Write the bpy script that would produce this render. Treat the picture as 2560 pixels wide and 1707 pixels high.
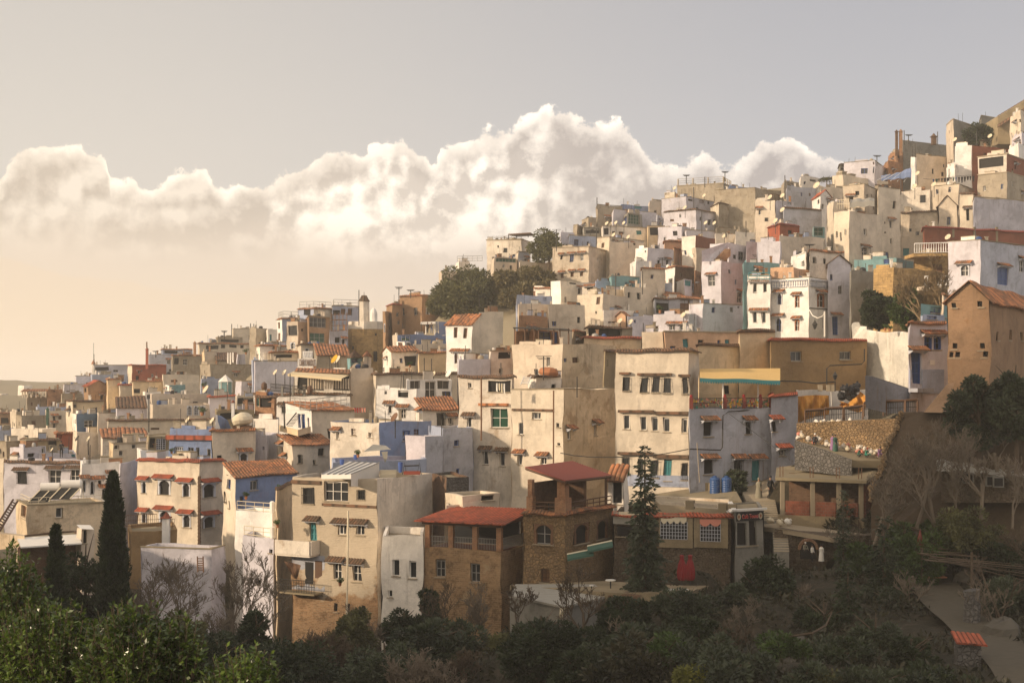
import bpy, math, random, re
import numpy as np
from mathutils import Vector, Matrix
from math import radians as R, sin, cos, pi
for o in list(bpy.data.objects): bpy.data.objects.remove(o)
SC = bpy.context.scene
COL = SC.collection
# ---------------------------------------------------------------- camera
F = 3555.6; CX = 1280.0; HY = 940.0
cam = bpy.data.cameras.new('camera'); camo = bpy.data.objects.new('camera', cam); COL.objects.link(camo)
camo.location = (0, 0, 0); camo.rotation_euler = (R(90), 0, 0)
cam.lens = 50; cam.sensor_width = 36; cam.shift_y = (HY-853.5)/2560
cam.clip_start = 1; cam.clip_end = 30000
SC.camera = camo
# ---------------------------------------------------------------- light
SUN_EL, SUN_AZ = 17.0, 24.0      # degrees; the sun stands to the left, a little behind the camera
sdir = Vector((-cos(R(SUN_EL))*cos(R(SUN_AZ)), -cos(R(SUN_EL))*sin(R(SUN_AZ)), sin(R(SUN_EL))))
sl = bpy.data.lights.new('sun', 'SUN'); sl.energy = 3.7; sl.angle = R(2.2); sl.color = (1.0, .79, .56)
so = bpy.data.objects.new('sun', sl); COL.objects.link(so)
so.rotation_euler = sdir.to_track_quat('Z', 'Y').to_euler()
SC.view_settings.view_transform = 'Standard'; SC.view_settings.look = 'None'
SC.view_settings.exposure = 0.30; SC.view_settings.gamma = 1.0
SC.cycles.use_denoising = True
SC.cycles.max_bounces = 5; SC.cycles.diffuse_bounces = 3; SC.cycles.glossy_bounces = 2
SC.cycles.transmission_bounces = 2; SC.cycles.transparent_max_bounces = 6; SC.cycles.volume_bounces = 1
SC.cycles.caustics_reflective = False; SC.cycles.caustics_refractive = False

SHADE_H = 50.0; HAZE = .00040
class N:
    """tiny node helper"""
    def __init__(s, nt): s.nt = nt
    def __call__(s, typ, ins=None, **kw):
        n = s.nt.nodes.new(typ)
        for k, v in kw.items(): setattr(n, k, v)
        for k, v in (ins or {}).items():
            if isinstance(v, bpy.types.NodeSocket): s.nt.links.new(v, n.inputs[k])
            else: n.inputs[k].default_value = v
        return n
    def m(s, op, a, b=0.0, c=0.0, clamp=False):
        n = s.nt.nodes.new('ShaderNodeMath'); n.operation = op; n.use_clamp = clamp
        for i, v in enumerate((a, b, c)):
            if isinstance(v, bpy.types.NodeSocket): s.nt.links.new(v, n.inputs[i])
            else: n.inputs[i].default_value = v
        return n.outputs[0]
    def mix(s, f, a, b, mode='MIX'):
        n = s.nt.nodes.new('ShaderNodeMix'); n.data_type = 'RGBA'; n.blend_type = mode; n.clamp_factor = True
        for i, v in ((0, f), (6, a), (7, b)):
            if isinstance(v, bpy.types.NodeSocket): s.nt.links.new(v, n.inputs[i])
            else: n.inputs[i].default_value = v if i == 0 else (*v[:3], 1)
        return n.outputs[2]
    def ramp(s, f, a, b):            # smooth 0..1 between a and b
        n = s.nt.nodes.new('ShaderNodeMapRange'); n.interpolation_type = 'SMOOTHSTEP'
        s.nt.links.new(f, n.inputs[0]); n.inputs[1].default_value = a; n.inputs[2].default_value = b
        return n.outputs[0]
# ---------------------------------------------------------------- world: sky with a bank of cumulus
W = bpy.data.worlds.new('World'); SC.world = W; W.use_nodes = True
nt = W.node_tree; nt.nodes.clear(); n = N(nt)
tc = n('ShaderNodeTexCoord'); sep = n('ShaderNodeSeparateXYZ', {0: tc.outputs['Generated']})
az = n.m('ARCTAN2', sep.outputs[0], sep.outputs[1])
el = n.m('ARCSINE', sep.outputs[2])
CLD = [(-60,470),(0,432),(25,392),(80,348),(160,333),(235,338),(268,378),(278,432),(330,418),(360,452),(430,418),(490,408),(530,450),(565,476),(600,462),(700,420),
 (780,388),(840,368),(905,365),(925,347),(1000,337),(1065,352),(1085,378),(1100,347),(1200,318),(1280,320),(1300,292),(1350,281),(1420,285),(1440,300),
 (1520,296),(1590,327),(1640,372),(1690,388),(1760,372),(1800,388),(1870,378),(1910,348),(1980,335),(2040,372),(2075,366),(2130,362),(2180,392),(2300,430),(2620,520)]
crv = n('ShaderNodeFloatCurve')
A0, A1, E0, E1 = -0.40, 0.40, 0.0, 0.25
t = n.m('DIVIDE', n.m('SUBTRACT', az, A0), A1-A0)
nt.links.new(t, crv.inputs['Value'])
c = crv.mapping.curves[0]; pts = [(0, .5)]
for x, y in CLD:
    a = math.atan((x-CX)/F); e = math.atan((HY-y)/math.hypot(F, x-CX)); pts.append(((a-A0)/(A1-A0), (e-E0)/(E1-E0)))
pts.append((1, .4))
while len(c.points) < len(pts): c.points.new(.5, .5)
for p, q in zip(c.points, pts): p.location = q; p.handle_type = 'AUTO'
crv.mapping.update()
top = n.m('MULTIPLY', crv.outputs[0], E1)
vec = n('ShaderNodeCombineXYZ', {0: az, 1: el, 2: 0.0}).outputs[0]
def fbm(v, sc, det, rough=.55, off=(0, 0, 0)):
    mp = n('ShaderNodeMapping', {'Vector': v, 'Location': off})
    return n('ShaderNodeTexNoise', {'Vector': mp.outputs[0], 'Scale': sc, 'Detail': det, 'Roughness': rough}).outputs[0]
def voro(v, sc, off=(0, 0, 0)):
    mp = n('ShaderNodeMapping', {'Vector': v, 'Location': off})
    return n('ShaderNodeTexVoronoi', {'Vector': mp.outputs[0], 'Scale': sc, 'Smoothness': .6}, feature='SMOOTH_F1').outputs[0]
warp = n('ShaderNodeTexNoise', {'Vector': vec, 'Scale': 30.0, 'Detail': 6.0, 'Roughness': .6})
wv = n('ShaderNodeVectorMath', {0: warp.outputs[1], 1: (.5, .5, .5)}, operation='SUBTRACT')
wv2 = n('ShaderNodeVectorMath', {0: wv.outputs[0], 3: .022}, operation='SCALE')
vw = n('ShaderNodeVectorMath', {0: vec, 1: wv2.outputs[0]}, operation='ADD').outputs[0]
def billow(off):
    b = n.m('ADD', n.m('MULTIPLY', voro(vw, 13, off), -1.0), n.m('MULTIPLY', voro(vw, 34, off), -.5))
    b = n.m('ADD', b, n.m('MULTIPLY', voro(vw, 85, off), -.30))
    return n.m('ADD', b, n.m('MULTIPLY', fbm(vec, 70, 9, .70, off), .50))
b0 = billow((0, 0, 0)); b1 = billow((-.0068, .0085, 0))
edge = n.m('ADD', n.m('MULTIPLY', fbm(vec, 70, 8, .62), .014), n.m('MULTIPLY', b0, .021))
dd = n.m('SUBTRACT', n.m('ADD', top, edge), n.m('ADD', el, .001))        # depth below the ragged top
mask = n.ramp(dd, -.003, .0004)
bil = n.m('MULTIPLY_ADD', n.m('SUBTRACT', b0, b1), 3.1, .44, clamp=True)
rim = n.m('MULTIPLY', n.m('SUBTRACT', 1.0, n.ramp(dd, .0, .011)), .50)
centre = n.m('SUBTRACT', 1.0, n.ramp(n.m('ABSOLUTE', n.m('ADD', az, .075)), .03, .15))
core = n.m('MULTIPLY', n.ramp(n.m('ADD', dd, n.m('MULTIPLY', fbm(vec, 22, 4, .6, (5, 2, 0)), .03)), .018, .040), centre)
lit = n.m('ADD', n.m('ADD', n.m('MULTIPLY', bil, .50), rim), n.m('MULTIPLY', core, n.m('MULTIPLY_ADD', bil, .5, .22)), clamp=True)
west = n.ramp(az, .30, -.36)                                              # 1 towards the sun's side
cgrey = n.mix(west, (.345, .31, .305), (.50, .415, .33))
cwhite = n.mix(west, (1.0, .90, .80), (1.02, .89, .73))
ccol = n.mix(lit, cgrey, cwhite)
low = n.ramp(n.m('ADD', el, n.m('ADD', n.m('MULTIPLY', fbm(vec, 14, 5, .6, (1, 8, 0)), .03), n.m('MULTIPLY', west, -.010))), .124, .078)
hz = n.mix(west, (.53, .44, .37), (.78, .59, .39))
hz = n.mix(n.ramp(el, .085, -.02), n.mix(west, (.47, .41, .38), (.66, .54, .425)), hz)
rdg = n.m('ADD', n.m('MULTIPLY', fbm(n('ShaderNodeCombineXYZ', {0: az}).outputs[0], 7, 4, .5), .05), n.m('MULTIPLY_ADD', az, -.07, .022))
hz = n.mix(n.m('MULTIPLY', n.ramp(n.m('SUBTRACT', rdg, el), .0, .003), .35), hz, n.mix(west, (.46, .39, .345), (.70, .53, .355)))
skyt = n.mix(west, (.385, .385, .405), (.56, .51, .45))
skyt = n.mix(n.ramp(el, .30, .10), n.mix(west, (.32, .32, .345), (.47, .435, .395)), skyt)
ccol = n.mix(low, ccol, hz)
col = n.mix(mask, skyt, ccol)
col = n.mix(n.ramp(el, .05, .0), col, hz)
back = n.ramp(sep.outputs[1], .3, -.5)
col = n.mix(back, col, n.mix(west, (.60, .56, .53), (.95, .80, .62)))
colm = n('ShaderNodeVectorMath', {0: col, 3: 10.0}, operation='SCALE').outputs[0]
nis = n('ShaderNodeTexSky', sky_type='NISHITA', sun_disc=False, sun_elevation=R(SUN_EL), sun_rotation=R(270-SUN_AZ), dust_density=2.0)
fin = n.mix(.94, nis.outputs[0], colm)
bg = n('ShaderNodeBackground', {'Color': fin, 'Strength': 0.115})
out = n('ShaderNodeOutputWorld', {'Surface': bg.outputs[0]})
W.cycles.sampling_method = 'MANUAL'; W.cycles.sample_map_resolution = 512
# ---------------------------------------------------------------- materials
MATS = {}
def newmat(name):
    m = bpy.data.materials.new(name); m.use_nodes = True; m.node_tree.nodes.clear()
    k = N(m.node_tree); return m, k
def fin_mat(m, k, col, rough=.9, bump=None, bstr=.3, bdist=.05, metal=0.0, extra=None, spec=.3):
    ins = {'Base Color': col if isinstance(col, bpy.types.NodeSocket) else (*col, 1), 'Roughness': rough, 'Metallic': metal, 'Specular IOR Level': spec}
    ins.update(extra or {})
    if bump is not None:
        ins['Normal'] = k('ShaderNodeBump', {'Height': bump, 'Strength': bstr, 'Distance': bdist}).outputs[0]
    b = k('ShaderNodeBsdfPrincipled', ins)
    k('ShaderNodeOutputMaterial', {'Surface': b.outputs[0]})
def wpos(k):
    g = k('ShaderNodeNewGeometry'); return g.outputs['Position']
def noise(k, v, sc, det=4, rough=.6, scl=None, off=(0, 0, 0)):
    if scl or off != (0, 0, 0):
        v = k('ShaderNodeMapping', {'Vector': v, 'Scale': scl or (1, 1, 1), 'Location': off}).outputs[0]
    return k('ShaderNodeTexNoise', {'Vector': v, 'Scale': sc, 'Detail': det, 'Roughness': rough}).outputs[0]
def plaster(name, colr, dirt=.35, patch=None, pamt=.5, bump=.5, grime=(.16, .11, .07)):
    g_ = sum(colr)/3; colr = [x*.88+g_*.12 for x in colr]
    m, k = newmat(name); p = wpos(k)
    sd = random.Random(name).random()*50
    c = k.mix(k.ramp(noise(k, p, .28, 6, .62, off=(sd, 0, 0)), .28, .72), [x*.74 for x in colr], [min(1, x*1.14) for x in colr])
    c = k.mix(k.m('MULTIPLY', k.ramp(noise(k, p, .95, 9, .78, off=(sd, 3, 0)), .50, .66), .45), c, [x*.66 for x in colr])
    if patch:
        f = k.m('MULTIPLY', k.ramp(noise(k, p, .42, 7, .68, off=(0, sd, 5)), .62-.13*pamt, .72-.13*pamt), .55)
        c = k.mix(f, c, k.mix(noise(k, p, 3, 4), patch, [x*.6 for x in patch]))
    c = k.mix(k.m('MULTIPLY', k.ramp(noise(k, p, .55, 9, .72, off=(4, sd, 2)), .515, .535), .26), c, [min(1, x*1.22) for x in colr])
    c = k.mix(k.m('MULTIPLY', k.ramp(noise(k, p, .8, 9, .74, off=(sd, 1, 8)), .56, .58), dirt*.55), c, [x*.62 for x in colr])
    st = k.ramp(noise(k, p, 1.0, 5, .7, scl=(2.6, 2.6, .20), off=(sd, 0, 0)), .50, .80)
    gate = k.ramp(noise(k, p, .30, 3, .5, off=(9, sd, 0)), .42, .66)
    c = k.mix(k.m('MULTIPLY', k.m('MULTIPLY', st, gate), dirt*1.35, clamp=True), c, grime)
    fine = k.m('MULTIPLY', k.ramp(noise(k, p, 5.5, 8, .8, off=(0, 0, sd)), .52, .74), dirt*.62)
    c = k.mix(fine, c, [x*.45+g*.3 for x, g in zip(colr, grime)])
    h = k.m('ADD', noise(k, p, 3.2, 8, .75), k.m('MULTIPLY', noise(k, p, .9, 3), .9))
    fin_mat(m, k, c, .92, h, bump, .09)
    MATS[name] = m
def masonry(name, base, mortar, w, h, rough_wear=.5, uneven=.6, plast=None, pl=.5, zcut=None):
    m, k = newmat(name); p = wpos(k)
    uv = k('ShaderNodeTexCoord').outputs['UV']
    wv_ = k('ShaderNodeVectorMath', {0: uv, 1: k('ShaderNodeVectorMath', {0: k('ShaderNodeTexNoise', {'Vector': uv, 'Scale': 1.7, 'Detail': 3.0}).outputs[1], 3: .10*uneven}, operation='SCALE').outputs[0]}, operation='ADD').outputs[0]
    b = k('ShaderNodeTexBrick', {'Vector': wv_, 'Color1': (*base, 1), 'Color2': (*[x*.55 for x in base], 1), 'Mortar': (*mortar, 1), 'Scale': 1.0, 'Mortar Size': .018, 'Brick Width': w, 'Row Height': h, 'Bias': -.1})
    c = k.mix(noise(k, p, .7, 5, .7), b.outputs[0], [x*.6 for x in base], 'MULTIPLY') if 0 else b.outputs[0]
    c = k.mix(k.ramp(noise(k, p, .35, 6, .7), .35, .7), c, k.mix(.5, c, [x*1.25 for x in base]))
    c = k.mix(k.m('MULTIPLY', k.ramp(noise(k, p, 1.1, 8, .78), .46, .66), min(1, rough_wear*1.5)), c, [x*.32 for x in base])
    c = k.mix(k.m('MULTIPLY', k.ramp(noise(k, p, .6, 8, .75, off=(3, 3, 0)), .54, .60), .55), c, k.mix(.5, mortar, [x*1.5 for x in base]))
    if plast:
        f = k.ramp(noise(k, p, .30, 7, .66, off=(7, 0, 0)), .62-.22*pl, .66-.22*pl) if zcut is None else k.ramp(k.m('ADD', k('ShaderNodeSeparateXYZ', {0: p}).outputs[2], k.m('MULTIPLY', noise(k, p, .34, 7, .62), 9.0)), zcut, zcut+.9)
        c = k.mix(f, c, k.mix(noise(k, p, 2, 6, .7), plast, [x*.7 for x in plast]))
    hgt = k.m('ADD', k.m('MULTIPLY', b.outputs[1], -.6), noise(k, p, 4, 6, .7))
    fin_mat(m, k, c, .95, hgt, .8, .08)
    MATS[name] = m
def rubble(name, a, b_, mort, sc=2.6):
    m, k = newmat(name); p = wpos(k)
    q = k('ShaderNodeVectorMath', {0: p, 1: k('ShaderNodeVectorMath', {0: k('ShaderNodeTexNoise', {'Vector': p, 'Scale': 2.0}).outputs[1], 3: .25}, operation='SCALE').outputs[0]}, operation='ADD').outputs[0]
    v = k('ShaderNodeTexVoronoi', {'Vector': q, 'Scale': sc})
    ed = k('ShaderNodeTexVoronoi', {'Vector': q, 'Scale': sc}, feature='DISTANCE_TO_EDGE').outputs[0]
    c = k.mix(k('ShaderNodeSeparateColor', {0: v.outputs[1]}).outputs[0], a, b_)
    c = k.mix(noise(k, p, 1.2, 6, .7), c, mort)
    c = k.mix(k.ramp(ed, .01, .07), mort, c)
    c = k.mix(k.m('MULTIPLY', k.ramp(noise(k, p, .5, 6, .7), .48, .68), .6), c, [x*.35 for x in a])
    fin_mat(m, k, c, .95, k.m('ADD', k.ramp(ed, .0, .15), noise(k, p, 6, 5)), .9, .10)
    MATS[name] = m
def plain(name, colr, rough=.7, var=.25, sc=2.0, metal=0.0, spec=.3, extra=None):
    m, k = newmat(name); p = wpos(k)
    c = k.mix(noise(k, p, sc, 6, .7), [x*(1-var) for x in colr], [min(1, x*(1+var)) for x in colr])
    fin_mat(m, k, c, rough, metal=metal, spec=spec, extra=extra)
    MATS[name] = m
def tilemat(name, a, b_, c_):
    m, k = newmat(name); p = wpos(k)
    uv = k('ShaderNodeTexCoord').outputs['UV']
    fl = k('ShaderNodeVectorMath', {0: uv}, operation='FLOOR').outputs[0]
    wn = k('ShaderNodeTexWhiteNoise', {'Vector': fl}, noise_dimensions='2D')
    c = k.mix(k.ramp(wn.outputs[0], .25, .75), a, b_)
    c = k.mix(k.m('MULTIPLY', k.ramp(noise(k, p, .8, 6, .7), .42, .66), .75), c, c_)
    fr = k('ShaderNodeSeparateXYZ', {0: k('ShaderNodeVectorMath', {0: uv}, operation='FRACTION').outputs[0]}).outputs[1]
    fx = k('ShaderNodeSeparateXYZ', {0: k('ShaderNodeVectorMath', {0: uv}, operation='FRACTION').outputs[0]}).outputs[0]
    c = k.mix(k.m('MULTIPLY', k.ramp(k.m('ABSOLUTE', k.m('SUBTRACT', fx, .5)), .26, .48), .75), c, [x*.4 for x in c_])  # valleys between tile columns darkened in the colour: occlusion shade plus mortar dirt
    fin_mat(m, k, c, .85, fr, .6, .05)
    MATS[name] = m
plaster('W', (.78, .71, .62), .50)
plaster('Wd', (.66, .58, .48), .80, (.40, .27, .15), .35)
plaster('C', (.64, .545, .42), .42)
plaster('Cd', (.57, .475, .36), .9, (.36, .24, .13), .5)
plaster('Y', (.68, .515, .31), .45)
plaster('Yd', (.63, .49, .32), .9, (.32, .20, .10), .6)
plaster('B', (.58, .48, .37), .38)
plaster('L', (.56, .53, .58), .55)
plaster('Ld', (.47, .45, .50), .9, (.36, .30, .24), .3)
plaster('P', (.34, .385, .51), .6)
plaster('U', (.17, .235, .41), .6, (.30, .29, .42), .4)
plaster('V', (.09, .16, .26), .5)
plaster('T', (.17, .33, .35), .6)
plaster('O', (.32, .19, .10), .75, (.30, .15, .06), .3, bump=.8)
plaster('G', (.33, .205, .085), .6, (.25, .14, .05), .3, bump=.8)
plaster('D', (.35, .29, .21), 1.0, (.20, .15, .09), .6, bump=.8)
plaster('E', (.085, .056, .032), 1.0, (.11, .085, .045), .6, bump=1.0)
plaster('S', (.60, .36, .21), .4)
plaster('R', (.23, .07, .035), .5)
plaster('RR', (.36, .085, .035), .3)
plaster('H', (.25, .235, .20), .9, (.16, .15, .12), .4)
plaster('BG', (.42, .43, .49), .9, (.20, .20, .20), .4)
plaster('X', (.30, .23, .13), .8, (.2, .15, .08), .4)
plaster('BX', (.21, .23, .28), .9, (.20, .19, .18), .5, bump=.9)
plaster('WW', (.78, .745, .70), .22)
plaster('WT', (.66, .62, .54), .7, (.42, .40, .38), .5, bump=1.0)
masonry('K', (.42, .185, .085), (.34, .25, .17), .24, .08, .4)
masonry('KD', (.155, .085, .048), (.15, .11, .08), .28, .10, .4)
masonry('KH', (.27, .085, .05), (.20, .13, .09), .30, .20, .4, .2)
masonry('M', (.36, .225, .12), (.36, .25, .14), .34, .14, .55, 1.2, (.50, .36, .21), .25)
masonry('MC', (.36, .215, .115), (.34, .26, .17), .30, .12, .5, 1.2, (.60, .50, .375), .62, -10.8)
masonry('MB', (.46, .30, .13), (.30, .20, .10), .55, .28, .5, .8)
rubble('ST', (.22, .165, .11), (.14, .105, .075), (.10, .075, .05), 5.0)
rubble('SO', (.50, .32, .16), (.30, .21, .12), (.19, .125, .065), 4.6)
rubble('SG', (.24, .22, .21), (.13, .125, .12), (.10, .092, .08), 4.4)
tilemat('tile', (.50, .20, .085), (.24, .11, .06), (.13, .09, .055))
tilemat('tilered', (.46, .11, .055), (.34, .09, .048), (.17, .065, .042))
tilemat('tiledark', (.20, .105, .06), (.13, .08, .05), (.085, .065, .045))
plain('white', (.74, .70, .64), .6, .12)
plain('trim', (.55, .56, .60), .7, .15)
plain('cloth', (.62, .54, .40), .9, .15)
plain('awn', (.66, .44, .17), .85, .12)
plain('awnc', (.72, .58, .36), .85, .12)
plain('wood', (.11, .06, .035), .7, .3)
plain('woodred', (.16, .035, .025), .6, .3)
plain('dark', (.018, .016, .015), .8, .3)
plain('iron', (.035, .033, .03), .6, .3)
plain('steel', (.36, .34, .31), .5, .2, metal=.3)
plain('conc', (.33, .27, .19), .9, .2)
plain('concd', (.24, .195, .125), .95, .3, 1.0)
plain('bluep', (.06, .11, .32), .6, .25)
plain('bluet', (.03, .075, .20), .35, .2)
plain('teal', (.05, .22, .24), .6, .25)
plain('green', (.03, .085, .06), .5, .4)
plain('brown', (.17, .09, .05), .7, .3)
plain('red', (.24, .018, .022), .7, .25)
plain('orange', (.50, .24, .05), .85, .22, 1.2)
plain('redl', (.50, .03, .02), .6, .1)
plain('redc', (.24, .055, .035), .75, .15, 1.0)
plain('bag', (.62, .56, .48), .7, .2)
plain('black', (.02, .02, .022), .45, .3)
plain('glass', (.032, .034, .036), .18, .5, 1.5, spec=.6)
plain('glassg', (.02, .07, .045), .2, .5, 1.5, spec=.6)
plain('skin', (.30, .17, .11), .6, .1)
plain('bark', (.095, .068, .046), .9, .35)
plain('barkl', (.17, .135, .10), .9, .35)
plain('rock', (.09, .08, .065), .9, .4)
plain('purple', (.26, .14, .26), .8, .2)
plain('greenc', (.03, .20, .14), .8, .2)
plain('robe', (.22, .20, .15), .9, .2)
plain('yellow', (.58, .33, .03), .8, .2)
plain('pink', (.55, .22, .16), .8, .2)
plain('terra', (.36, .15, .07), .8, .2)
plain('tarpg', (.30, .28, .24), .7, .3)
plain('path', (.085, .072, .052), .95, .35, 3.0)
def MT(x): return MATS[x]
# ---------------------------------------------------------------- mesh building
def wloc(o):
    v = Vector((0, 0, 0))
    while o is not None: v += o.location; o = o.parent
    return v
def warp_np(a, amp):
    x, y, z = a[:, 0], a[:, 1], a[:, 2]
    d = np.stack([np.sin(x*.9+z*1.3+y*.37)+.6*np.sin(z*2.9+x*.7+1), np.sin(y*.8+z*1.1+x*.5+2)+.6*np.sin(x*2.3+z*1.9), np.sin(x*.75+y*.65+.3)+.7*np.sin(x*2.1-y*1.7+z*.3)], 1)
    return a+d*amp
class MB:
    def __init__(s): s.v = []; s.f = []; s.m = []; s.uv = []
    def poly(s, pts, m=0, uv=None):
        b = len(s.v); s.v += [tuple(p) for p in pts]; s.f.append(tuple(range(b, b+len(pts)))); s.m.append(m); s.uv.append(uv)
    def box(s, o, ax, ay, az_, m=0):
        o = Vector(o); ax = Vector(ax); ay = Vector(ay); az_ = Vector(az_)
        c = [o, o+ax, o+ax+ay, o+ay]; d = [p+az_ for p in c]
        flip = ax.cross(ay).dot(az_) < 0
        fs = [(c[3], c[2], c[1], c[0]), (d[0], d[1], d[2], d[3])]+[(c[i], c[(i+1) % 4], d[(i+1) % 4], d[i]) for i in range(4)]
        for q in fs: s.poly(q[::-1] if flip else q, m)
        return s
    def bx(s, x, y, z, w, d, h, m=0): return s.box((x, y, z), (w, 0, 0), (0, d, 0), (0, 0, h), m)
    def tube(s, pts, r, k=5, m=0, cap=True):
        pts = [Vector(p) for p in pts]; rr = r if isinstance(r, (list, tuple)) else [r]*len(pts)
        rings = []
        for i, p in enumerate(pts):
            d = (pts[min(i+1, len(pts)-1)]-pts[max(i-1, 0)]).normalized()
            a = d.cross(Vector((0, 0, 1)) if abs(d.z) < .9 else Vector((1, 0, 0))).normalized(); b = a.cross(d)
            rings.append([p+(a*cos(2*pi*j/k)+b*sin(2*pi*j/k))*rr[i] for j in range(k)])
        for i in range(len(pts)-1):
            for j in range(k): s.poly([rings[i][j], rings[i+1][j], rings[i+1][(j+1) % k], rings[i][(j+1) % k]][::-1], m)
        if cap and k > 2: s.poly(rings[0], m); s.poly(rings[-1][::-1], m)
        return s
    def lathe(s, c, prof, k=12, m=0, cap=True, ax=None):
        c = Vector(c); rs = []
        for r, z in prof: rs.append([c+Vector((r*cos(2*pi*j/k), r*sin(2*pi*j/k), z)) for j in range(k)])
        for i in range(len(rs)-1):
            for j in range(k): s.poly([rs[i][j], rs[i][(j+1) % k], rs[i+1][(j+1) % k], rs[i+1][j]], m)
        if cap: s.poly(rs[0][::-1], m); s.poly(rs[-1], m)
        return s
    def tiles(s, p0, p1, p2, p3, per=.26, r=.055, m=0, rows=1):
        """corrugated clay tiles: eave p0->p1, ridge p3->p2"""
        p0, p1, p2, p3 = map(Vector, (p0, p1, p2, p3)); L = max((p1-p0).length, (p2-p3).length); run = ((p3-p0).length+(p2-p1).length)/2
        nrm = (p1-p0).cross(p3-p0).normalized()
        if nrm.z < 0: nrm = -nrm
        n_ = max(2, int(L/per)); prof = [0, .8, 1, .8]
        cols = n_*4+1; R_ = max(1, rows)
        g = []
        for j in range(R_+1):
            t = j/R_; row = []
            for i in range(cols):
                a = i/(cols-1); b = p0.lerp(p1, a).lerp(p3.lerp(p2, a), t)
                row.append(b+nrm*(r*prof[i % 4]))
            g.append(row)
        for j in range(R_):
            for i in range(cols-1):
                s.poly([g[j][i], g[j][i+1], g[j+1][i+1], g[j+1][i]], m,
                       [(i/4, j/R_*run/.38), ((i+1)/4, j/R_*run/.38), ((i+1)/4, (j+1)/R_*run/.38), (i/4, (j+1)/R_*run/.38)])
        s.poly([p0-nrm*.03, p3-nrm*.03, p2-nrm*.03, p1-nrm*.03], m)
        for i in range(cols-1): s.poly([g[0][i], p0.lerp(p1, i/(cols-1))-nrm*.05, p0.lerp(p1, (i+1)/(cols-1))-nrm*.05, g[0][i+1]], m)
        return s
    def mesh(s, name, mats, loc=(0, 0, 0), warp=0, smooth=False):
        me = bpy.data.meshes.new(name)
        a = np.array(s.v, dtype=float).reshape(-1, 3)
        if warp: a = warp_np(a, warp)
        if not s.f: return me
        # UVs: box projection in metres where none was given
        uvs = []
        for f, u in zip(s.f, s.uv):
            if u: uvs += u; continue
            P = [a[i] for i in f]; nn = np.cross(P[1]-P[0], P[-1]-P[0]); l = np.linalg.norm(nn); nn = nn/l if l > 1e-9 else np.array([0, 0, 1.])
            if abs(nn[2]) > .75: uvs += [(p[0], p[1]) for p in P]
            else:
                t = np.array([-nn[1], nn[0]]); t = t/max(1e-9, np.linalg.norm(t)); uvs += [(p[0]*t[0]+p[1]*t[1], p[2]) for p in P]
        a = a-np.array(loc)
        me.from_pydata(a.tolist(), [], s.f)
        lay = me.uv_layers.new(name='UVMap'); lay.data.foreach_set('uv', np.array(uvs, dtype='f').ravel())
        if isinstance(mats, str): mats = [mats]
        for m_ in mats: me.materials.append(MATS[m_])
        me.polygons.foreach_set('material_index', s.m)
        if smooth: me.polygons.foreach_set('use_smooth', [True]*len(s.f))
        me.update(); return me
    def build(s, name, mats, parent=None, warp=0, smooth=False):
        L = wloc(parent) if parent is not None else Vector((0, 0, 0))
        if parent is None:
            v = np.array(s.v); L = Vector(((v[:, 0].min()+v[:, 0].max())/2, (v[:, 1].min()+v[:, 1].max())/2, v[:, 2].min()))
        o = bpy.data.objects.new(name, s.mesh(name, mats, L, warp, smooth)); COL.objects.link(o)
        if parent is not None: o.parent = parent
        else: o.location = L
        return o
LABELS = {}
def tag(o, label, cat=None, group=None, kind=None):
    if label: o['label'] = label
    if cat: o['category'] = cat
    if group: o['group'] = group
    if kind: o['kind'] = kind
    if label and not kind:
        LABELS.setdefault(label, []).append((o.name, group))
    return o
def empty(name, loc, label=None, cat=None, group=None):
    o = bpy.data.objects.new(name, None); COL.objects.link(o); o.location = loc; o.empty_display_size = .3
    return tag(o, label, cat, group)
def inst(name, me, parent, loc, X, Y):
    """shared mesh placed with local axes X,Y (world) at world loc"""
    o = bpy.data.objects.new(name, me); COL.objects.link(o)
    Z = Vector(X).cross(Vector(Y))
    M = Matrix((X, Y, Z)).transposed().to_4x4()
    if parent is not None: loc = Vector(loc)-wloc(parent); o.parent = parent
    M.translation = loc; o.matrix_basis = M
    return o
# ---------------------------------------------------------------- from photo pixels to the place
VX, VY, VS = 0., 0., 1.
def V(ox, oy, s=3.672):
    global VX, VY, VS
    VX, VY, VS = ox, oy, s
def px(x): return VX+x/VS
def py(y): return VY+y/VS
def at(x, y, D): return Vector(((px(x)-CX)/F*D, D, (HY-py(y))/F*D))
BASES = []
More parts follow.
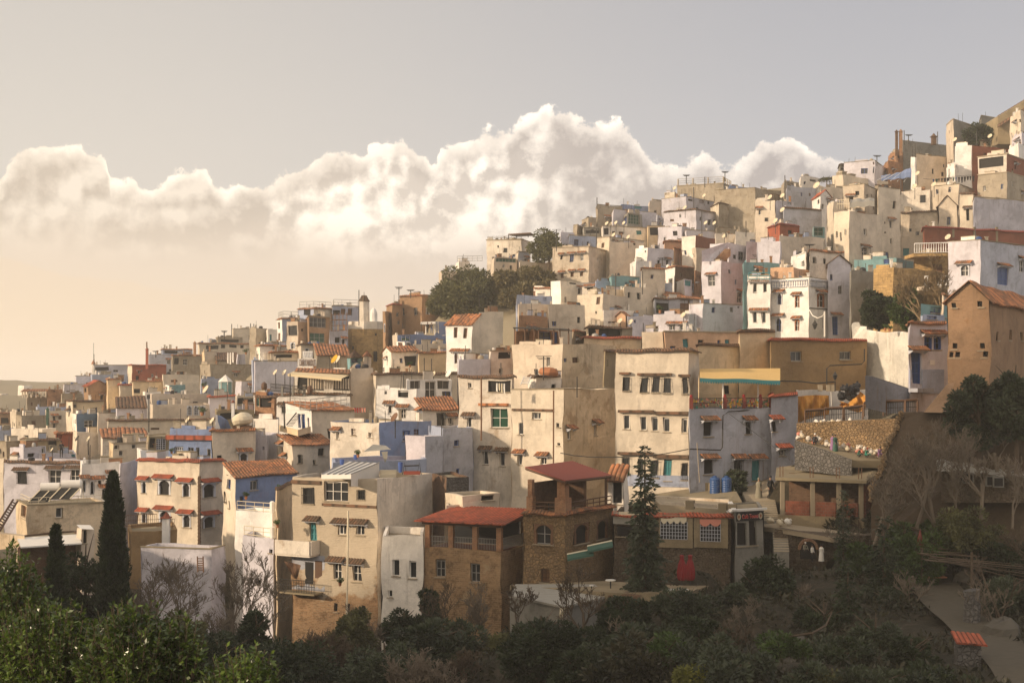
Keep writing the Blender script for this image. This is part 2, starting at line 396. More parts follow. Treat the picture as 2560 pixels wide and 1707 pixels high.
# ---------------------------------------------------------------- windows and hoods (shared meshes)
CACHE = {}
WT = {'w': ('white', 'glass'), 'b': ('bluep', 'glass'), 'g': ('iron', 'glass'), 'o': ('dark', 'dark'), 'd': ('bluep', 'bluet'), 't': ('teal', 'teal'),
      'n': ('white', 'glassg'), 'l': ('trim', 'trim'), 'k': ('wood', 'brown'), 'e': ('steel', 'glass'), 'c': ('steel', 'green')}
def win_meshes(w, h, ty):
    w = max(.3, round(w*10)/10); h = max(.3, round(h*10)/10)
    key = (w, h, ty)
    if key in CACHE: return CACHE[key]
    c0 = ty[0] if ty[0] in WT else 'w'; fm, pm = WT[c0]; f = MB(); b = .06
    for x0, z0, ww, hh in ((0, 0, w, b), (0, h-b, w, b), (0, b, b, h-2*b), (w-b, b, b, h-2*b)): f.bx(x0, -.02, z0, ww, .07, hh)
    if c0 in 'wbnec' and w > .55:
        nx = 2 if w < 1.8 else int(w/.8)+1
        for i in range(1, nx): f.bx(w*i/nx-.025, -.01, b, .05, .05, h-2*b)
        if h > .9:
            nz = 2 if h < 1.8 else 3
            for i in range(1, nz): f.bx(b, -.005, h*i/nz-.02, w-2*b, .04, .04)
    if c0 == 'd' or c0 == 't' or c0 == 'k':
        for i in range(1, 3): f.bx(b, .0, h*i/3-.03, w-2*b, .03, .06)
        f.bx(w/2-.02, 0, b, .04, .03, h-2*b)
    if c0 == 'l':
        for i in range(1, int(w/.22)): f.bx(i*.22, 0, b, .05, .04, h-2*b)
        for i in range(1, int(h/.22)): f.bx(b, .002, i*.22, w-2*b, .03, .05)
    P = MB(); P.poly([(.02, .05, .02), (w-.02, .05, .02), (w-.02, .05, h-.02), (.02, .05, h-.02)])
    fr = f.mesh('window_frame', fm); pa = P.mesh('pane', pm if c0 != 'l' else 'dark')
    gr = None
    if c0 == 'g':
        G = MB(); k = max(3, int(w/.16))
        for i in range(k+1): G.bx(w*i/k-.012, -.30, 0, .024, .024, h)
        for z in (.05, h*.5, h-.08): G.bx(-.02, -.31, z, w+.04, .02, .03)
        for x in (0, w-.03):
            for z in (.05, h-.08): G.bx(x, -.3, z, .03, .2, .03)
        gr = G.mesh('grille', 'iron')
    ar = None
    if 'a' in ty:
        A = MB(); hw = w*.37; sp = h*.60; ins = []; nseg = 8
        ins.append((w/2-hw, 0)); ins.append((w/2-hw*1.0, sp*.92)); ins.append((w/2-hw*1.12, sp))
        for i in range(1, nseg): 
            t = i/nseg; ins.append((w/2-hw*1.12*math.cos(t*pi/2)**.8, sp+(h*.93-sp)*math.sin(t*pi/2)**1.15))
        ins.append((w/2, h*.95)); full = ins+[(w-x, z) for x, z in ins[-2::-1]]
        ou = []
        for x, z in full:
            if z < sp*.99: ou.append((0 if x < w/2 else w, z))
            else:
                dx = x-w/2; dz = z-sp*.9; s_ = min((w/2)/max(1e-6, abs(dx)), (h-sp*.9)/max(1e-6, dz)); ou.append((w/2+dx*s_, sp*.9+dz*s_))
        for i in range(len(full)-1):
            a, b2, c_, d_ = full[i], full[i+1], ou[i+1], ou[i]
            A.poly([(a[0], -.015, a[1]), (b2[0], -.015, b2[1]), (c_[0], -.015, c_[1]), (d_[0], -.015, d_[1])])
            A.poly([(a[0], -.015, a[1]), (b2[0], -.015, b2[1]), (b2[0], .14, b2[1]), (a[0], .14, a[1])])
        ar = A.mesh('arch', 'brown' if 'k' in ty[1:] else 'terra' if 'r' in ty else ('bluep' if 'u' in ty else 'trim'))
    CACHE[key] = (w, h, fr, pa, gr, ar)
    return CACHE[key]
def hood_mesh(w, mat='tile', proj=.55):
    w = round(w*5)/5+.1
    key = ('hood', w, mat)
    if key in CACHE: return CACHE[key]
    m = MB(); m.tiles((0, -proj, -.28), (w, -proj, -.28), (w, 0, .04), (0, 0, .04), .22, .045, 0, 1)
    m.bx(.05, -proj+.05, -.36, w-.1, proj-.06, .05, 1)
    for x in (.12, w-.18):
        m.poly([(x, 0, -.36), (x, -proj+.1, -.36), (x, 0, -.58)], 1); m.poly([(x+.06, 0, -.36), (x+.06, 0, -.58), (x+.06, -proj+.1, -.36)], 1)
        m.poly([(x, -proj+.1, -.36), (x+.06, -proj+.1, -.36), (x+.06, 0, -.58), (x, 0, -.58)], 1)
    CACHE[key] = (w, m.mesh('tiled_hood', [mat, 'trim'])); return CACHE[key]
# ---------------------------------------------------------------- houses
class House: pass
def face_mesh(mb, O, X, Yin, w, z0, z1, wins, mat=0, seg=1.3, depth=.22, rev=None):
    """wall face with real holes. O = left bottom corner seen from outside, X to the right, Yin inwards"""
    xs = {0., w}; zs = {z0, z1}
    for a0, a1, b0, b1 in wins: xs |= {a0, a1}; zs |= {b0, b1}
    def fill(st):
        st = sorted(st); o_ = [st[0]]
        for q in st[1:]:
            d = q-o_[-1]
            if d < 1e-4: continue
            k = max(1, int(d/seg)); b_ = o_[-1]
            for i in range(1, k+1): o_.append(b_+d*i/k)
        return o_
    xs = fill(xs); zs = fill(zs)
    def P(a, z, d=0): return (O[0]+X[0]*a+Yin[0]*d, O[1]+X[1]*a+Yin[1]*d, z)
    for i in range(len(xs)-1):
        xm = (xs[i]+xs[i+1])/2
        for j in range(len(zs)-1):
            zm = (zs[j]+zs[j+1])/2
            if any(a0 < xm < a1 and b0 < zm < b1 for a0, a1, b0, b1 in wins): continue
            mb.poly([P(xs[i], zs[j]), P(xs[i+1], zs[j]), P(xs[i+1], zs[j+1]), P(xs[i], zs[j+1])], mat)
    r = mat if rev is None else rev
    for a0, a1, b0, b1 in wins:
        mb.poly([P(a0, b0), P(a0, b0, depth), P(a0, b1, depth), P(a0, b1)], r)
        mb.poly([P(a1, b0, depth), P(a1, b0), P(a1, b1), P(a1, b1, depth)], r)
        mb.poly([P(a0, b0, depth), P(a0, b0), P(a1, b0), P(a1, b0, depth)], r)
        mb.poly([P(a0, b1), P(a0, b1, depth), P(a1, b1, depth), P(a1, b1)], r)
HS = {}
def H(label, D, x0, xc, x1, yt, yb, mat='C', th=35, wins='', mr=None, cope=None, par=.6, roof=None, rh=1.5, name='house', cat='house',
      dl=6., dr=6., hoodm='tile', rmat='tile', down=8., group=None, base=True, wmax=26, warp=.055, key=None, floor='concd', depth=.22):
    x0, xc, x1 = px(x0), px(xc), px(x1); yt_, yb_ = py(yt), py(yb)
    k0, kc, k1 = [(x-CX)/F for x in (x0, xc, x1)]
    C = Vector((kc*D, D)); t = th
    for _ in range(60):
        c, s = cos(R(t)), sin(R(t))
        if x1-xc < 1.5: wr = 0; break
        den = s-k1*c
        wr = (k1*C.y-C.x)/den if den > .02 else 1e9
        if 0 < wr <= wmax or t >= 84: break
        t += 1.5
    wr = min(wr, 60)
    c, s = cos(R(t)), sin(R(t))
    wl = (C.x-k0*C.y)/(c+k0*s) if xc-x0 > .3 else 0
    DL = Vector((-c, s)); DR = Vector((s, c))
    def quad(k, d): B = Vector((k*(D+d), D+d))-C; return B.normalized(), B.length
    if wr < 2.0 and (wl >= 2.0 or wl < wr or wr == 0): DR, wr = quad(max(k1, kc+1e-4), dr)      # irregular plot: the hidden flank runs straight back
    elif wl < 2.0 and wr >= 2.0: DL, wl = quad(min(k0, kc-1e-4), dl)
    if wl == 0: wl = dl
    zt = (HY-yt_)/F*D; zb = (HY-yb_)/F*D
    h = House(); h.C, h.DL, h.DR, h.wl, h.wr, h.zt, h.zb, h.D = C, DL, DR, wl, wr, zt, zb, D
    h.NL = Vector((DL.y, -DL.x)); h.NR = Vector((-DR.y, DR.x))
    root = empty(name, (C.x, C.y, zb), label, cat, group); h.o = root
    zbot = zb-down
    def pt(u, v, z): return Vector((C.x+DL.x*u+DR.x*v, C.y+DL.y*u+DR.y*v, z))
    h.pt = pt
    # windows
    L, Rr = [], []; specs = []
    for wd in filter(None, wins.split(';')):
        q = wd.split(','); a, b, ww, hh = map(float, q[:4]); ty = q[4] if len(q) > 4 else 'w'
        xa, xb = px(a-ww/2), px(a+ww/2); ya, yb2 = py(b-hh/2), py(b+hh/2)
        left = px(a) < xc
        def solve(x):
            k = (x-CX)/F
            d_ = DL if left else DR
            return (k*C.y-C.x)/(d_.x-k*d_.y)
        u0, u1 = sorted((solve(xa), solve(xb)))
        W_ = wl if left else wr
        u0 = max(.12, u0); u1 = min(W_-.12, u1)
        if u1-u0 < .22:
            m_ = (u0+u1)/2; u0, u1 = max(.12, m_-.15), min(W_-.12, m_+.15)
            if u1-u0 < .2: continue
        Y = C.y+(DL.y if left else DR.y)*(u0+u1)/2
        z0, z1 = (HY-yb2)/F*Y, (HY-ya)/F*Y
        z1 = min(z1, zt-.1); 
        if z1-z0 < .2: z0 = z1-.35
        a0, a1 = (W_-u1, W_-u0) if left else (u0, u1)
        tgt = L if left else Rr
        if any(not (a1+.05 < e[0] or a0-.05 > e[1] or z1+.05 < e[2] or z0-.05 > e[3]) for e in tgt): continue
        tgt.append((a0, a1, z0, z1)); specs.append((left, a0, a1, z0, z1, ty))
    rnd = random.Random(label)
    if D > 118 and base and not any(q in label for q in ('blank', 'plain', 'wall house', 'fin wall', 'side wall', 'shed')):
        for left, W_, tgt in ((True, wl, L), (False, wr, Rr)):
            if W_ < 2.6 or len(tgt) > 1 or zt-zb < 1.6: continue
            d_ = DL if left else DR; e_ = C+d_*W_; vis = abs(e_.x/e_.y-kc)*F
            if vis < 9: continue
            for _ in range(rnd.randint(2, 4)):
                w_ = rnd.uniform(.35, .7); h_ = rnd.uniform(.5, 1.0); a0 = rnd.uniform(.4, W_-w_-.4); z1 = zt-rnd.uniform(.7, max(.8, min(4.5, zt-zb)-.8)); z0 = z1-h_
                if any(not (a0+w_+.3 < e[0] or a0-.3 > e[1] or z1+.3 < e[2] or z0-.3 > e[3]) for e in tgt): continue
                tgt.append((a0, a0+w_, z0, z1)); specs.append((left, a0, a0+w_, z0, z1, rnd.choice(['w', 'o', 'k', 'b', 'e', 'wh', 'oh', 'g'])))
    mb = MB(); mats = [mat, mr or mat, floor]
    OL = pt(wl, 0, 0); XL = -DL; YL = h.NL
    OR = pt(0, 0, 0); XR = DR; YR = h.NR
    face_mesh(mb, OL, XL, YL, wl, zbot, zt, L, 0, depth=depth)
    face_mesh(mb, OR, XR, YR, wr, zbot, zt, Rr, 1, depth=depth)
    face_mesh(mb, pt(0, wr, 0), DL, -DR, wl, zbot, zt, [], 0, 3)       # back
    face_mesh(mb, pt(wl, wr, 0), -DR, -DL, wr, zbot, zt, [], 1, 3)     # far side
    tk = .22
    if roof is None:
        pz = zt-par; tk = min(tk, wl*.3, wr*.3)
        o_ = [(0, 0), (wl, 0), (wl, wr), (0, wr)]; i_ = [(tk, tk), (wl-tk, tk), (wl-tk, wr-tk), (tk, wr-tk)]
        for a in range(4):
            b = (a+1) % 4
            nn = max(1, int(((o_[a][0]-o_[b][0])**2+(o_[a][1]-o_[b][1])**2)**.5/1.3))
            for q in range(nn):
                f0, f1 = q/nn, (q+1)/nn
                e = lambda P, f: (P[a][0]+(P[b][0]-P[a][0])*f, P[a][1]+(P[b][1]-P[a][1])*f)
                mb.poly([pt(*e(o_, f0), zt), pt(*e(i_, f0), zt), pt(*e(i_, f1), zt), pt(*e(o_, f1), zt)], a % 2)
                mb.poly([pt(*e(i_, f0), zt), pt(*e(i_, f0), pz), pt(*e(i_, f1), pz), pt(*e(i_, f1), zt)], a % 2)
        mb.poly([pt(*i_[0], pz), pt(*i_[3], pz), pt(*i_[2], pz), pt(*i_[1], pz)], 2)
    else:
        zr = zt+rh
        if roof == 'shed':     # eave along left face, rises to the back
            mb.poly([pt(0, 0, zt), pt(0, wr, zt), pt(0, wr, zr)], 1); mb.poly([pt(wl, 0, zt), pt(wl, wr, zr), pt(wl, wr, zt)], 1)
            mb.poly([pt(0, wr, zt), pt(wl, wr, zt), pt(wl, wr, zr), pt(0, wr, zr)], 0)
        elif roof == 'shedr':  # eave along right face
            mb.poly([pt(0, 0, zt), pt(wl, 0, zr), pt(wl, 0, zt)], 0); mb.poly([pt(0, wr, zt), pt(wl, wr, zt), pt(wl, wr, zr)], 0)
            mb.poly([pt(wl, 0, zt), pt(wl, 0, zr), pt(wl, wr, zr), pt(wl, wr, zt)], 1)
        elif roof == 'gable':  # gable end on the left face, ridge runs back
            for v in (0, wr): mb.poly([pt(0, v, zt), pt(wl/2, v, zr), pt(wl, v, zt)], 0)
        elif roof == 'gabler':
            for u in (0, wl): mb.poly([pt(u, 0, zt), pt(u, wr/2, zr), pt(u, wr, zt)], 1)
    o = mb.build('wall', mats, root, warp)
    # roof parts
    e = .28
    if roof == 'shed':
        q = e*rh/wr
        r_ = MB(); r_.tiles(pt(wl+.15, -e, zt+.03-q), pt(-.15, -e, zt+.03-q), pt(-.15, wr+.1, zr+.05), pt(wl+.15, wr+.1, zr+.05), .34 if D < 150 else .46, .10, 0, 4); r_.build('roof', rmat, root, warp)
    elif roof == 'shedr':
        q = e*rh/wl
        r_ = MB(); r_.tiles(pt(-e, -.15, zt+.03-q), pt(-e, wr+.15, zt+.03-q), pt(wl+.1, wr+.15, zr+.05), pt(wl+.1, -.15, zr+.05), .34 if D < 150 else .46, .10, 0, 4); r_.build('roof', rmat, root, warp)
    elif roof == 'gable':
        q = e*rh/(wl/2); r_ = MB()
        r_.tiles(pt(-e, -.2, zt+.03-q), pt(-e, wr+.2, zt+.03-q), pt(wl/2, wr+.2, zr+.05), pt(wl/2, -.2, zr+.05), .34 if D < 150 else .46, .10, 0, 4)
        r_.tiles(pt(wl+e, wr+.2, zt+.03-q), pt(wl+e, -.2, zt+.03-q), pt(wl/2, -.2, zr+.05), pt(wl/2, wr+.2, zr+.05), .34 if D < 150 else .46, .10, 0, 4); r_.build('roof', rmat, root, warp)
    elif roof == 'gabler':
        q = e*rh/(wr/2); r_ = MB()
        r_.tiles(pt(wl+.2, -e, zt+.03-q), pt(-.2, -e, zt+.03-q), pt(-.2, wr/2, zr+.05), pt(wl+.2, wr/2, zr+.05), .34 if D < 150 else .46, .10, 0, 4)
        r_.tiles(pt(-.2, wr+e, zt+.03-q), pt(wl+.2, wr+e, zt+.03-q), pt(wl+.2, wr/2, zr+.05), pt(-.2, wr/2, zr+.05), .34 if D < 150 else .46, .10, 0, 4); r_.build('roof', rmat, root, warp)
    elif roof == 'pyr':
        r_ = MB(); ap = pt(wl/2, wr/2, zr); cs = [(-e, -e), (-e, wr+e), (wl+e, wr+e), (wl+e, -e)]
        for a in range(4):
            b = (a+1) % 4; r_.tiles(pt(*cs[a], zt), pt(*cs[b], zt), ap, ap, .3 if D < 150 else .42, .05, 0, 3)
        r_.build('roof', rmat, root)
    if cope == 'tile':
        r_ = MB(); g = .28; z = zt+.10
        per = .24 if D < 150 else .36
        r_.tiles(pt(wl+.05, -g, z-.17), pt(-g, -g, z-.17), pt(0, tk, z+.03), pt(wl+.05, tk, z+.03), per, .055, 0, 1)
        if wr > .6: r_.tiles(pt(-g, -g, z-.17), pt(-g, wr, z-.17), pt(tk, wr, z+.03), pt(0, tk, z+.03), per, .055, 0, 1)
        r_.build('coping', hoodm, root, warp)
    elif cope == 'slab':
        r_ = MB()
        r_.box(pt(-.12, -.12, zt+.004), DL.to_3d()*(wl+.24), DR.to_3d()*(tk+.14), (0, 0, .12)); r_.box(pt(-.12, tk+.02, zt+.004), DL.to_3d()*(tk+.14), DR.to_3d()*(wr-tk), (0, 0, .12))
        r_.build('coping', 'conc', root, warp)
    elif cope == 'edge':
        r_ = MB()
        r_.box(pt(-.05, -.05, zt+.004), DL.to_3d()*(wl+.1), DR.to_3d()*(tk+.08), (0, 0, .07)); r_.box(pt(-.05, tk+.03, zt+.004), DL.to_3d()*(tk+.08), DR.to_3d()*(wr-tk), (0, 0, .07))
        r_.build('coping', 'concd', root, warp)
    for left, a0, a1, z0, z1, ty in specs:
        w, hh, fr, pa, gr, ar = win_meshes(a1-a0, z1-z0, ty)
        O_, X_, Y_ = (OL, XL, YL) if left else (OR, XR, YR)
        cx_ = (a0+a1)/2-w/2; P = Vector((O_.x+X_.x*cx_+Y_.x*(depth-.06), O_.y+X_.y*cx_+Y_.y*(depth-.06), (z0+z1)/2-hh/2))
        X3, Y3 = X_.to_3d(), Y_.to_3d()
        nm = 'door' if ty[0] in 'dt' and hh > 1.7 else 'window'
        f_ = inst(nm, fr, root, P, X3, Y3)
        # children share the frame's own axes
        def sub(nme, me, loc=(0, 0, 0)):
            q = bpy.data.objects.new(nme, me); COL.objects.link(q); q.parent = f_; q.location = loc; return q
        sub('pane' if nm == 'window' else 'leaf', pa)
        if gr: sub('grille', gr)
        if ar: sub('arch', ar, (0, -(depth-.06)-.01, 0))
        if 'h' in ty:
            hw, hm = hood_mesh((a1-a0)+(.7 if a1-a0 < 2.5 else .3), hoodm)
            cx_ = (a0+a1)/2-hw/2; P = Vector((O_.x+X_.x*cx_-Y_.x*.03, O_.y+X_.y*cx_-Y_.y*.03, z1+.42))
            inst('tiled_hood', hm, root, P, X3, Y3)
        if 's' in ty or D < 135:
            sm = CACHE.get(('sill', round(w, 1)))
            if not sm:
                q = MB(); q.bx(-.08, -.09, -.07, w+.16, .09, .065); sm = CACHE[('sill', round(w, 1))] = q.mesh('sill', 'trim' if 0 else 'conc')
            if nm == 'window': sub('sill', sm, (0, -(depth-.06)-.005, 0))
    if D > 125 and base and roof is None and wl > 2.2 and wr > 2.2:
        pz = zt-par
        for q in range(rnd.randint(4, 8)):
            u, v = rnd.uniform(.6, wl-.9), rnd.uniform(.5, min(wr-.6, 4.5)); P = pt(u, v, pz-.05); ty = rnd.random(); m_ = MB()
            if ty < .30: w_, d_, h_ = rnd.uniform(.7, 1.6), rnd.uniform(.7, 1.4), rnd.uniform(.5, 1.0)+par*.6; m_.box(P, DL.to_3d()*min(w_, wl-u-.3), DR.to_3d()*d_, (0, 0, h_)); m_.box(P+Vector((0, -.05, h_+.004)), DL.to_3d()*min(w_, wl-u-.3)*1.05, DR.to_3d()*d_*1.1, (0, 0, .07), 1); m_.build('roof_hut', [rnd.choice(['W', 'C', 'B', 'L', 'P', 'D', 'K', 'Wd']), 'concd'], root, .04)
            elif ty < .55: h_ = rnd.uniform(.5, 1.1)+par; m_.bx(P.x, P.y, P.z, .28, .28, h_); m_.bx(P.x-.06, P.y-.06, P.z+h_, .4, .4, .07); m_.build('chimney', rnd.choice(['W', 'K', 'B', 'D']), root, .02)
            elif ty < .72: m_.tube([P, P+Vector((rnd.uniform(-.1, .1), 0, par+rnd.uniform(.9, 2.0)))], .03, 4); m_.build('roof_pipe', 'iron', root)
            elif ty < .86: w_ = rnd.uniform(.8, 2.2); m_.box(pt(u, .3, zt), DL.to_3d()*min(w_, wl-u-.1), h.NL.to_3d()*.2, (0, 0, rnd.uniform(.25, .6))); m_.build('parapet_block', mat, root, .05)
            else: r_ = rnd.uniform(.22, .4); m_.lathe(P, [(r_, 0), (r_, par+.35), (r_*.7, par+.5), (.05, par+.55)], 10); m_.build('roof_barrel', rnd.choice(['bluet', 'steel', 'conc', 'black']), root)
    if base:
        for u, v in ((0, 0), (wl, 0), (0, wr), (wl, wr), (wl/2, 0), (0, wr/2)):
            p = pt(u, v, 0); BASES.append((p.x, p.y, zb-3.2))
    if key: HS[key] = h
    return h
def hface(h, x, y, left=True):
    """point on a face of house h seen at pixel x,y -> world point"""
    k = (px(x)-CX)/F; C = h.C; d_ = h.DL if left else h.DR
    u = (k*C.y-C.x)/(d_.x-k*d_.y); P = h.pt(u, 0, 0) if left else h.pt(0, u, 0)
    P.z = (HY-py(y))/F*P.y; return P
# ================================================================ TOP RIGHT OF THE HILL
V(1920, 230)
H('flat roofed pale skyline house with a low white parapet, left of the palm tuft', 265, 285, 300, 470, 772, 880, 'W', 60, '410,815,60,20,o')
H('small tan skyline house with an open roof room left of the white parapet house', 262, 120, 150, 285, 818, 930, 'D', 60, '210,850,60,25,o')
H('faded blue flat roofed house below the tan skyline house', 255, 165, 172, 440, 862, 960, 'BG', 60)
H('dark stained long wall house at the left of the blue skyline house', 258, -490, -120, 120, 878, 1000, 'D', 30, cope='edge')
H('tall blank cream house carrying a lilac roof room on the upper slope', 236, 590, 690, 1105, 762, 1120, 'C', 50, par=.2)
H('lilac roof room with a teal window on top of the tall blank cream house', 240, 700, 980, 1105, 632, 765, 'L', 25, '885,728,60,50,b;978,720,22,60,b;978,658,30,25,k', cope='edge')
H('blank cream side wall house right below the small red tiled roof', 230, 478, 484, 690, 870, 1260, 'C', 62, par=.1)
H('dark open terrace house with green shutters left of the lilac roof room', 243, 640, 665, 785, 658, 770, 'H', 50, '720,700,90,40,o', cope='tile', hoodm='tiledark')
H('crumbling brown brick ruin under the twin chimneys', 250, 1105, 1190, 1240, 540, 680, 'K', 40, '1190,600,40,50,o', par=.1)
H('brown brick lower annex beside the lilac roof room', 246, 1060, 1105, 1235, 630, 760, 'K', 45)
H('long dark weathered wall house with aerials on top near the ridge', 255, 1230, 1240, 1700, 445, 620, 'H', 60, cope='edge')
H('tan weathered house below the dark ridge wall', 242, 1350, 1362, 1640, 572, 890, 'B', 60, cope='edge', par=.3)
H('bright white stepped house with a brick red roof wall', 226, 1716, 1868, 1900, 492, 860, 'WW', 20, par=.2)
H('lower white annex of the stepped white house by the washing line', 224, 1636, 1720, 1740, 650, 850, 'WW', 20, '1745,700,50,40,w', par=.2)
H('dark red painted roof wall behind the stepped white house', 228, 1866, 1872, 2205, 490, 610, 'R', 62)
H('stone coloured house with an open roof terrace under a white slab', 206, 1925, 2195, 2420, 735, 1000, 'D', 40, '1990,885,26,46,w;2150,868,22,46,b', cope='slab', par=.3)
H('open terrace floor with dark opening and red wall above the stone coloured house', 208, 1930, 2190, 2420, 575, 745, 'Wd', 40, '2050,650,220,90,o', mr='R', cope='slab', par=.1)
H('long lilac grey stained wall house at the right edge above the brick terrace', 192, 1882, 1890, 2420, 968, 1260, 'Ld', 64, cope='slab', par=.4)
H('narrow cream house with a hooded window left of the lilac stained wall', 200, 1757, 1880, 1892, 930, 1260, 'C', 25, '1833,1130,28,110,oh', cope='tile', hoodm='tiledark')
H('wide stained cream house with scattered teal windows below the washing line', 207, 1500, 1750, 1890, 852, 1400, 'Cd', 35, '1557,915,24,42,b;1668,902,24,46,b;1655,1185,30,72,b;1540,1155,18,40,w', cope='edge')
H('white stained house front with a grilled oval window beside the cream tower', 209, 1215, 1490, 1505, 900, 1440, 'Wd', 12, '1420,980,50,66,g;1225,1160,12,42,w;1272,1155,12,36,w;1268,1465,55,70,t')
H('lower stained cream house under the stone string course with a teal shutter', 203, 1215, 1560, 1762, 1095, 1560, 'Cd', 22, '1268,1470,56,70,t', cope='tile', hoodm='tiledark', par=.1)
H('slim gabled cream front with a dark tile edge under the wide stained cream house', 201, 1565, 1735, 1745, 1040, 1420, 'Cd', 15, '1655,1190,34,72,b', roof='gable', rh=1.3, dr=2, rmat='tiledark')
H('tall cream tower house with a dark canopied terrace and two right hand windows', 190, 603, 745, 1045, 1092, 1580, 'C', 45, '890,1283,32,62,w;888,1467,52,76,wh;713,1290,12,52,w;668,1330,16,80,w;632,1310,12,62,w', par=.3, key='tower')
H('taller cream back block with a drainpipe behind the canopied tower house', 196, 1005, 1012, 1215, 875, 1560, 'C', 62, '1157,1035,26,72,o;1128,1215,24,72,wh;1130,1370,18,56,w;1073,1290,14,18,o;1073,1200,12,22,o;1080,1520,60,110,d', cope='edge')
H('stained cream parapet house above the canopied tower terrace', 204, 688, 885, 1010, 850, 1010, 'Cd', 30, cope='edge')
H('small tan tiled outhouse behind the cream tower', 208, 975, 1020, 1165, 860, 960, 'D', 45, roof='shedr', rh=.9, rmat='tiledark')
H('low teal painted foot wall under the cream tower house', 184, 790, 1180, 1330, 1522, 1620, 'T', 30, '1090,1530,50,90,d', par=.1, cat='wall', name='garden_wall')
H('tall white fin wall beside the blue tarpaulins', 228, 1312, 1350, 1362, 600, 850, 'WW', 30, par=.1, wmax=2, name='fin_wall', cat='wall', dr=.6)
H('grey concrete hilltop block with a sunlit left face', 240, 1636, 1704, 1955, 250, 480, 'B', 40, mr='H', cope='slab')
H('dark grey hilltop block half hidden by the black green shrub', 243, 1945, 1960, 2115, 218, 450, 'H', 55, cope='slab')
H('cream house with rounded corner below the brown roof at the right edge', 220, 2222, 2320, 2420, 165, 420, 'C', 35, '2310,270,20,30,o', par=.2)
H('white house strip at the right edge under the lilac roof', 214, 2205, 2300, 2420, 470, 620, 'WW', 35, par=.2)
H('lilac sloping roofed house at the right edge above the white strip', 217, 2240, 2330, 2420, 370, 480, 'L', 35)
H('low tan wall house with a tile edge under the black green shrub', 236, 1940, 1950, 2205, 445, 560, 'B', 60, cope='tile', hoodm='tiledark')
H('creamy lit corner house under the red awning at the far left of the upper slope', 206, 0-120, 65, 72, 995, 1260, 'C', 15)
H('lilac grey house with a satellite dish left of the blank cream side wall', 207, 62, 72, 235, 1000, 1200, 'L', 62, '195,1005,35,30,t')
H('blue grey stained house with a short tile edge left of the blank cream side wall', 203, 135, 142, 492, 1060, 1280, 'BG', 62, cope='tile', hoodm='tiledark')
H('salmon red roof house with a green shed beside it', 195, -5, 110, 290, 1205, 1360, 'RR', 40, '200,1290,40,40,o', par=.2, cope='tile', hoodm='redc')
H('bottle green corrugated shed on the roof right of the salmon red house', 193, 408, 415, 522, 1236, 1340, 'T', 62, '465,1280,90,80,c', name='shed', cat='shed', par=.1)
H('plain beige wall house below the green corrugated shed', 186, 100, 110, 525, 1318, 1480, 'B', 62, par=.3)
H('pale lilac house at the left edge of the beige wall house', 184, -100, 110, 125, 1372, 1620, 'L', 15)
H('white painted roof hut with a louvre left of the sawtooth parapet', 174, 215, 345, 385, 1468, 1640, 'WW', 20, '300,1495,80,60,e')
H('stained cream house with a sawtooth tile parapet', 172, 375, 382, 700, 1455, 1640, 'Wd', 62, cope='tile', par=.3)
H('small white house with a red tiled gable below the palm tuft', 226, 405, 480, 585, 945, 1100, 'WW', 40, '460,1010,18,40,o', roof='gabler', rh=1.0, rmat='tilered')
H('long brick red raw wall house with concrete posts', 178, 1420, 1436, 2420, 1238, 1450, 'R', 66, par=.2, cope='tile', hoodm='redc', key='redwall', wmax=60)
H('pale lilac house with a hooded arched window and blue door at the right edge', 150, 1655, 1950, 2420, 1358, 1900, 'L', 45, '1805,1638,90,100,wah;2155,1690,100,160,dh;2330,1600,40,110,wh', par=.6, mr='BG', cope='edge')
H('ochre rubble stone house below the white balustrade terrace', 165, 1340, 1655, 1680, 1495, 1840, 'MB', 20, '1555,1640,90,110,k', cope='edge')
H('plain cream low house behind the grey dish left of the tower', 198, 540, 600, 690, 1000, 1100, 'C', 40)
# ================================================================ UPPER MIDDLE
V(1280, 400)
H('big stained tan skyline house with a railed roof terrace', 275, 1518, 1945, 2012, 218, 420, 'D', 22, par=.3, cope='slab', key='sky1')
H('small cream annex at the left foot of the railed skyline house', 273, 1403, 1500, 1530, 295, 360, 'C', 30, '1428,312,40,20,o')
H('deep blue cube house on the skyline right of the railed terrace', 271, 1985, 1992, 2178, 238, 420, 'U', 62)
H('stained brown skyline house right of the deep blue cube', 266, 2155, 2165, 2500, 265, 470, 'D', 62, cope='edge')
H('large grey lilac house with a long side wall under the railed skyline house', 262, 1372, 1600, 1855, 337, 620, 'Ld', 38, '1640,372,42,18,o;1740,382,50,32,k;1805,395,20,32,o;1700,450,20,30,o', cope='edge')
H('grey lilac lower house with two black doorways', 254, 1392, 1690, 1895, 452, 700, 'L', 38, '1467,556,36,22,k;1733,540,16,36,o;1812,572,26,52,o;1855,570,22,52,o', cope='tile', hoodm='tiledark', par=.3)
H('small cream and brown hut at the end of the grey lilac side wall', 257, 1820, 1900, 1988, 395, 480, 'C', 40, '1885,425,14,22,o', mr='D', cope='tile', hoodm='tiledark')
H('stained tan block with an aerial at the left end of the skyline', 265, 772, 785, 1010, 412, 620, 'D', 60, cope='edge')
H('deep blue roof tank wall beside the stained tan block', 268, 985, 1000, 1325, 408, 470, 'U', 60, '1160,435,60,20,t')
H('white skyline strip house left of the grey lilac house', 266, 1250, 1262, 1380, 372, 520, 'B', 60)
H('pale lilac house with a dark green roof shed in front', 260, 915, 930, 1328, 455, 620, 'L', 60, cope='edge')
H('dark green corrugated roof shed with a blue side', 256, 1018, 1060, 1195, 485, 610, 'H', 45, '1120,545,100,90,c;1040,560,28,70,b', name='shed', cat='shed', par=.1)
H('narrow slate blue house in the gap right of the lilac house', 259, 1325, 1335, 1395, 505, 600, 'BG', 60)
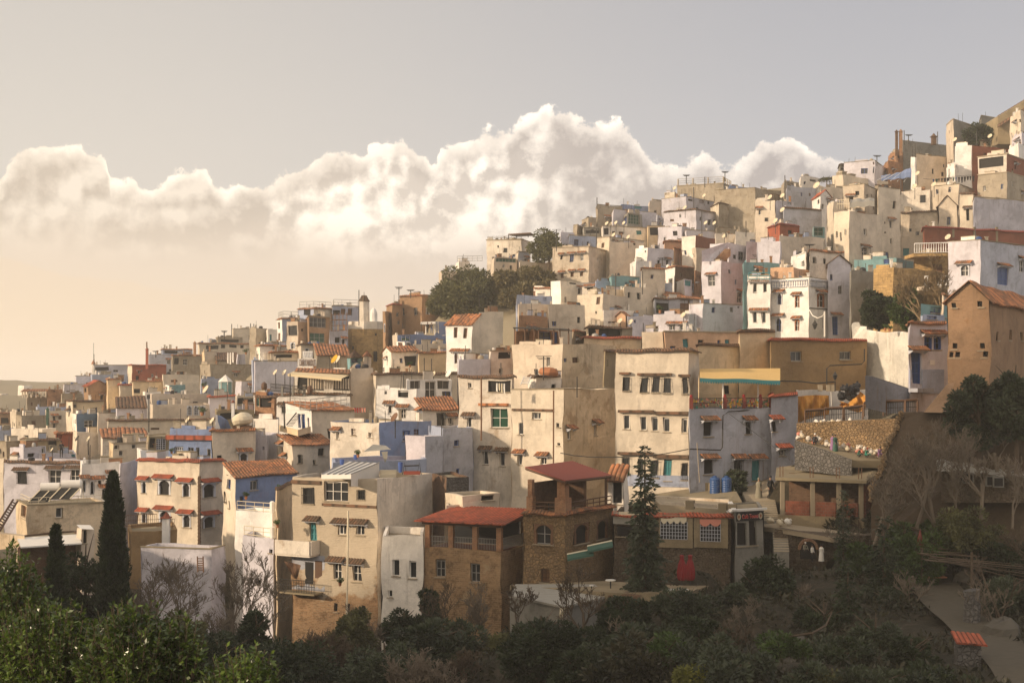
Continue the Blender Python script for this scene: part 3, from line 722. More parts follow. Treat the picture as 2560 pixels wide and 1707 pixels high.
H('stained tan cube house at the left end of the second row', 262, 643, 700, 778, 528, 640, 'D', 45, cope='edge')
H('lower stained tan cube house left of the second row', 263, 563, 600, 655, 592, 670, 'D', 45, cope='edge')
H('dark open roof terrace under the tan cube', 254, 650, 660, 825, 612, 700, 'H', 60, '740,650,130,50,o')
H('long pale house with four small dark windows below the green shed', 250, 820, 832, 1255, 603, 720, 'W', 60, '865,655,46,60,o;935,672,26,30,o;1005,672,42,26,k;1165,668,52,38,t', cope='slab', par=.2)
H('yellowish roof terrace house right of the four window house', 249, 1240, 1250, 1400, 603, 730, 'Y', 60, '1320,655,110,70,o', cope='slab', par=.2)
H('rounded lilac house with one square window', 245, 1340, 1560, 1640, 606, 760, 'L', 25, '1500,672,42,44,o')
H('plain lilac house with a tiny yellow window at the left end', 247, 438, 450, 570, 660, 820, 'L', 60, '505,785,22,30,e')
H('pale blue house with a double dark window under a wavy awning', 244, 518, 530, 830, 690, 800, 'P', 60, '593,755,42,60,b', cope='slab', par=.3)
H('wide cream house with three upper and three lower windows at the hill shoulder', 232, 372, 705, 895, 795, 1130, 'Cd', 22, '455,897,20,42,oh;547,905,34,72,bh;640,893,32,62,wh;458,1065,28,48,kh;553,1052,30,48,kh;640,1045,28,42,kh', cope='slab', par=.3)
H('small cream house with a slab edge above the wide cream house', 240, 780, 895, 1215, 705, 800, 'C', 40, cope='slab')
H('plain cream block with one tiny dark window right of the wide cream house', 236, 885, 895, 1218, 748, 1100, 'C', 60, '1125,765,24,24,o')
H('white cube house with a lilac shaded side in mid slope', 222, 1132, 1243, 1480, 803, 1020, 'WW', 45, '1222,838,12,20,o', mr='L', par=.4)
H('low white wall house in front of the lilac sided cube', 219, 1083, 1135, 1290, 925, 1080, 'WW', 40, par=.3)
H('salmon front house with one white framed window', 228, 1478, 1485, 1562, 800, 920, 'S', 60, '1543,850,24,52,w', cope='tile')
H('peach upper storey house with a slab edge above the salmon front', 231, 1395, 1402, 1565, 742, 830, 'S', 60, cope='tile', par=.3)
H('white house with a dark red panel wall', 227, 1558, 1686, 1862, 695, 930, 'W', 35, '1592,850,20,42,b', mr='R', par=.3)
H('beige lower wall house under the dark red panel', 225, 1600, 1690, 1862, 800, 1000, 'B', 35, '1660,880,20,30,k')
H('low stained wall house with a brown tile edge right of the grey lilac house', 243, 1870, 1878, 2140, 622, 740, 'D', 60)
H('lilac house under plastic sheeting on its roof', 241, 1585, 1600, 1872, 640, 760, 'L', 60, cope='slab')
H('low stained cream wall house with a dish on it', 235, 1862, 1870, 2050, 672, 800, 'Wd', 60)
H('long white wall house with a brown shutter', 232, 2045, 2052, 2420, 655, 790, 'W', 60, '2270,722,38,42,k;2200,735,30,20,k')
H('big lilac white house with a brick stair on its roof, lit left corner', 200, 1742, 1920, 2200, 928, 1330, 'L', 40, '1832,1110,64,100,wh;2092,1262,46,96,wh', par=.5)
H('upper lilac block with a grilled window behind the brick roof stair', 206, 1812, 1990, 2150, 762, 1040, 'L', 40, '1880,850,60,90,o;2105,880,50,80,e;2045,890,30,40,o', par=.3)
H('plain lilac grey side block right of the brick roof stair', 205, 2145, 2152, 2420, 748, 1060, 'L', 60)
H('roof cabin with a white side and a dark brick front', 212, 1405, 1495, 1672, 972, 1180, 'WW', 45, '1455,1120,40,60,e', mr='KD', cope='tile')
H('small white stair hut with a teal door below the brick cabin', 207, 1505, 1580, 1652, 1092, 1180, 'WW', 40, '1617,1125,56,60,t', mr='L', par=.2)
H('raw brick strip house beside the brick stair house', 210, 1672, 1680, 1745, 1010, 1180, 'K', 60, '1710,1080,46,60,k')
H('turquoise roof block under a white slab', 214, 885, 915, 1172, 1062, 1190, 'T', 55, cope='slab', par=.2)
H('powder blue house left of the turquoise roof block', 216, 762, 770, 920, 1108, 1230, 'P', 62)
H('long powder blue wall house under the brick cabin', 211, 1170, 1180, 1750, 1118, 1290, 'P', 64, par=.3)
H('white fronted house with a broad beige side left of the blue houses', 215, 355, 448, 762, 1112, 1310, 'WW', 45, '560,1130,60,20,o', mr='C')
H('low cream house with a tile edge at the reeds', 222, 198, 350, 372, 1172, 1260, 'W', 20, cope='tile')
H('cream house with a barred shutter in the middle of the slope', 190, 600, 835, 1060, 1232, 1600, 'C', 30, '792,1292,32,66,k;772,1400,14,26,o', par=.3)
H('stained cream terrace house with a broken wall foot', 198, 828, 838, 1332, 1182, 1440, 'Cd', 62, par=.3)
H('clean cream upper block on the stained terrace house', 197, 1018, 1028, 1332, 1160, 1280, 'C', 62)
H('pale beige blank house with a brick lean-to under it', 180, 55, 62, 462, 1318, 1600, 'B', 62, par=.3)
H('smooth beige cube house right of the brick lean-to', 176, 328, 336, 668, 1322, 1600, 'B', 60, par=.3)
H('raw brick lean-to with a round corner', 172, 62, 70, 325, 1430, 1600, 'K', 60, par=.2)
H('periwinkle roof room below the reeds', 195, 38, 46, 372, 1240, 1340, 'P', 60, '300,1275,40,30,b')
H('cream attic house with a weathered orange tile roof', 202, 1355, 1440, 1748, 1265, 1340, 'W', 50, roof='shedr', rh=1.2)
H('dark timber pergola house full of green pots', 195, 1298, 1306, 1660, 1268, 1440, 'BG', 62, '1380,1340,120,130,o;1590,1340,90,110,k', cope='tile', hoodm='tiledark')
H('lilac house with three small windows above the tile edged wall', 182, 1625, 1752, 2140, 1315, 1600, 'L', 48, '1848,1380,34,52,b;2017,1370,28,46,e;2078,1345,18,22,o', cope='edge', par=.3)
H('lilac recessed house with two white windows under a slab', 180, 1300, 1620, 1750, 1415, 1600, 'L', 30, '1470,1538,52,50,wh;1565,1538,52,50,wh')
H('pale lilac wall house with a small hood above the tarpaulin roof', 184, 1055, 1062, 1310, 1432, 1600, 'L', 62, '1130,1480,18,30,b')
H('white wall house under the small brown gable', 187, 835, 842, 1120, 1375, 1600, 'W', 62, '935,1490,110,22,w')
H('tiny brown tiled gable hut above the lilac wall', 186, 960, 1045, 1125, 1428, 1470, 'S', 40, roof='gable', rh=.5)
H('low ochre strip house under the turquoise roof block', 204, 1188, 1196, 1404, 990, 1120, 'C', 62, cope='tile', par=.3)
H('white lower house with a tiny pitched canopy below the powder blue house', 208, 640, 762, 800, 1160, 1250, 'Wd', 30, '715,1160,60,30,oh')
# ================================================================ BLUE HOODED HOUSE AND SQUARE
V(1920, 657)
H('white house with carved balustrade and blue hooded windows on two floors', 165, -10, 375, 548, 138, 720, 'WW', 42,
  '105,332,48,106,bah;267,357,40,108,wahr;98,566,60,134,bah;267,575,40,106,wahr;485,346,64,128,wahr;603,348,60,126,wahr;430,200,10,10,o', cope='edge', par=.7, key='hood')
H('white left wing of the hooded house with a turquoise balcony', 167, -190, 20, 40, 110, 720, 'WW', 25,
  '-122,228,36,88,wh;-30,228,36,88,wh;-122,500,40,100,wh;-40,500,40,100,wh', cope='edge', key='hood2')
H('lilac gabled right block of the hooded house with a dark door', 167, 543, 549, 758, 8, 700, 'L', 62, '620,575,56,170,dh', roof='gabler', rh=1.0, rmat='tiledark')
H('peach roof room with a white arched recess above the carved balustrade', 169, 20, 232, 545, 40, 200, 'S', 30, '410,100,60,90,ga', par=.2)
H('turquoise roof room behind the balcony of the hooded house', 175, -230, -225, 100, -10, 150, 'T', 60)
H('dark ochre garden building with two white framed windows and a tile edge', 118, 18, 26, 905, 700, 1320, 'G', 60, '262,858,104,90,e;710,852,106,78,e', cope='tile', hoodm='tilered', par=.4, key='ochre', down=8, wmax=24)
H('blue and white house with twin blue arched windows and a dark blue door', 105, 1290, 1298, 1655, 545, 1210, 'L', 60, '1465,735,72,128,buah;1550,735,72,128,buah;1362,965,92,290,dh', cope='tile', par=.4, key='bluedoor')
H('tall ochre gable tower with brown tile roof and slit windows', 92, 1650, 2040, 2600, 345, 1420, 'O', 30, '2113,670,16,84,o;2218,670,24,86,o;2335,670,20,84,o;1713,362,12,20,o;1957,352,12,20,o;1710,752,18,22,o;1955,760,14,22,o;1740,830,14,22,o;1985,835,14,22,o;1935,832,14,22,o;1680,835,10,22,o', roof='gable', rh=1.15, name='tower', cat='tower', key='ochret', dr=9, down=8)
H('orange stone terrace house with a brown door behind the citrus trees', 152, 968, 1150, 1665, 40, 420, 'MB', 45, '1555,75,96,112,k')
H('small teal terrace house peeping out behind the blue door house', 125, 1400, 1410, 1660, 380, 700, 'T', 60, '1540,430,90,60,b')
H('low white and blue parapet house beside the teal terrace house', 120, 1408, 1420, 1620, 470, 700, 'P', 60, '1500,430,90,60,b')
H('dark grey terrace wall house under the turquoise foot wall', 160, 750, 760, 1020, 70, 620, 'H', 60, par=.2)
H('shaded grey stable block behind the small ochre tower roof edge', 125, 1595, 1610, 1700, 290, 700, 'B', 60, '1625,440,20,120,k', cope='tile')
H('cream stub house behind the white textured wall', 135, 770, 820, 915, 570, 900, 'WT', 45)
# ================================================================ CENTRAL CREAM ROW
V(1280, 780)
H('white stained corner house with a big green window and an open roof gallery', 125, -491, -4, 20, 590, 1620, 'Wd', 20,
  '-115,971,160,180,n;-392,1011,42,90,wh;-385,671,32,54,w;-115,680,205,104,o;-240,1336,46,124,wh;-87,1351,46,124,wh', cope='tile', hoodm='tiledark', key='corner', par=.4)
H('tall cream house with a wide yellowish shaded side and a stained parapet', 120, -4, 470, 965, 708, 1560, 'C', 36,
  '230,950,78,66,w;78,1065,42,112,w;75,1355,46,96,wh;287,1365,52,66,wh;428,1035,18,40,o;428,1210,14,24,o', mr='Yd', cope='edge', par=.4, key='tall')
H('long cream house with three rows of grilled teal windows', 112, 948, 1625, 1712, 352, 1600, 'C', 18,
  '1050,660,60,132,g;1212,668,64,136,g;1317,670,64,136,g;1420,675,64,136,g;1592,683,62,136,g;1050,1010,58,126,w;1205,1020,58,126,w;1312,1028,58,126,w;1420,1036,60,130,w;1587,1045,52,130,w;1045,1410,62,156,g;1182,1420,46,150,g;1310,1440,66,160,g;1430,1455,70,190,t;1585,1465,60,156,g', cope='tile', hoodm='tiledark', par=.4, key='long')
H('butter yellow blank house behind the terrace awning', 120, 1705, 1714, 2410, 300, 1100, 'Y', 60, '1975,712,50,80,o;2115,705,60,80,t;2310,700,40,90,t', cope='tile', hoodm='tiledark', par=.4, wmax=24, key='yellow')
H('taller butter yellow step of the blank house with a tile edge', 121, 2080, 2090, 2410, 172, 500, 'Y', 60, cope='tile', hoodm='tiledark', par=.3)
H('blue grey terrace house with red tile hoods under the yellow awning', 108, 1622, 1632, 2385, 892, 1620, 'BG', 60,
  '1803,1075,82,136,oh;2167,1060,52,112,oh;1803,1422,82,136,oh;2075,1410,70,110,gh;2240,1450,74,190,th', par=1.0, key='terr', wmax=20)
H('blue grey right block with a tile edge joined to the terrace house', 110, 2375, 2382, 2622, 765, 1620, 'BG', 60,
  '2402,1048,56,100,oh;2480,1290,62,62,wh', cope='tile', hoodm='tilered', par=.5, key='terr2')
H('long low house with a lilac recess and teal doors under a white slab', 142, 1392, 1402, 2085, 178, 420, 'S', 62, '1598,290,52,84,t;1735,275,46,34,o;1893,270,30,32,b;1973,270,46,38,t;1470,320,52,28,b', cope='slab', par=.3)
H('sloping shouldered tan house left of the lilac recess', 145, 1190, 1385, 1405, 180, 420, 'Cd', 20)
H('low tan house with a long red tile edge in front of the tarpaulin roof', 150, 655, 668, 1225, 232, 420, 'Yd', 62, cope='tile', hoodm='tilered', par=.3)
H('black tarpaulin roof hut with rubble on top', 155, 680, 690, 1100, 138, 260, 'D', 62, '850,185,320,80,o', cope='tile', hoodm='tiledark', par=.1, depth=.5)
H('small tan tiled house beside the black tarpaulin hut', 156, 550, 560, 690, 172, 320, 'D', 60, cope='tile')
H('round shouldered pale house with red scribbles joined to a yellow stained wall', 135, 2, 462, 950, 293, 760, 'B', 38, '490,440,24,34,b;580,440,60,50,k', mr='Yd', par=.3, key='round')
H('dark weathered slot house beside the long cream house', 130, 840, 850, 960, 350, 720, 'X', 60, cope='tile', hoodm='tiledark')
H('white roof hut with a tile edge and a rubble bundle on top', 128, 150, 225, 445, 590, 760, 'W', 40, cope='tile', hoodm='tiledark')
# ================================================================ OLD TOWN WITH MINARET
V(640, 700)
H('brown kasbah house with white framed windows beside the great dark tree', 250, 1320, 1525, 1760, 138, 600, 'O', 28, '1345,290,34,70,e;1467,288,34,70,e;1577,285,34,70,ea;1638,280,34,70,ea', cope='tile', par=.4)
H('lower brown wing of the kasbah house with a blue tiled corner', 248, 1195, 1250, 1345, 222, 620, 'O', 35, cope='tile', hoodm='tilered')
H('narrow brown annex at the left foot of the kasbah wing', 246, 1165, 1190, 1255, 285, 620, 'O', 40, '1182,440,16,80,ea')
H('pale grey house on the ridge above the dark tree crown', 262, 1640, 1660, 1760, 62, 200, 'C', 50)
H('blue and cream apartment house with a railed roof in the old town', 250, 385, 530, 705, 258, 440, 'P', 35, '470,290,60,60,o;440,300,30,40,o', mr='C', cope='tile', par=.3, key='apt')
H('lilac apartment house with red gutters left of the minaret', 251, 698, 705, 945, 240, 440, 'P', 60, '740,300,70,40,o;800,290,40,50,k;860,290,40,60,k', cope='slab', par=.2, key='apt2')
H('narrow blue house with a white left face at the left of the old town', 245, 195, 240, 400, 350, 600, 'WW', 45, '212,415,20,60,k;210,520,20,70,k', mr='P', cope='tile', key='apt3')
H('beige house with an iron bay window and an arched window', 215, 282, 385, 480, 382, 680, 'B', 35, '335,465,80,90,g;338,602,46,62,wa;427,460,20,25,o')
H('orange framed house with glass fronts under scaffolding', 211, 470, 485, 675, 335, 600, 'O', 60, '560,530,140,84,c;565,385,150,100,e', cope='slab', par=.2)
H('small lilac cube house with one dark window left of the minaret', 209, 670, 678, 842, 458, 600, 'L', 60, '750,548,42,52,o')
H('cream house under a dark tile edge with an arched niche', 200, 380, 412, 670, 592, 760, 'C', 50, '468,645,40,30,oa', cope='tile', hoodm='tiledark')
H('stone tiled hall with a sagging brown roof before the minaret', 193, 530, 560, 860, 690, 760, 'D', 58, roof='shedr', rh=1.6, rmat='tile')
H('tan weathered house at the left of the blue narrow house', 285, -60, 0, 100, 442, 620, 'D', 45)
H('pale weathered house with a red door left of the narrow blue house', 280, 95, 110, 192, 450, 620, 'W', 50, '135,530,20,60,t', par=.3)
H('terrace restaurant house with a glazed gallery under the long tile strip', 165, 345, 866, 880, 838, 1060, 'W', 12, '500,945,240,130,o;780,945,150,130,o;390,950,60,130,b', par=.3, key='resto', name='restaurant', cat='restaurant')
H('tall blank beige block at the right of the terrace restaurant', 164, 862, 870, 1078, 808, 1260, 'B', 62, par=.3)
H('white lower storey under the terrace restaurant balustrade', 162, -20, 862, 875, 1048, 1300, 'WW', 12, par=.2, cope='tile', hoodm='tiledark')
H('small teal pavilion with a pyramid tile roof', 172, 840, 870, 972, 712, 800, 'T', 55, '910,735,60,40,b', roof='pyr', rh=.95, rmat='tiledark', name='pavilion', cat='pavilion')
H('cream chimney shaft with a tiled cap right of the pavilion', 171, 985, 990, 1055, 700, 830, 'C', 60, roof='pyr', rh=.7, rmat='tile')
H('small tile roofed step at the foot of the chimney shaft', 169, 865, 872, 1000, 812, 900, 'C', 62, roof='gabler', rh=.5)
H('white terrace house with blue parapets and white bay windows', 200, 1255, 1300, 1745, 500, 700, 'C', 55, '1378,522,80,70,n;1310,600,20,66,o', mr='U', par=.6, key='blueterr')
H('grey plastered wall house under the blue parapet', 196, 1440, 1450, 1750, 585, 760, 'B', 62)
H('white bay under the blue parapet with twin arched windows', 197, 1285, 1365, 1445, 562, 660, 'WW', 40, '1397,602,60,72,wa;1325,600,50,60,k', mr='WW')
H('deep blue roof wall under the white slab and ladder', 220, 1640, 1650, 1760, 382, 520, 'U', 60, par=.2)
H('yellow courtyard wall house with a curved tile edge', 184, 1488, 1496, 1748, 662, 880, 'Y', 62, cope='tile', par=.3)
H('white lean-to house with a tiny tiled gable beside the yellow courtyard', 188, 1165, 1240, 1490, 655, 860, 'W', 50, '1420,745,110,90,o', roof='gable', rh=.7)
H('bright white house with a brown shed roof and paired narrow windows', 165, 1745, 1983, 2062, 402, 960, 'WW', 28, '1833,485,34,96,k;1920,485,34,96,k;1835,715,32,100,kah;1922,712,32,90,kah', mr='C', roof='shed', rh=1.2, key='wh')
H('tall beige block behind the brown shed roof', 167, 2040, 2048, 2268, 292, 960, 'C', 60, par=.2)
H('low blue grey wall house under the bright white shed roof house', 150, 1850, 1858, 2155, 727, 900, 'L', 62, par=.4)
H('white cluttered roof house right of the blue grey wall', 153, 2140, 2150, 2360, 650, 880, 'W', 60, '2280,690,120,60,o', cope='slab')
H('long cream wall house with a dark tile edge under the yellow courtyard', 160, 1068, 1100, 1860, 858, 1300, 'C', 62, cope='tile', hoodm='tiledark', par=.3, wmax=32)
H('white house with hooded windows and a glass roof room', 146, 1100, 1475, 1490, 1000, 1400, 'WW', 16, '1227,1185,36,78,wh;1350,1225,52,92,wh;1352,1035,96,76,o;1190,930,10,10,o', par=.3, key='glassr')
H('white glazed roof room with tall panes and blue panels', 147, 1378, 1385, 1800, 915, 1100, 'WW', 60, '1600,1005,100,150,w;1460,960,90,80,e;1720,960,110,80,e;1750,1050,90,60,b', par=.15)
H('white house with a hooded window and broad red brown tile roof', 138, 1460, 1530, 1862, 1192, 1420, 'W', 50, '1520,1250,52,84,wh;1693,1275,78,124,g', roof='shedr', rh=1.1, rmat='tile')
H('weathered white house with a hollow roof terrace and a blue rear wall', 128, 680, 1135, 1612, 1308, 1600, 'Wd', 40, '895,1390,46,70,k;1472,1395,48,52,k;1378,1430,70,90,b', mr='U', par=1.6, key='hollow')
H('cream terrace house with a railed roof and a wooden balcony', 140, 270, 512, 902, 1200, 1500, 'WW', 40, '395,1295,26,130,d;432,1330,32,200,d;480,1330,16,120,b', mr='C', roof='shedr', rh=.75, key='terr3')
H('white wall house at the left of the wooden balcony', 151, -190, 200, 212, 1275, 1600, 'W', 15, par=.3)
H('orange shuttered brick house beneath the restaurant', 152, -10, 172, 185, 1068, 1290, 'K', 20, '0,1110,60,100,c;90,1110,110,110,o', cope='tile', hoodm='tiledark')
H('long grey lilac wall house with a blue corner behind the restaurant', 186, -20, -10, 378, 748, 950, 'L', 62, cope='edge')
H('cream terraced house with a brick balustrade left of the cream niche house', 203, 130, 140, 385, 660, 800, 'C', 62, '250,700,160,30,o', cope='tile')
H('small powder blue parapet house at the left of the grey lilac wall', 190, -40, -30, 128, 732, 820, 'P', 62)
H('pink brown walled house under brown tiles left of the niche house', 206, 0, 40, 280, 600, 700, 'W', 60, '160,620,20,40,k', cope='tile')
# ================================================================ LEFT PART OF THE TOWN
V(0, 800)
H('blue attic with lattice doors and a red tile strip on the arched cream house', 136, 1552, 1942, 1965, 1000, 1300, 'U', 12, '1638,1222,80,116,l;1750,1230,52,120,l;1812,1220,32,112,w;1915,1232,34,104,w', par=.4, key='attic')
H('teal painted house with a white lattice window', 200, 665, 705, 897, 862, 1060, 'W', 40, '815,952,78,64,w', mr='V', par=.4)
H('cream lower house under the teal painted house', 196, 662, 705, 1000, 1030, 1130, 'C', 50)
H('cream house with a long brown tile edge left of the teal house', 215, 608, 665, 950, 742, 900, 'C', 55, '683,785,40,50,e', mr='Y', cope='tile', hoodm='tiledark')
H('plain cream house with a thin slab edge right of the teal house', 197, 890, 900, 1085, 852, 1060, 'C', 60, cope='edge')
H('white house with a large dark tile roof in the left of town', 190, 1065, 1075, 1345, 805, 920, 'L', 62, '1090,890,40,10,o', roof='shedr', rh=1.35, rmat='tiledark')
H('long cream wall with a black tile edge across the left of town', 176, 985, 995, 1980, 922, 1080, 'C', 66, '1280,1000,70,24,k;1425,1000,80,20,k', cope='tile', hoodm='tiledark', par=.3, wmax=48)
H('low house with a brown tile slope below the long cream wall', 165, 925, 940, 1350, 1085, 1180, 'Wd', 62, roof='shedr', rh=.85, rmat='tile')
H('pale yellow roof room with four white windows', 150, 1000, 1035, 1345, 1135, 1280, 'Y', 55, '1065,1165,50,40,w;1230,1160,40,40,w;1110,1220,40,50,w', cope='slab', par=.1, mr='C')
H('white house with a pair of peaked gables and arched lattice', 185, 1375, 1400, 1925, 775, 1000, 'B', 62, '1740,830,46,90,la;1800,830,46,90,la;1860,830,46,90,la', par=.3, key='arches')
H('cream house with a short tile roof and a blue splash behind the peaked gables', 192, 1380, 1395, 1920, 680, 860, 'B', 62, '1700,760,20,10,o', par=.3)
H('brown brick block carrying a pillared roof pavilion at the far left', 270, 243, 250, 475, 706, 960, 'D', 62, par=.2, key='pav')
H('reddish block with a pale stripe right of the pillared pavilion', 268, 430, 440, 572, 636, 860, 'K', 60, '500,655,20,10,o')
H('tan house with a ragged top right of the reddish block', 262, 562, 570, 762, 680, 820, 'D', 60, cope='edge')
H('far lilac house with a brown window band', 318, 582, 590, 778, 592, 740, 'L', 60, '640,655,60,12,k;690,655,60,12,k', cope='slab', par=.3)
H('far lilac two storey house with a flat slab roof', 330, 690, 700, 865, 515, 680, 'L', 60, '800,585,22,24,o', cope='slab', par=.3)
H('far lilac house with a small corner turret on the skyline', 332, 838, 848, 1180, 412, 580, 'L', 60, '935,447,130,34,o;1063,467,46,20,e', cope='slab', par=.3, key='turret')
H('lilac lower storey beneath the turreted far house', 326, 830, 845, 1180, 500, 620, 'P', 60, par=.2)
H('rounded orange house in the left of town', 260, 770, 812, 985, 600, 760, 'O', 50, '785,640,20,40,o', roof='gabler', rh=.9, rmat='tilered')
H('square ochre house with a tile edge right of the rounded orange house', 255, 980, 990, 1115, 540, 740, 'Y', 60, cope='tile')
H('small cream house with a curved pink tile top', 250, 1092, 1100, 1232, 592, 740, 'C', 60, cope='tile', hoodm='tilered')
H('bright brick red block with tall brick chimney', 285, 1172, 1212, 1525, 412, 560, 'C', 50, mr='RR', cope='tile', hoodm='tilered', par=.3)
H('pale blue far house right of the tall brick chimney', 312, 1362, 1370, 1640, 318, 480, 'BG', 60, cope='edge', par=.4)
H('pale blue upper house with a dark window band on the skyline', 314, 1480, 1490, 1770, 268, 440, 'P', 60, '1570,292,120,28,o', cope='tile', par=.3)
H('ruined ochre house with two columns', 290, 1575, 1585, 1850, 320, 500, 'D', 60, '1620,375,40,60,o;1700,385,40,60,w', par=.3, cope='tile')
H('long cream skyline house with dark window bays', 302, 1818, 1830, 2500, 212, 330, 'C', 60, '1950,248,110,36,o;2045,243,40,36,o;2140,240,70,26,o;2222,238,30,34,o', cope='tile', par=.3)
H('far cream block with roof aerials at the top of the left ridge', 312, 2130, 2142, 2500, 80, 260, 'C', 60, '2300,160,30,50,w', cope='edge', par=.3)
H('dark canopied roof room on the left ridge', 306, 1985, 2000, 2225, 160, 240, 'D', 60, '2110,190,160,26,o', cope='slab', par=.1)
H('small blue roof hut at the left of the dark canopy', 307, 1915, 1922, 1990, 172, 240, 'P', 60)
H('pale green cream house with stepped battlements', 270, 1855, 1875, 1990, 290, 430, 'Y', 55, mr='B', cope='edge')
H('low house with a patched brown tile roof on the left slope', 268, 1980, 1988, 2180, 372, 440, 'D', 62, roof='shedr', rh=1.6, rmat='tiledark')
H('lilac hut right of the patched brown tile roof', 267, 2172, 2180, 2250, 312, 440, 'L', 60)
H('long rough tan retaining house wall below the tile patch', 254, 1835, 1930, 2500, 408, 600, 'D', 60, cope='edge')
H('blue shed roofed house left of the white gazebo', 226, 1840, 1850, 2040, 540, 700, 'P', 60)
H('lilac terrace house right of the white gazebo', 206, 2160, 2215, 2500, 560, 720, 'L', 55, cope='slab')
H('cream terrace strip house left of the blue shed roof', 242, 1490, 1500, 1830, 500, 640, 'C', 60, '1600,560,60,20,k', cope='edge')
H('light teal roof room with a wavy white awning', 238, 1500, 1552, 1700, 598, 700, 'WW', 45, mr='T', par=.2)
H('ochre low house left of the light teal roof room', 242, 1215, 1225, 1500, 560, 680, 'Y', 60, '1260,650,60,40,o;1400,640,60,30,k', cope='tile')
H('white roof hut with white railings in the left of town', 230, 1310, 1330, 1480, 660, 760, 'W', 60, '1400,700,110,40,b')
H('white house with a thin red tile edge under the terrace clutter', 188, 1915, 1925, 2165, 700, 860, 'L', 60, cope='tile', hoodm='tilered', par=.3)
H('dark open terrace house with blue chairs left of the restaurant', 183, 2160, 2170, 2500, 700, 860, 'C', 60, '2260,740,160,60,o', par=.3)
H('pale parapet house with a person on its terrace', 158, 345, 355, 700, 1225, 1330, 'L', 62, '672,1195,34,90,t', par=.2, key='persont')
H('grey lilac stair house with a dark slot window at the left', 157, 95, 220, 420, 1170, 1330, 'L', 45, '287,1240,62,34,o;395,1200,30,60,w', par=.3)
H('brown shadowed house with a lime green roof post', 170, 200, 210, 560, 1105, 1280, 'X', 60, '480,1150,80,80,o', cope='tile', hoodm='tiledark')
H('brick red low house beside the teal painted house', 185, 512, 520, 665, 1040, 1150, 'RR', 60, '545,1070,50,40,o', cope='tile')
H('pale blue rooftop house at the left edge of the photo', 210, -80, 0, 205, 1010, 1160, 'P', 60)
H('house with a blue dome like water tank at the left edge', 265, 95, 150, 260, 840, 1000, 'C', 50, mr='D')
H('low brown house at the left edge below the far town', 290, -60, 0, 110, 850, 1030, 'O', 60, '40,920,80,50,o', cope='tile')
H('thin powder blue parapet house under the pillared pavilion', 240, 330, 345, 612, 800, 870, 'P', 60)
H('cream house with a green chimney pipe at the left', 232, 420, 435, 612, 835, 1010, 'C', 60, par=.3)
H('weathered tan terrace house under the green chimney pipe', 222, 150, 200, 420, 880, 1080, 'D', 60, cope='edge', par=.3)
H('rough rubble topped house in the lower left of town', 200, 100, 390, 515, 1000, 1180, 'Wd', 30)
H('crumbling grey brown house at the left edge above the lilac house', 175, -80, 60, 220, 1115, 1300, 'D', 45, cope='edge')
H('plain cream corner house at the left edge behind the stair', 160, -90, 30, 45, 1270, 1700, 'C', 20)
H('dark ramshackle shed with yellow tarp beside the blue attic', 142, 1345, 1365, 1560, 1070, 1300, 'X', 60, '1400,1130,50,90,o;1480,1140,90,100,l', par=.1)
H('white roof hut with a triangular canopy left of the blue attic', 140, 1260, 1290, 1580, 1200, 1330, 'WW', 60, par=.2)
H('white house with a big wrapped bundle and a tile edge beside the blue attic', 134, 1945, 1952, 2345, 1015, 1560, 'C', 56, '2237,1262,84,90,oah', cope='tile', par=.4, key='ichouse')
H('brown roof terrace with a bamboo wall behind the wrapped bundle', 150, 1980, 1990, 2330, 830, 960, 'X', 60, '2150,880,250,60,o', par=.3)
V(0, 1100)
H('cream house with blue white arched windows under red tile hoods on two floors', 130, 1262, 1832, 2062, 192, 1010, 'C', 30,
  '1322,430,46,112,oah;1508,430,120,142,oah;1708,455,76,126,oah;1918,460,120,130,oah;1322,710,44,92,oah;1513,710,110,130,oah;1713,740,76,116,oah;1918,750,110,114,oah', cope='tile', hoodm='tilered', par=.5, key='arched')
H('long pale house with brown tile hoods above the solar tanks', 150, 36, 736, 760, 205, 640, 'L', 10, '200,345,88,116,gh;505,335,112,124,wh;690,330,90,120,wh', cope='tile', hoodm='tiledark', par=.3, key='lpale')
H('row of narrow white and lilac fronts with small red hoods', 142, 735, 745, 1105, 215, 560, 'WW', 60, '770,415,34,112,oah;845,430,36,120,oah;912,400,30,70,oh;945,490,30,90,oh;1010,350,26,70,oh', par=.5)
H('blank lilac side wall house left of the arched cream house', 134, 1098, 1106, 1266, 212, 830, 'L', 62, par=.4)
H('flat roofed beige house carrying two solar water heaters', 112, 152, 248, 978, 604, 900, 'Yd', 62, '540,664,64,92,w;222,660,46,110,k', cope='edge', par=.12, key='solar', wmax=22)
H('small hut with a sloping white sheet roof before the solar house', 103, 700, 745, 862, 812, 960, 'B', 55, '770,890,30,120,o;815,890,36,110,c', par=.1)
H('low brown store with a long sloping white sheet roof', 102, 160, 180, 755, 950, 1060, 'KD', 60, par=.1, key='sheet')
H('brown walled courtyard house under the ironwork fence', 116, 1180, 1200, 1620, 840, 1000, 'G', 62, par=.3)
H('wide lilac house low on the slope behind the bare trees', 108, 1300, 1940, 2070, 1000, 1340, 'L', 12, par=.3, cope='edge', key='lowlilac')
H('blue cottage with a rust tile roof and blue shutters', 120, 2045, 2165, 2730, 345, 720, 'C', 35, '2102,400,34,90,b;2330,415,70,90,e', mr='U', roof='shedr', rh=.85, rmat='tile', key='bcot')
V(640, 1050)
H('white stepped terrace house with flower pots and railings', 108, -190, 150, 322, 850, 1200, 'WW', 35, par=.45, key='step', floor='WW')
H('white lower stepped terrace beside the old balcony house', 104, -120, 160, 325, 1085, 1700, 'L', 40, '150,1200,60,40,o;20,1480,36,50,o', par=.4, key='step2', floor='WW')
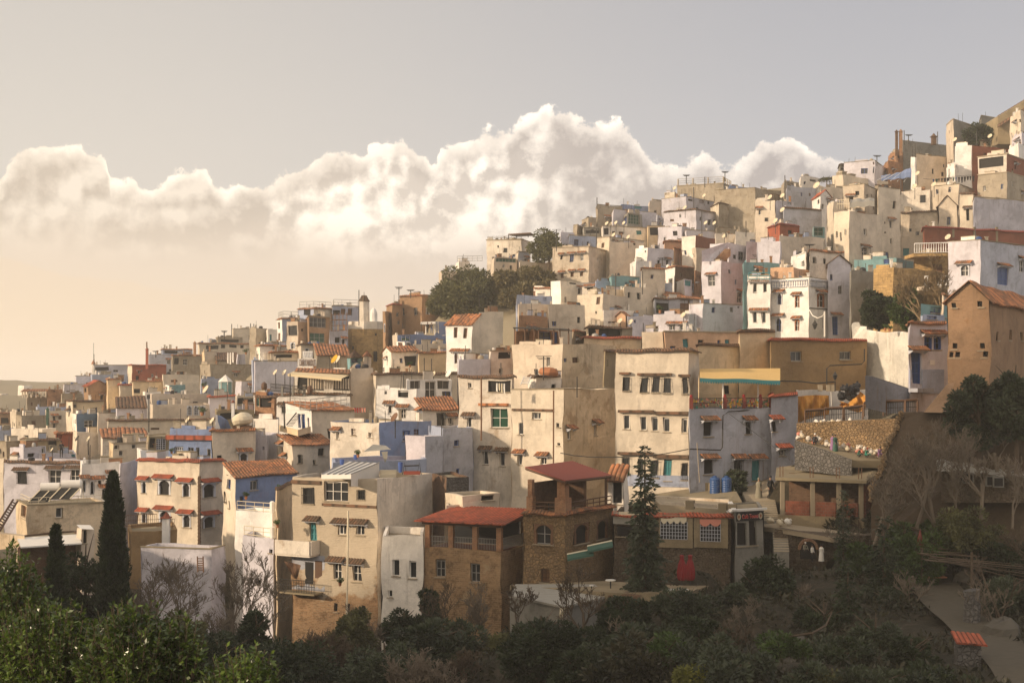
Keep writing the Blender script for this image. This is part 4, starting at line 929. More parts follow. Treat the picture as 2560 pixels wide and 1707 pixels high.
H('tall old house with rusty brick foot, old windows and a long side wall', 100, 330, 1115, 1618, 548, 1800, 'MC', 28,
  '478,690,106,152,g;735,655,226,186,w;970,685,72,88,g;528,1020,62,166,th;793,1005,76,94,wh;955,1010,76,88,wh;745,1385,78,150,wh;925,1405,82,152,wh;983,1745,36,80,o;735,1720,32,76,o;850,1720,24,70,o', mr='Wd', par=.4, key='old', down=7, hoodm='tiledark')
H('narrow lilac topped house with two tall windows beside the old house', 95, 1152, 1536, 1552, 1065, 1850, 'W', 14, '1288,1355,62,156,w;1440,1375,62,156,w;1232,1590,42,74,w', par=.5, down=7, key='narrow')
H('pale blue grey stepped block with bright lilac corner', 122, 1582, 1710, 1992, 75, 560, 'P', 42, mr='BG', par=.3)
H('powder lilac lower step with a rubble strewn roof', 119, 1375, 1555, 1720, 150, 520, 'L', 42, par=.3, mr='BG')
H('lilac roof garden house with blue planters and an awning', 112, 690, 700, 1560, 385, 620, 'P', 60, par=.7, wmax=24, floor='redc')
H('cream house with a small tiled roof and a dark hatch left of the hollow terrace', 132, 200, 332, 695, 240, 460, 'C', 35, '238,285,24,110,kh;602,290,52,70,o', roof='shedr', rh=.85, key='hatch')
H('lilac white wall house low left of the tiled hatch house', 138, -190, 100, 205, 140, 560, 'L', 35, '60,260,10,30,o')
H('crumbling brick and stone stump house right of the old house', 104, 1600, 1750, 1945, 530, 900, 'KD', 40, mr='SG', par=.2)
H('cream wedge shaped side house beside the red roofed cafe terrace', 99, 1742, 1900, 2235, 690, 900, 'C', 62, '2130,690,110,46,o', par=.2)
H('cream dirty house stub left of the old house with a tile edge', 103, 185, 195, 335, 625, 1500, 'Yd', 60, cope='tile', hoodm='tiledark')

V(1000, 520, 4.9)
H('white house with a rust streaked wall and canopy, left of the olive green tree', 248, 1062, 1490, 1600, 385, 800, 'Wd', 18, '1200,470,20,30,o', cope='slab', par=.3, key='canopyh')
H('low tan garden house with a yellow green awning band above the dark grove', 243, 1120, 1155, 1432, 602, 860, 'B', 60, '1300,640,250,50,c', par=.2)
H('small slate grey hut with a cream left side beside the olive green tree', 245, 1410, 1450, 1580, 535, 760, 'C', 45, mr='BG', par=.2, cope='slab')
H('long low beige wall house at the top of the reed slope', 241, 1455, 1465, 1880, 655, 800, 'B', 62, par=.2)
H('pale house with a sunny yellow left side rising above the dark grove', 249, 685, 720, 860, 652, 860, 'W', 40, par=.3)
H('narrow tan parapet house at the left of the dark grove', 247, 478, 510, 700, 765, 960, 'B', 45, par=.3)
# ================================================================ helpers for pieces
def rail(parent, P, Q, h=1.0, sp=.5, mat='iron', r=.02, name='railing', mid=2, cap=None):
    P, Q = Vector(P), Vector(Q); L = (Q-P).length; k = max(1, int(L/sp)); m = MB(); up = Vector((0, 0, 1))
    for i in range(k+1):
        b = P.lerp(Q, i/k); m.tube([b, b+up*h], r, 4)
    for j in range(mid): m.tube([P+up*h*(1-j*.45), Q+up*h*(1-j*.45)], r*1.3 if cap is None else cap, 4)
    return m.build(name, mat, parent)
def balus(parent, P, Q, h=.9, sp=.32, mat='WW', r=.07):
    P, Q = Vector(P), Vector(Q); L = (Q-P).length; k = max(1, int(L/sp)); m = MB(); up = Vector((0, 0, 1)); d = (Q-P).normalized(); nn = Vector((-d.y, d.x, 0))
    for i in range(k+1):
        b = P.lerp(Q, i/k); m.lathe(b, [(r*.7, 0), (r, h*.3), (r*.5, h*.6), (r*.8, h*.85)], 6)
    m.box(P-nn*.1+up*h*.85, d*L, nn*.2, up*.12); m.box(P-nn*.1-up*.06, d*L, nn*.2, up*.06)
    return m.build('balustrade', mat, parent)
def wallpoly(label, pts, th, mat, name='wall', cat='wall', back=None, warp=.05, capm=None, parent=None, sub=True):
    """a free standing wall from its outline: pts = (x, y, D)"""
    P = [at(x, y, D) for x, y, D in pts]; nn = (P[1]-P[0]).cross(P[2]-P[0])
    ax = Vector((P[1].x-P[0].x, P[1].y-P[0].y, 0))
    mean = sum(P, Vector())/len(P)
    d = Vector(back) if back else Vector((mean.x, mean.y, 0)).normalized()
    d = d*th; m = MB(); Q = [p+d for p in P]
    cen = sum(P, Vector())/len(P)
    m.poly(P if nn.y < 0 else P[::-1]); m.poly(Q if nn.y > 0 else Q[::-1])
    for i in range(len(P)):
        j = (i+1) % len(P); q = [P[i], P[j], Q[j], Q[i]]; m.poly(q if nn.y > 0 else q[::-1], 1 if capm else 0)
    o = m.build(name, [mat, capm or mat], parent)
    if parent is None: tag(o, label, cat)
    return o
def slab(name, pts, t, mat, parent=None, label=None, cat=None, kind=None):
    P = [at(x, y, D) for x, y, D in pts]; m = MB(); u = Vector((0, 0, t)); nn = (P[1]-P[0]).cross(P[2]-P[0])
    if nn.z < 0: P = P[::-1]
    m.poly(P); m.poly([p-u for p in P[::-1]])
    for i in range(len(P)): j = (i+1) % len(P); m.poly([P[i]-u, P[j]-u, P[j], P[i]])
    o = m.build(name, mat, parent)
    if label or kind: tag(o, label, cat, kind=kind)
    return o
def facebox(h, x0, x1, y0, y1, out, mat, name, left=True, th=.1, parent=None, build=True):
    """a box on a house face between pixels, standing `out` in front of it (negative = inside)"""
    A = hface(h, x0, (y0+y1)/2, left); B = hface(h, x1, (y0+y1)/2, left)
    zt = (HY-py(y0))/F*((A.y+B.y)/2); zb = (HY-py(y1))/F*((A.y+B.y)/2)
    o_ = (h.NL if left else h.NR).to_3d()
    A = Vector((A.x, A.y, zb))-o_*out; B = Vector((B.x, B.y, zb))-o_*out
    m = MB(); m.box(A, B-A, o_*th, (0, 0, zt-zb))
    return m.build(name, mat, parent or h.o)
def text(body, P, X, h, mat, parent, depth=.02, wid=None, sy=1):
    c = bpy.data.curves.new('lettering', 'FONT'); c.body = body; c.size = h; c.extrude = depth
    q = bpy.data.objects.new('tmp', c); COL.objects.link(q); bpy.context.view_layer.update()
    me = bpy.data.meshes.new_from_object(q.evaluated_get(bpy.context.evaluated_depsgraph_get())); bpy.data.objects.remove(q)
    me.materials.clear(); me.materials.append(MATS[mat]); v = np.empty(len(me.vertices)*3); me.vertices.foreach_get('co', v); v = v.reshape(-1, 3)
    if wid: v[:, 0] *= wid/(v[:, 0].max()-v[:, 0].min())
    v[:, 1] *= sy; me.vertices.foreach_set('co', v.ravel())
    o = bpy.data.objects.new('lettering', me); COL.objects.link(o); o.parent = parent
    X = Vector(X).normalized(); Zn = Vector((0, 0, 1)); Nn = X.cross(Zn)
    M = Matrix((X, Zn, Nn)).transposed().to_4x4(); M.translation = Vector(P)-wloc(parent); o.matrix_basis = M
    return o
def poly_extr(m, pts2, P, X, N_, th, mi=0):
    P = Vector(P); X = Vector(X); N_ = Vector(N_); f = [P+X*a+Vector((0, 0, b)) for a, b in pts2]; g = [q+N_*th for q in f]
    m.poly(f, mi); m.poly(g[::-1], mi)
    for i in range(len(f)): j = (i+1) % len(f); m.poly([f[i], g[i], g[j], f[j]], mi)
# ================================================================ MINARET
V(640, 700)
c = at(1006, 700, 217); zt = (HY-py(384))/F*217; zm = (HY-py(452))/F*217; zb = (HY-py(830))/F*217
t = empty('minaret', (c.x, c.y, zb), 'octagonal ochre stone minaret with a white plastered top and small turret', 'minaret')
r = 43/F*217*1.0
m = MB(); m.lathe((c.x, c.y, 0), [(r*1.0, zb-4), (r, zm)], 8, cap=False); m.build('shaft', 'MB', t, .04)
m = MB(); m.lathe((c.x, c.y, 0), [(r+.02, zm), (r+.02, zt), (r-.3, zt), (r-.3, zt-.4), (0.01, zt-.4)], 8, cap=False); m.build('parapet', 'Wd', t, .04)
m = MB(); c2 = at(992, 300, 217); r2 = 13/F*217; z0 = (HY-py(385))/F*217; z1 = (HY-py(196))/F*217; z2 = (HY-py(152))/F*217
m.lathe((c2.x, c2.y, 0), [(r2, z0-.5), (r2, z1)], 8, cap=False); m.build('turret', 'Wd', t, .03)
m = MB(); m.lathe((c2.x, c2.y, 0), [(r2+.12, z1), (r2*.85, z1+.35), (r2*.5, z1+.9), (.05, z2), (.03, z2+.7)], 8); m.build('turret_cap', 'tiledark', t)
m = MB(); c3 = at(1080, 330, 216); z3 = (HY-py(375))/F*217
m.lathe((c3.x, c3.y, z3), [(.58, -.4), (.58, .8), (.55, 1.2), (.38, 1.65), (.15, 1.9), (.03, 2.0)], 10); m.build('cupola', 'WW', t, .03)
for x, y, w, h in ((1095, 700, 34, 90), (890, 620, 14, 30), (1000, 560, 14, 30), (1100, 500, 16, 22)):
    p = at(x, y, 217-r*.93); m = MB(); ww = w/3.672/F*217; hh = h/3.672/F*217; m.bx(p.x-ww/2, p.y-.02, p.z-hh/2, ww, .12, hh); m.build('window', 'dark', t)
BASES.append((c.x, c.y, zb-1))
# scaffolding beside the minaret
sc = at(760, 400, 208); t = empty('scaffolding', sc, 'rusty scaffold frame standing between the orange house and the minaret', 'scaffold')
m = MB()
for i in range(5):
    x = 690+i*36
    m.tube([at(x, 470, 208), at(x, 300, 208)], .05, 4); m.tube([at(x, 470, 206.5), at(x, 310, 206.5)], .05, 4)
for y in (320, 370, 420, 465): m.tube([at(690, y, 208), at(835, y-4, 208)], .04, 4); m.tube([at(690, y, 206.5), at(835, y-4, 206.5)], .04, 4)
m.build('poles', 'brown', t)
m = MB(); p = at(700, 370, 208); m.box(p, at(830, 368, 208)-p, (0, -1.4, 0), (0, 0, .08)); m.build('planks', 'wood', t)
# ================================================================ RED BRICK CHIMNEYS, PAVILION, TURRET (left of town)
V(0, 800)
def chimney(label, x, yt, yb, D, w, mat, capw=None, name='chimney', capm=None, cat='chimney'):
    P = at(x, yb, D); Q = at(x, yt, D); w_ = w/VS/F*D
    t = empty(name, P, label, cat); m = MB(); hh = Q.z-P.z; m.bx(P.x-w_/2, P.y-w_/2, P.z-.8, w_, w_, hh+.8-w_*.4); m.build('shaft', mat, t, .01)
    m = MB(); c_ = w_*.72; z = Q.z-w_*.4
    m.bx(P.x-c_, P.y-c_, z, 2*c_, 2*c_, w_*.18); m.lathe((P.x, P.y, z+w_*.18), [(c_*.95, 0), (c_*.5, w_*.35), (.03, w_*.75)], 4); m.build('cap', capm or mat, t)
    return t
t = chimney('tall thin brick red chimney rising from the bright brick red block', 1350, 262, 412, 284, 22, 'RR')
m = MB(); m.tube([at(1348, 262, 284), at(1347, 200, 284)], .14, 8); m.build('flue', 'brown', t)
chimney('stubby ochre brick chimney beside the ruined ochre house', 1788, 204, 300, 288, 22, 'K')
chimney('dark green chimney pipe on the tan terrace house', 438, 810, 920, 221, 22, 'green')
chimney('small white chimney with an orange tiled cap near the white railing', 2140, 748, 852, 148, 26, 'WW', capm='tilered')
V(1920, 230)
chimney('left of the twin dark brick chimneys on the ridge', 1180, 358, 545, 248, 22, 'KD')
chimney('right of the twin dark brick chimneys on the ridge', 1218, 355, 545, 248, 26, 'K')
chimney('squat brick chimney block on the dark ridge wall', 1522, 400, 446, 253, 40, 'KD')
V(0, 1100)
t = chimney('white dovecote like chimney with an orange tile cap below the arched house', 1525, 690, 880, 117, 62, 'WW', capm='tilered')
V(0, 800)
h = HS['pav']; P0 = at(190, 655, 268); t = empty('roof_pavilion', at(300, 708, 271), 'pillared roof pavilion with a flat brown tile roof at the far left', 'pavilion')
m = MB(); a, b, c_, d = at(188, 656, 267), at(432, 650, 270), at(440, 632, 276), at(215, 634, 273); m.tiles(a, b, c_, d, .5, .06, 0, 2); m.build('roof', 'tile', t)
m = MB()
for x in (205, 228, 252, 285, 330, 375, 418): p = at(x, 712, 269); m.bx(p.x-.10, p.y, p.z, .2, .2, 1.15)
m.build('pillars', 'C', t)
c = at(858, 470, 331); t = empty('corner_turret', c, 'tiny white corner turret with a pointed cap on the far left skyline', 'turret')
m = MB(); m.lathe(c, [(.42, -2), (.42, 1.7)], 6); m.build('body', 'W', t); m = MB(); m.lathe((c.x, c.y, c.z+1.7), [(.62, 0), (.4, .3), (.03, 1.0)], 6); m.build('cap', 'terra', t)
m = MB(); p = at(860, 388, 331); m.tube([p, p+Vector((0, 0, 4.5))], .05, 3); m.build('aerial', 'iron', t)
# gazebo
c = at(2070, 655, 222); t = empty('gazebo', c, 'white and teal glazed roof gazebo with a pointed white roof', 'gazebo')
m = MB(); m.lathe(c, [(1.0, -2), (1.0, 1.5)], 6); m.build('body', 'T', t)
m = MB(); m.lathe((c.x, c.y, c.z+1.5), [(1.2, 0), (.6, .6), (.03, 1.1)], 6); m.build('roof', 'white', t)
for i in range(6): m = MB(); m.bx(c.x+1.02*cos(i*pi/3)-.05, c.y+1.02*sin(i*pi/3)-.05, c.z-.2, .1, .1, 1.7); m.build('post', 'white', t)
# ================================================================ BROWN ROOF SLOPE AT TOP RIGHT
V(1920, 230)
t = empty('barn_roof_house', at(2230, 300, 232), 'brown sloping roofed house climbing out of the top right corner', 'house')
m = MB(); m.tiles(at(2420, 130, 232), at(2105, 330, 232), at(2105, 222, 236), at(2420, 30, 236), .6, .05, 0, 3); m.build('roof', 'tiledark', t)
m = MB(); P = [at(2110, 230, 233), at(2420, 40, 233), at(2420, 480, 233), at(2110, 480, 233)]; m.poly(P); Q = [p+Vector((0, 6, 0)) for p in P]; m.poly(Q[::-1])
for i in range(4): m.poly([P[i], Q[i], Q[(i+1) % 4], P[(i+1) % 4]])
m.build('wall', 'X', t)
# ================================================================ TERRACE RAILINGS
V(1280, 400)
h = HS['sky1']
for a, b, lf in ((1525, 1940, True),):
    P, Q = hface(h, a, 216, lf), hface(h, b, 212, lf); P.z = Q.z = h.zt+.06; rail(h.o, P, Q, 1.3, 2.6, 'conc', .13, mid=1, cap=.03); rail(h.o, P+Vector((0, .1, 0)), Q+Vector((0, .1, 0)), .9, 20, 'steel', .03, mid=2)
P, Q = hface(h, 1948, 216, False), hface(h, 2008, 212, False); P.z = Q.z = h.zt+.06; rail(h.o, P, Q, 1.2, 1.2, 'conc', .1, mid=2, cap=.03)
V(640, 700)
for k, n_ in (('apt', 5), ('apt2', 5), ('apt3', 4)):
    h = HS[k]; z = Vector((0, 0, h.zt+.1)); 
    rail(h.o, h.pt(h.wl-.2, .2, z.z), h.pt(.2, .2, z.z), 1.1, 1.4, 'steel', .03, mid=3); rail(h.o, h.pt(.2, .2, z.z), h.pt(.2, h.wr-.2, z.z), 1.1, 1.4, 'steel', .03, mid=3)
V(1280, 400)
# brick stair on roof
t = empty('brick_stair', at(1915, 920, 199), 'red brick roof stair climbing between white walls in mid slope', 'stair')
m = MB()
for i in range(9):
    p = at(1862+i*12, 918-i*11.5, 201.5+i*.05); m.bx(p.x, p.y, p.z-.9, .75, 1.1, .9+.17)
m.build('steps', 'K', t)
t = empty('stair_wall', at(1800, 900, 200), 'sloping white wall of the brick roof stair', 'wall')
V(1280, 400)
wallpoly(None, [(1742, 930, 200.4), (1742, 832, 200.4), (1985, 755, 204.5), (1990, 800, 204.5), (1900, 905, 202.2), (1818, 930, 201)], .3, 'L', parent=t, name='slope')
# terrace of the tower house: canopy
V(1920, 230)
h = HS['tower']; t = empty('roof_canopy', h.pt(2, 2, h.zt), 'grubby brown canvas canopy shading the cream tower terrace', 'canopy')
for x, y in ((755, 1085), (970, 1085)): m = MB(); m.tube([at(x, y, 191), at(x, 1000, 191)], .06, 4); m.build('post', 'wood', t)
m = MB(); N_ = 10
for i in range(N_):
    a0, a1 = i/N_, (i+1)/N_
    f = lambda a, q: at(752+225*a, (1060 if q == 0 else 1010 if q == 1 else 985)+6*sin(a*14)-12*a, 190+(0 if q == 0 else .2 if q == 1 else 4))
    m.poly([f(a0, 0), f(a1, 0), f(a1, 1), f(a0, 1)]); m.poly([f(a0, 1), f(a1, 1), f(a1, 2), f(a0, 2)])
m.build('canvas', 'tarpg', t)
h2 = h; rail(h.o, hface(h, 635, 1090, True)+Vector((0, 0, .2)), hface(h, 742, 1090, True)+Vector((0, 0, .2)), 1.25, .3, 'cloth', .03, mid=2)
# concrete posts of the long red wall
h = HS['redwall']
for x in (1700, 1895, 2100): facebox(h, x-10, x+10, 1240, 1600, .05, 'concd', 'concrete_post', False, .15)
# blue tarpaulins by washing lines
t = empty('tarpaulin', at(1200, 760, 215), 'blue plastic tarpaulin roof stretched beside the white fin wall', 'tarpaulin')
m = MB(); N_ = 12
for i in range(N_):
    a0, a1 = i/N_, (i+1)/N_; f = lambda a, q: at(1040+275*a, (815-(30*a) if q == 0 else 765-75*a*a)+5*sin(a*20+q), 212+q*7)
    m.poly([f(a0, 0), f(a1, 0), f(a1, 1), f(a0, 1)])
m.build('sheet', 'U', t)
for i in range(5):
    m = MB(); m.tube([at(1000+i*62, 812+i*3, 211.5), at(1120+i*50, 755-i*7, 218)], .06, 4); m.build('pole', 'white', t)
# washing line
t = empty('washing_line', at(1440, 800, 221), 'long washing line of black and blue clothes before the stepped white house', 'washing line')
m = MB(); m.tube([at(1425, 798, 221), at(1560, 806, 221), at(1720, 775, 221), at(1900, 762, 221)], .03, 3); m.build('line', 'iron', t)
random.seed(3)
for i, x in enumerate(list(range(1510, 1900, 26))):
    y = 800-(x-1510)*.08; w = random.uniform(14, 26); hh = random.uniform(34, 62)
    P, Q = at(x, y, 220.9), at(x+w, y, 220.9); dz = Vector((0, 0, -hh/VS/F*221)); m = MB(); m.poly([P, Q, Q+dz*.9+Vector((-.1, .05, 0)), P+dz+Vector((.1, -.05, 0))])
    m.build('garment', random.choice(['black', 'black', 'bluet', 'black', 'green']), t)
# white balustrade over ochre stone
t = empty('terrace_balustrade', at(1500, 1500, 163), 'white turned balustrade terrace edge over the ochre stone house', 'balustrade')
balus(t, at(1345, 1475, 162), at(1655, 1467, 162), 1.15, .26, 'WW', .06)
m = MB(); P = at(1340, 1480, 162); m.box(P, at(1660, 1472, 162)-P, (0, 4, 0), (0, 0, -.4)); m.build('floor_slab', 'MB', t)
V(1920, 657)
t = empty('lower_balustrade', at(1560, 205, 148), 'white balustrade terrace half hidden by the bare orange brown bush', 'balustrade')
balus(t, at(1440, 205, 148), at(1662, 200, 148), 1.0, .26, 'WW', .06)
m = MB(); P = at(1440, 210, 148); m.box(P, at(1664, 205, 148)-P, (0, 3, 0), (0, 0, -.4)); m.build('floor_slab', 'B', t)
# ================================================================ HOODED HOUSE details
h = HS['hood']
P, Q = hface(h, 32, 200), hface(h, 368, 195); 
for a, b, lf in ((36, 175, True), (190, 362, True), (392, 538, False)):
    P, Q = hface(h, a, 205, lf), hface(h, b, 205, lf); P.z = Q.z = h.zt-.95; d = -(h.DR if lf else h.DL).to_3d()*.06
    balus(h.o, P+d, Q+d, .8, .3, 'BG', .07)
facebox(h, -12, 376, 214, 222, .06, 'WW', 'string_course', True, .06); facebox(h, 376, 545, 206, 214, .06, 'WW', 'string_course', False, .06)
facebox(h, 378, 740, 424, 432, .05, 'iron', 'wall_cable', False, .04)
def lantern(label, P, s=1.0, arm=True, X=(1, 0, 0)):
    t = empty('street_lantern', P, label, 'lantern'); m = MB(); m.lathe(P, [(.10*s, -.55*s), (.24*s, -.15*s), (.24*s, -.12*s)], 6); m.build('glass', 'glass', t)
    m = MB(); m.lathe(P, [(.29*s, -.12*s), (.12*s, .12*s), (.03, .3*s)], 6); m.lathe(P-Vector((0, 0, .62*s)), [(.04, 0), (.1*s, .07*s)], 6)
    for i in range(6): a = i*pi/3; m.tube([P+Vector((.10*s*cos(a), .10*s*sin(a), -.55*s)), P+Vector((.25*s*cos(a), .25*s*sin(a), -.12*s))], .018, 3)
    if arm: m.tube([P+Vector((0, 0, .3*s)), P+Vector((0, 0, .55*s)), P+Vector(X)*.8*s+Vector((0, .1, .5*s)), P+Vector(X)*.8*s+Vector((0, .1, -.5*s))], .03, 4)
    m.build('frame', 'iron', t); return t
lantern('big iron wall lantern hanging on the white hooded house', at(430, 570, 163.5)+Vector((0, 0, .2)), 1.15)
t = empty('pole', at(520, 665, 160), 'thin white pole with a looped cable before the hooded house', 'pole')
m = MB(); m.tube([at(520, 680, 160), at(520, 445, 160)], .09, 5); m.build('shaft', 'white', t)
m = MB(); m.tube([at(380, 432, 164), at(410, 485, 163), at(455, 508, 162), at(500, 490, 161), at(522, 455, 160)], .06, 4); m.build('cable', 'white', t)
h = HS['hood2']
for a, b in ((-175, -95), (-80, 18)): rail(h.o, hface(h, a, 160)+Vector((0, 0, 0))-h.DR.to_3d()*.8, hface(h, b, 160)-h.DR.to_3d()*.8, .8, .9, 'teal', .035, mid=3)
facebox(h, -180, 20, 160, 172, .5, 'WW', 'balcony_slab', True, .5); facebox(h, -178, 18, 40, 158, -.1, 'T', 'balcony_wall', True, .15) if 0 else None
# ================================================================ WHITE TEXTURED GARDEN WALL & LOW CURVED WALL
t = wallpoly('tall lumpy white plastered garden wall below the citrus trees', [(893, 1045, 125), (893, 640, 125), (905, 612, 125), (1080, 640, 122.5), (1210, 628, 120.5), (1292, 640, 119), (1292, 1150, 119), (1120, 1090, 122)], 1.5, 'WT', name='garden_wall', warp=.1)
t = wallpoly('short white wall with a rounded hump left of the lumpy garden wall', [(775, 700, 128), (770, 560, 128), (790, 545, 128), (835, 545, 128), (850, 580, 128), (905, 585, 127), (905, 700, 127)], 1.0, 'WT', name='garden_wall')
wallpoly('low blue grey ramp wall descending to the ochre tower foot', [(893, 1330, 105), (893, 1035, 105), (960, 1040, 105.3), (1200, 1120, 106.5), (1380, 1185, 107.5), (1490, 1275, 108), (1475, 1380, 108), (1100, 1380, 106)], .6, 'BX', name='ramp_wall', capm='conc')
wallpoly('broad sloping buttress at the foot of the ochre tower', [(1430, 1372, 90), (1640, 1120, 91.0), (1720, 1090, 91.2), (1660, 1240, 90), (1600, 1375, 88.5)], 1.6, 'O', name='buttress', cat='buttress')
wallpoly('orange lit inner buttress beside the sloping one', [(1625, 1372, 88.3), (1720, 1150, 89.8), (1800, 1200, 89.6), (1850, 1372, 88.3)], 1.2, 'O', name='buttress', cat='buttress')
h = HS['bluedoor']; facebox(h, 1300, 1612, 978, 1200, .06, 'U', 'blue_dado', False, .06) if 0 else None
for a, b, c_, d in ((1300, 1316, 980, 1200), (1410, 1612, 978, 1200)): facebox(h, a, b, c_, d, .06, 'P', 'blue_dado', False, .06)
facebox(h, 1482, 1526, 892, 936, .06, 'white', 'house_plaque', False, .05); facebox(h, 1405, 1592, 624, 640, .35, 'tilered', 'tile_hood', False, .4)
facebox(h, 1290, 1440, 1150, 1185, .9, 'BG', 'door_step', False, .9)
# white lower front under the dark ochre building
V(1920, 657)
H('white lower shopfront wall below the dark ochre building', 116.5, 235, 262, 925, 1172, 1560, 'W', 60, par=.2, down=4, name='shopfront', cat='shopfront', base=False, dr=4)
# tarps
def cloth(label, pts_top, pts_bot, D0, mat, sag=.5, folds=7, name='draped_cloth', cat='cloth', nx=28, nz=10, amp=.16):
    m = MB(); seed = random.random()*9
    def f(a, b):
        k = a*(len(pts_top)-1); i = min(int(k), len(pts_top)-2); fr = k-i
        T = (pts_top[i][0]+(pts_top[i+1][0]-pts_top[i][0])*fr, pts_top[i][1]+(pts_top[i+1][1]-pts_top[i][1])*fr)
        k = a*(len(pts_bot)-1); i = min(int(k), len(pts_bot)-2); fr = k-i
        Bq = (pts_bot[i][0]+(pts_bot[i+1][0]-pts_bot[i][0])*fr, pts_bot[i][1]+(pts_bot[i+1][1]-pts_bot[i][1])*fr)
        p = at(T[0]+(Bq[0]-T[0])*b, T[1]+(Bq[1]-T[1])*b, D0); p.y += amp*sin(folds*2*a+b*5+seed)+amp*.5*sin(folds*5*a-b*4+seed*2)-sag*math.sin(b*pi)*.6; return p
    for i in range(nx):
        for j in range(nz): m.poly([f(i/nx, (j+1)/nz), f((i+1)/nx, (j+1)/nz), f((i+1)/nx, j/nz), f(i/nx, j/nz)])
    o = m.build(name, mat, None, smooth=True); tag(o, label, cat); return o
cloth('orange tarpaulin curtain hanging across the shopfront', [(270, 1225), (430, 1212), (558, 1216)], [(270, 1465), (350, 1440), (450, 1405), (552, 1395)], 114.3, 'orange', amp=.25)
cloth('orange cloth slung under the heap of black bags', [(650, 1268), (740, 1290), (800, 1230), (855, 1180), (900, 1230)], [(660, 1310), (720, 1345), (830, 1372), (900, 1330), (948, 1330)], 113.2, 'orange', amp=.25)
# bags heap
bagm = []
for s_ in range(3):
    m = MB(); rnd = random.Random(s_); 
    pr = [(.05, 0), (.42, .05), (.5, .3), (.42, .6), (.16, .78), (.12, .9), (.2, 1.0)]
    m.lathe((0, 0, 0), pr, 8); me = m.mesh('sack', 'bag', warp=.09); bagm.append(me)
def sack(P, s, mat, label, group, seed):
    rnd = random.Random(seed); me = bagm[seed % 3]; k_ = ('sack', seed % 3, mat)
    if k_ not in CACHE: me2 = me.copy(); me2.materials.clear(); me2.materials.append(MATS[mat]); CACHE[k_] = me2
    o = bpy.data.objects.new('sack', CACHE[k_]); COL.objects.link(o); o.location = P; o.rotation_euler = (rnd.uniform(-.8, .8), rnd.uniform(-.8, .8), rnd.uniform(0, 6)); o.scale = (s, s, s*rnd.uniform(.7, 1))
    tag(o, label, 'sack', group); return o
for i in range(14):
    x = 690+(i % 6)*24+random.uniform(-8, 8); y = 1262-(i//5)*38-random.uniform(0, 16)-((i % 6)*5)
    sack(at(x, y, 112.9+random.uniform(0, .8)), .62, 'black', 'shiny black refuse bag in the heap above the orange cloth', 'black bags heaped over the orange cloth', i)
lantern('iron lantern on the short post before the dark ochre building', at(615, 1040, 114.6)+Vector((0, 0, .15)), .75, False)
t = empty('lamp_post', at(618, 1170, 114.6), 'thin post carrying the lantern before the dark ochre building', 'post')
m = MB(); m.tube([at(616, 1180, 114.6), at(616, 1085, 114.6)], .05, 5); m.build('shaft', 'iron', t)
m = MB(); m.tube([at(540, 1180, 115), at(540, 970, 115), at(570, 942, 115), at(860, 930, 115.5), at(885, 900, 115.5), at(885, 790, 115.5)], .05, 5); t = m.build('wall_conduit', 'iron'); tag(t, 'bent black conduit pipe on the dark ochre wall', 'pipe')
m = MB(); m.tube([at(20, 1082, 115.8), at(300, 1088, 115.4), at(440, 1105, 115.2), at(620, 1090, 115.2)], .05, 4); t = m.build('wall_cable', 'iron'); tag(t, 'long black cable along the foot of the dark ochre wall', 'cable')
for i, x in enumerate((488, 565, 600)):
    m = MB(); P = at(x, 1178, 115); m.bx(P.x-.28, P.y-.2, P.z, .36, .2, .52); o = m.build('meter_box', 'conc'); tag(o, ['left pale meter box on the ochre wall foot', 'middle pale meter box on the ochre wall foot', 'right pale meter box beside the lamp post'][i], 'box')
m = MB(); m.tube([at(580, 1180, 112.9), at(588, 1400, 112.9)], .06, 5); o = m.build('drain_pole', 'steel'); tag(o, 'grey pole between the two orange cloths', 'pole')
# railings along the square
for i, (a, b, ya, yb_, D0, D1) in enumerate(((340, 520, 1470, 1460, 108, 108), (520, 690, 1450, 1445, 109, 109), (700, 870, 1445, 1425, 109, 109), (880, 1060, 1400, 1395, 108, 108), (1085, 1255, 1388, 1384, 106, 106), (1262, 1372, 1383, 1378, 105, 105))):
    t = empty('fence_panel', at(a, ya, D0), ['first iron fence panel at the blue grey house end of the square', 'second fence panel before the orange curtain', 'third fence panel under the black bag heap', 'fourth fence panel below the ramp wall', 'fifth fence panel with pale rails below the ramp wall', 'last fence panel nearest the ochre buttress'][i], 'fence', 'fence panels round the square')
    rail(t, at(a, ya, D0), at(b, yb_, D1), .85, .16, 'iron', .018, 'bars')
    rail(t, at(a, ya+10, D0), at(b, yb_+10, D1), 1.05, 20, 'wood', .07, 'posts', mid=1)
# ================================================================ STONE TERRACES, RAMP, DARK EARTH WALL (right)
V(1920, 1000)
t = wallpoly('rubble stone retaining wall stretching under the square fence', [(262, 620, 103), (262, 215, 104), (700, 190, 104), (1230, 170, 104), (1240, 560, 101), (1000, 620, 101)], 1.2, 'SO', name='retaining_wall')
t = wallpoly('grey stone ramp wall with a tan top running down to the kiosk', [(245, 640, 101), (245, 368, 101), (520, 455, 99.5), (770, 545, 98), (770, 700, 98)], .5, 'SG', name='ramp_wall', capm='conc')
slab('ramp_walk', [(250, 460, 102.8), (245, 380, 101.4), (770, 550, 98.4), (1100, 560, 99), (1110, 470, 101), (700, 430, 103)], .5, 'concd', kind='structure')
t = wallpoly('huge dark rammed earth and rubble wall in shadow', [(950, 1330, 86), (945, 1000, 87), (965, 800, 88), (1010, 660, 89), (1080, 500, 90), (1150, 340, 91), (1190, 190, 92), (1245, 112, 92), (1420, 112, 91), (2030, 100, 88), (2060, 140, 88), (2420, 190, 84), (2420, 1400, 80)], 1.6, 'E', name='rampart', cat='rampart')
random.seed(8)   # rubble coping on its stepped left edge
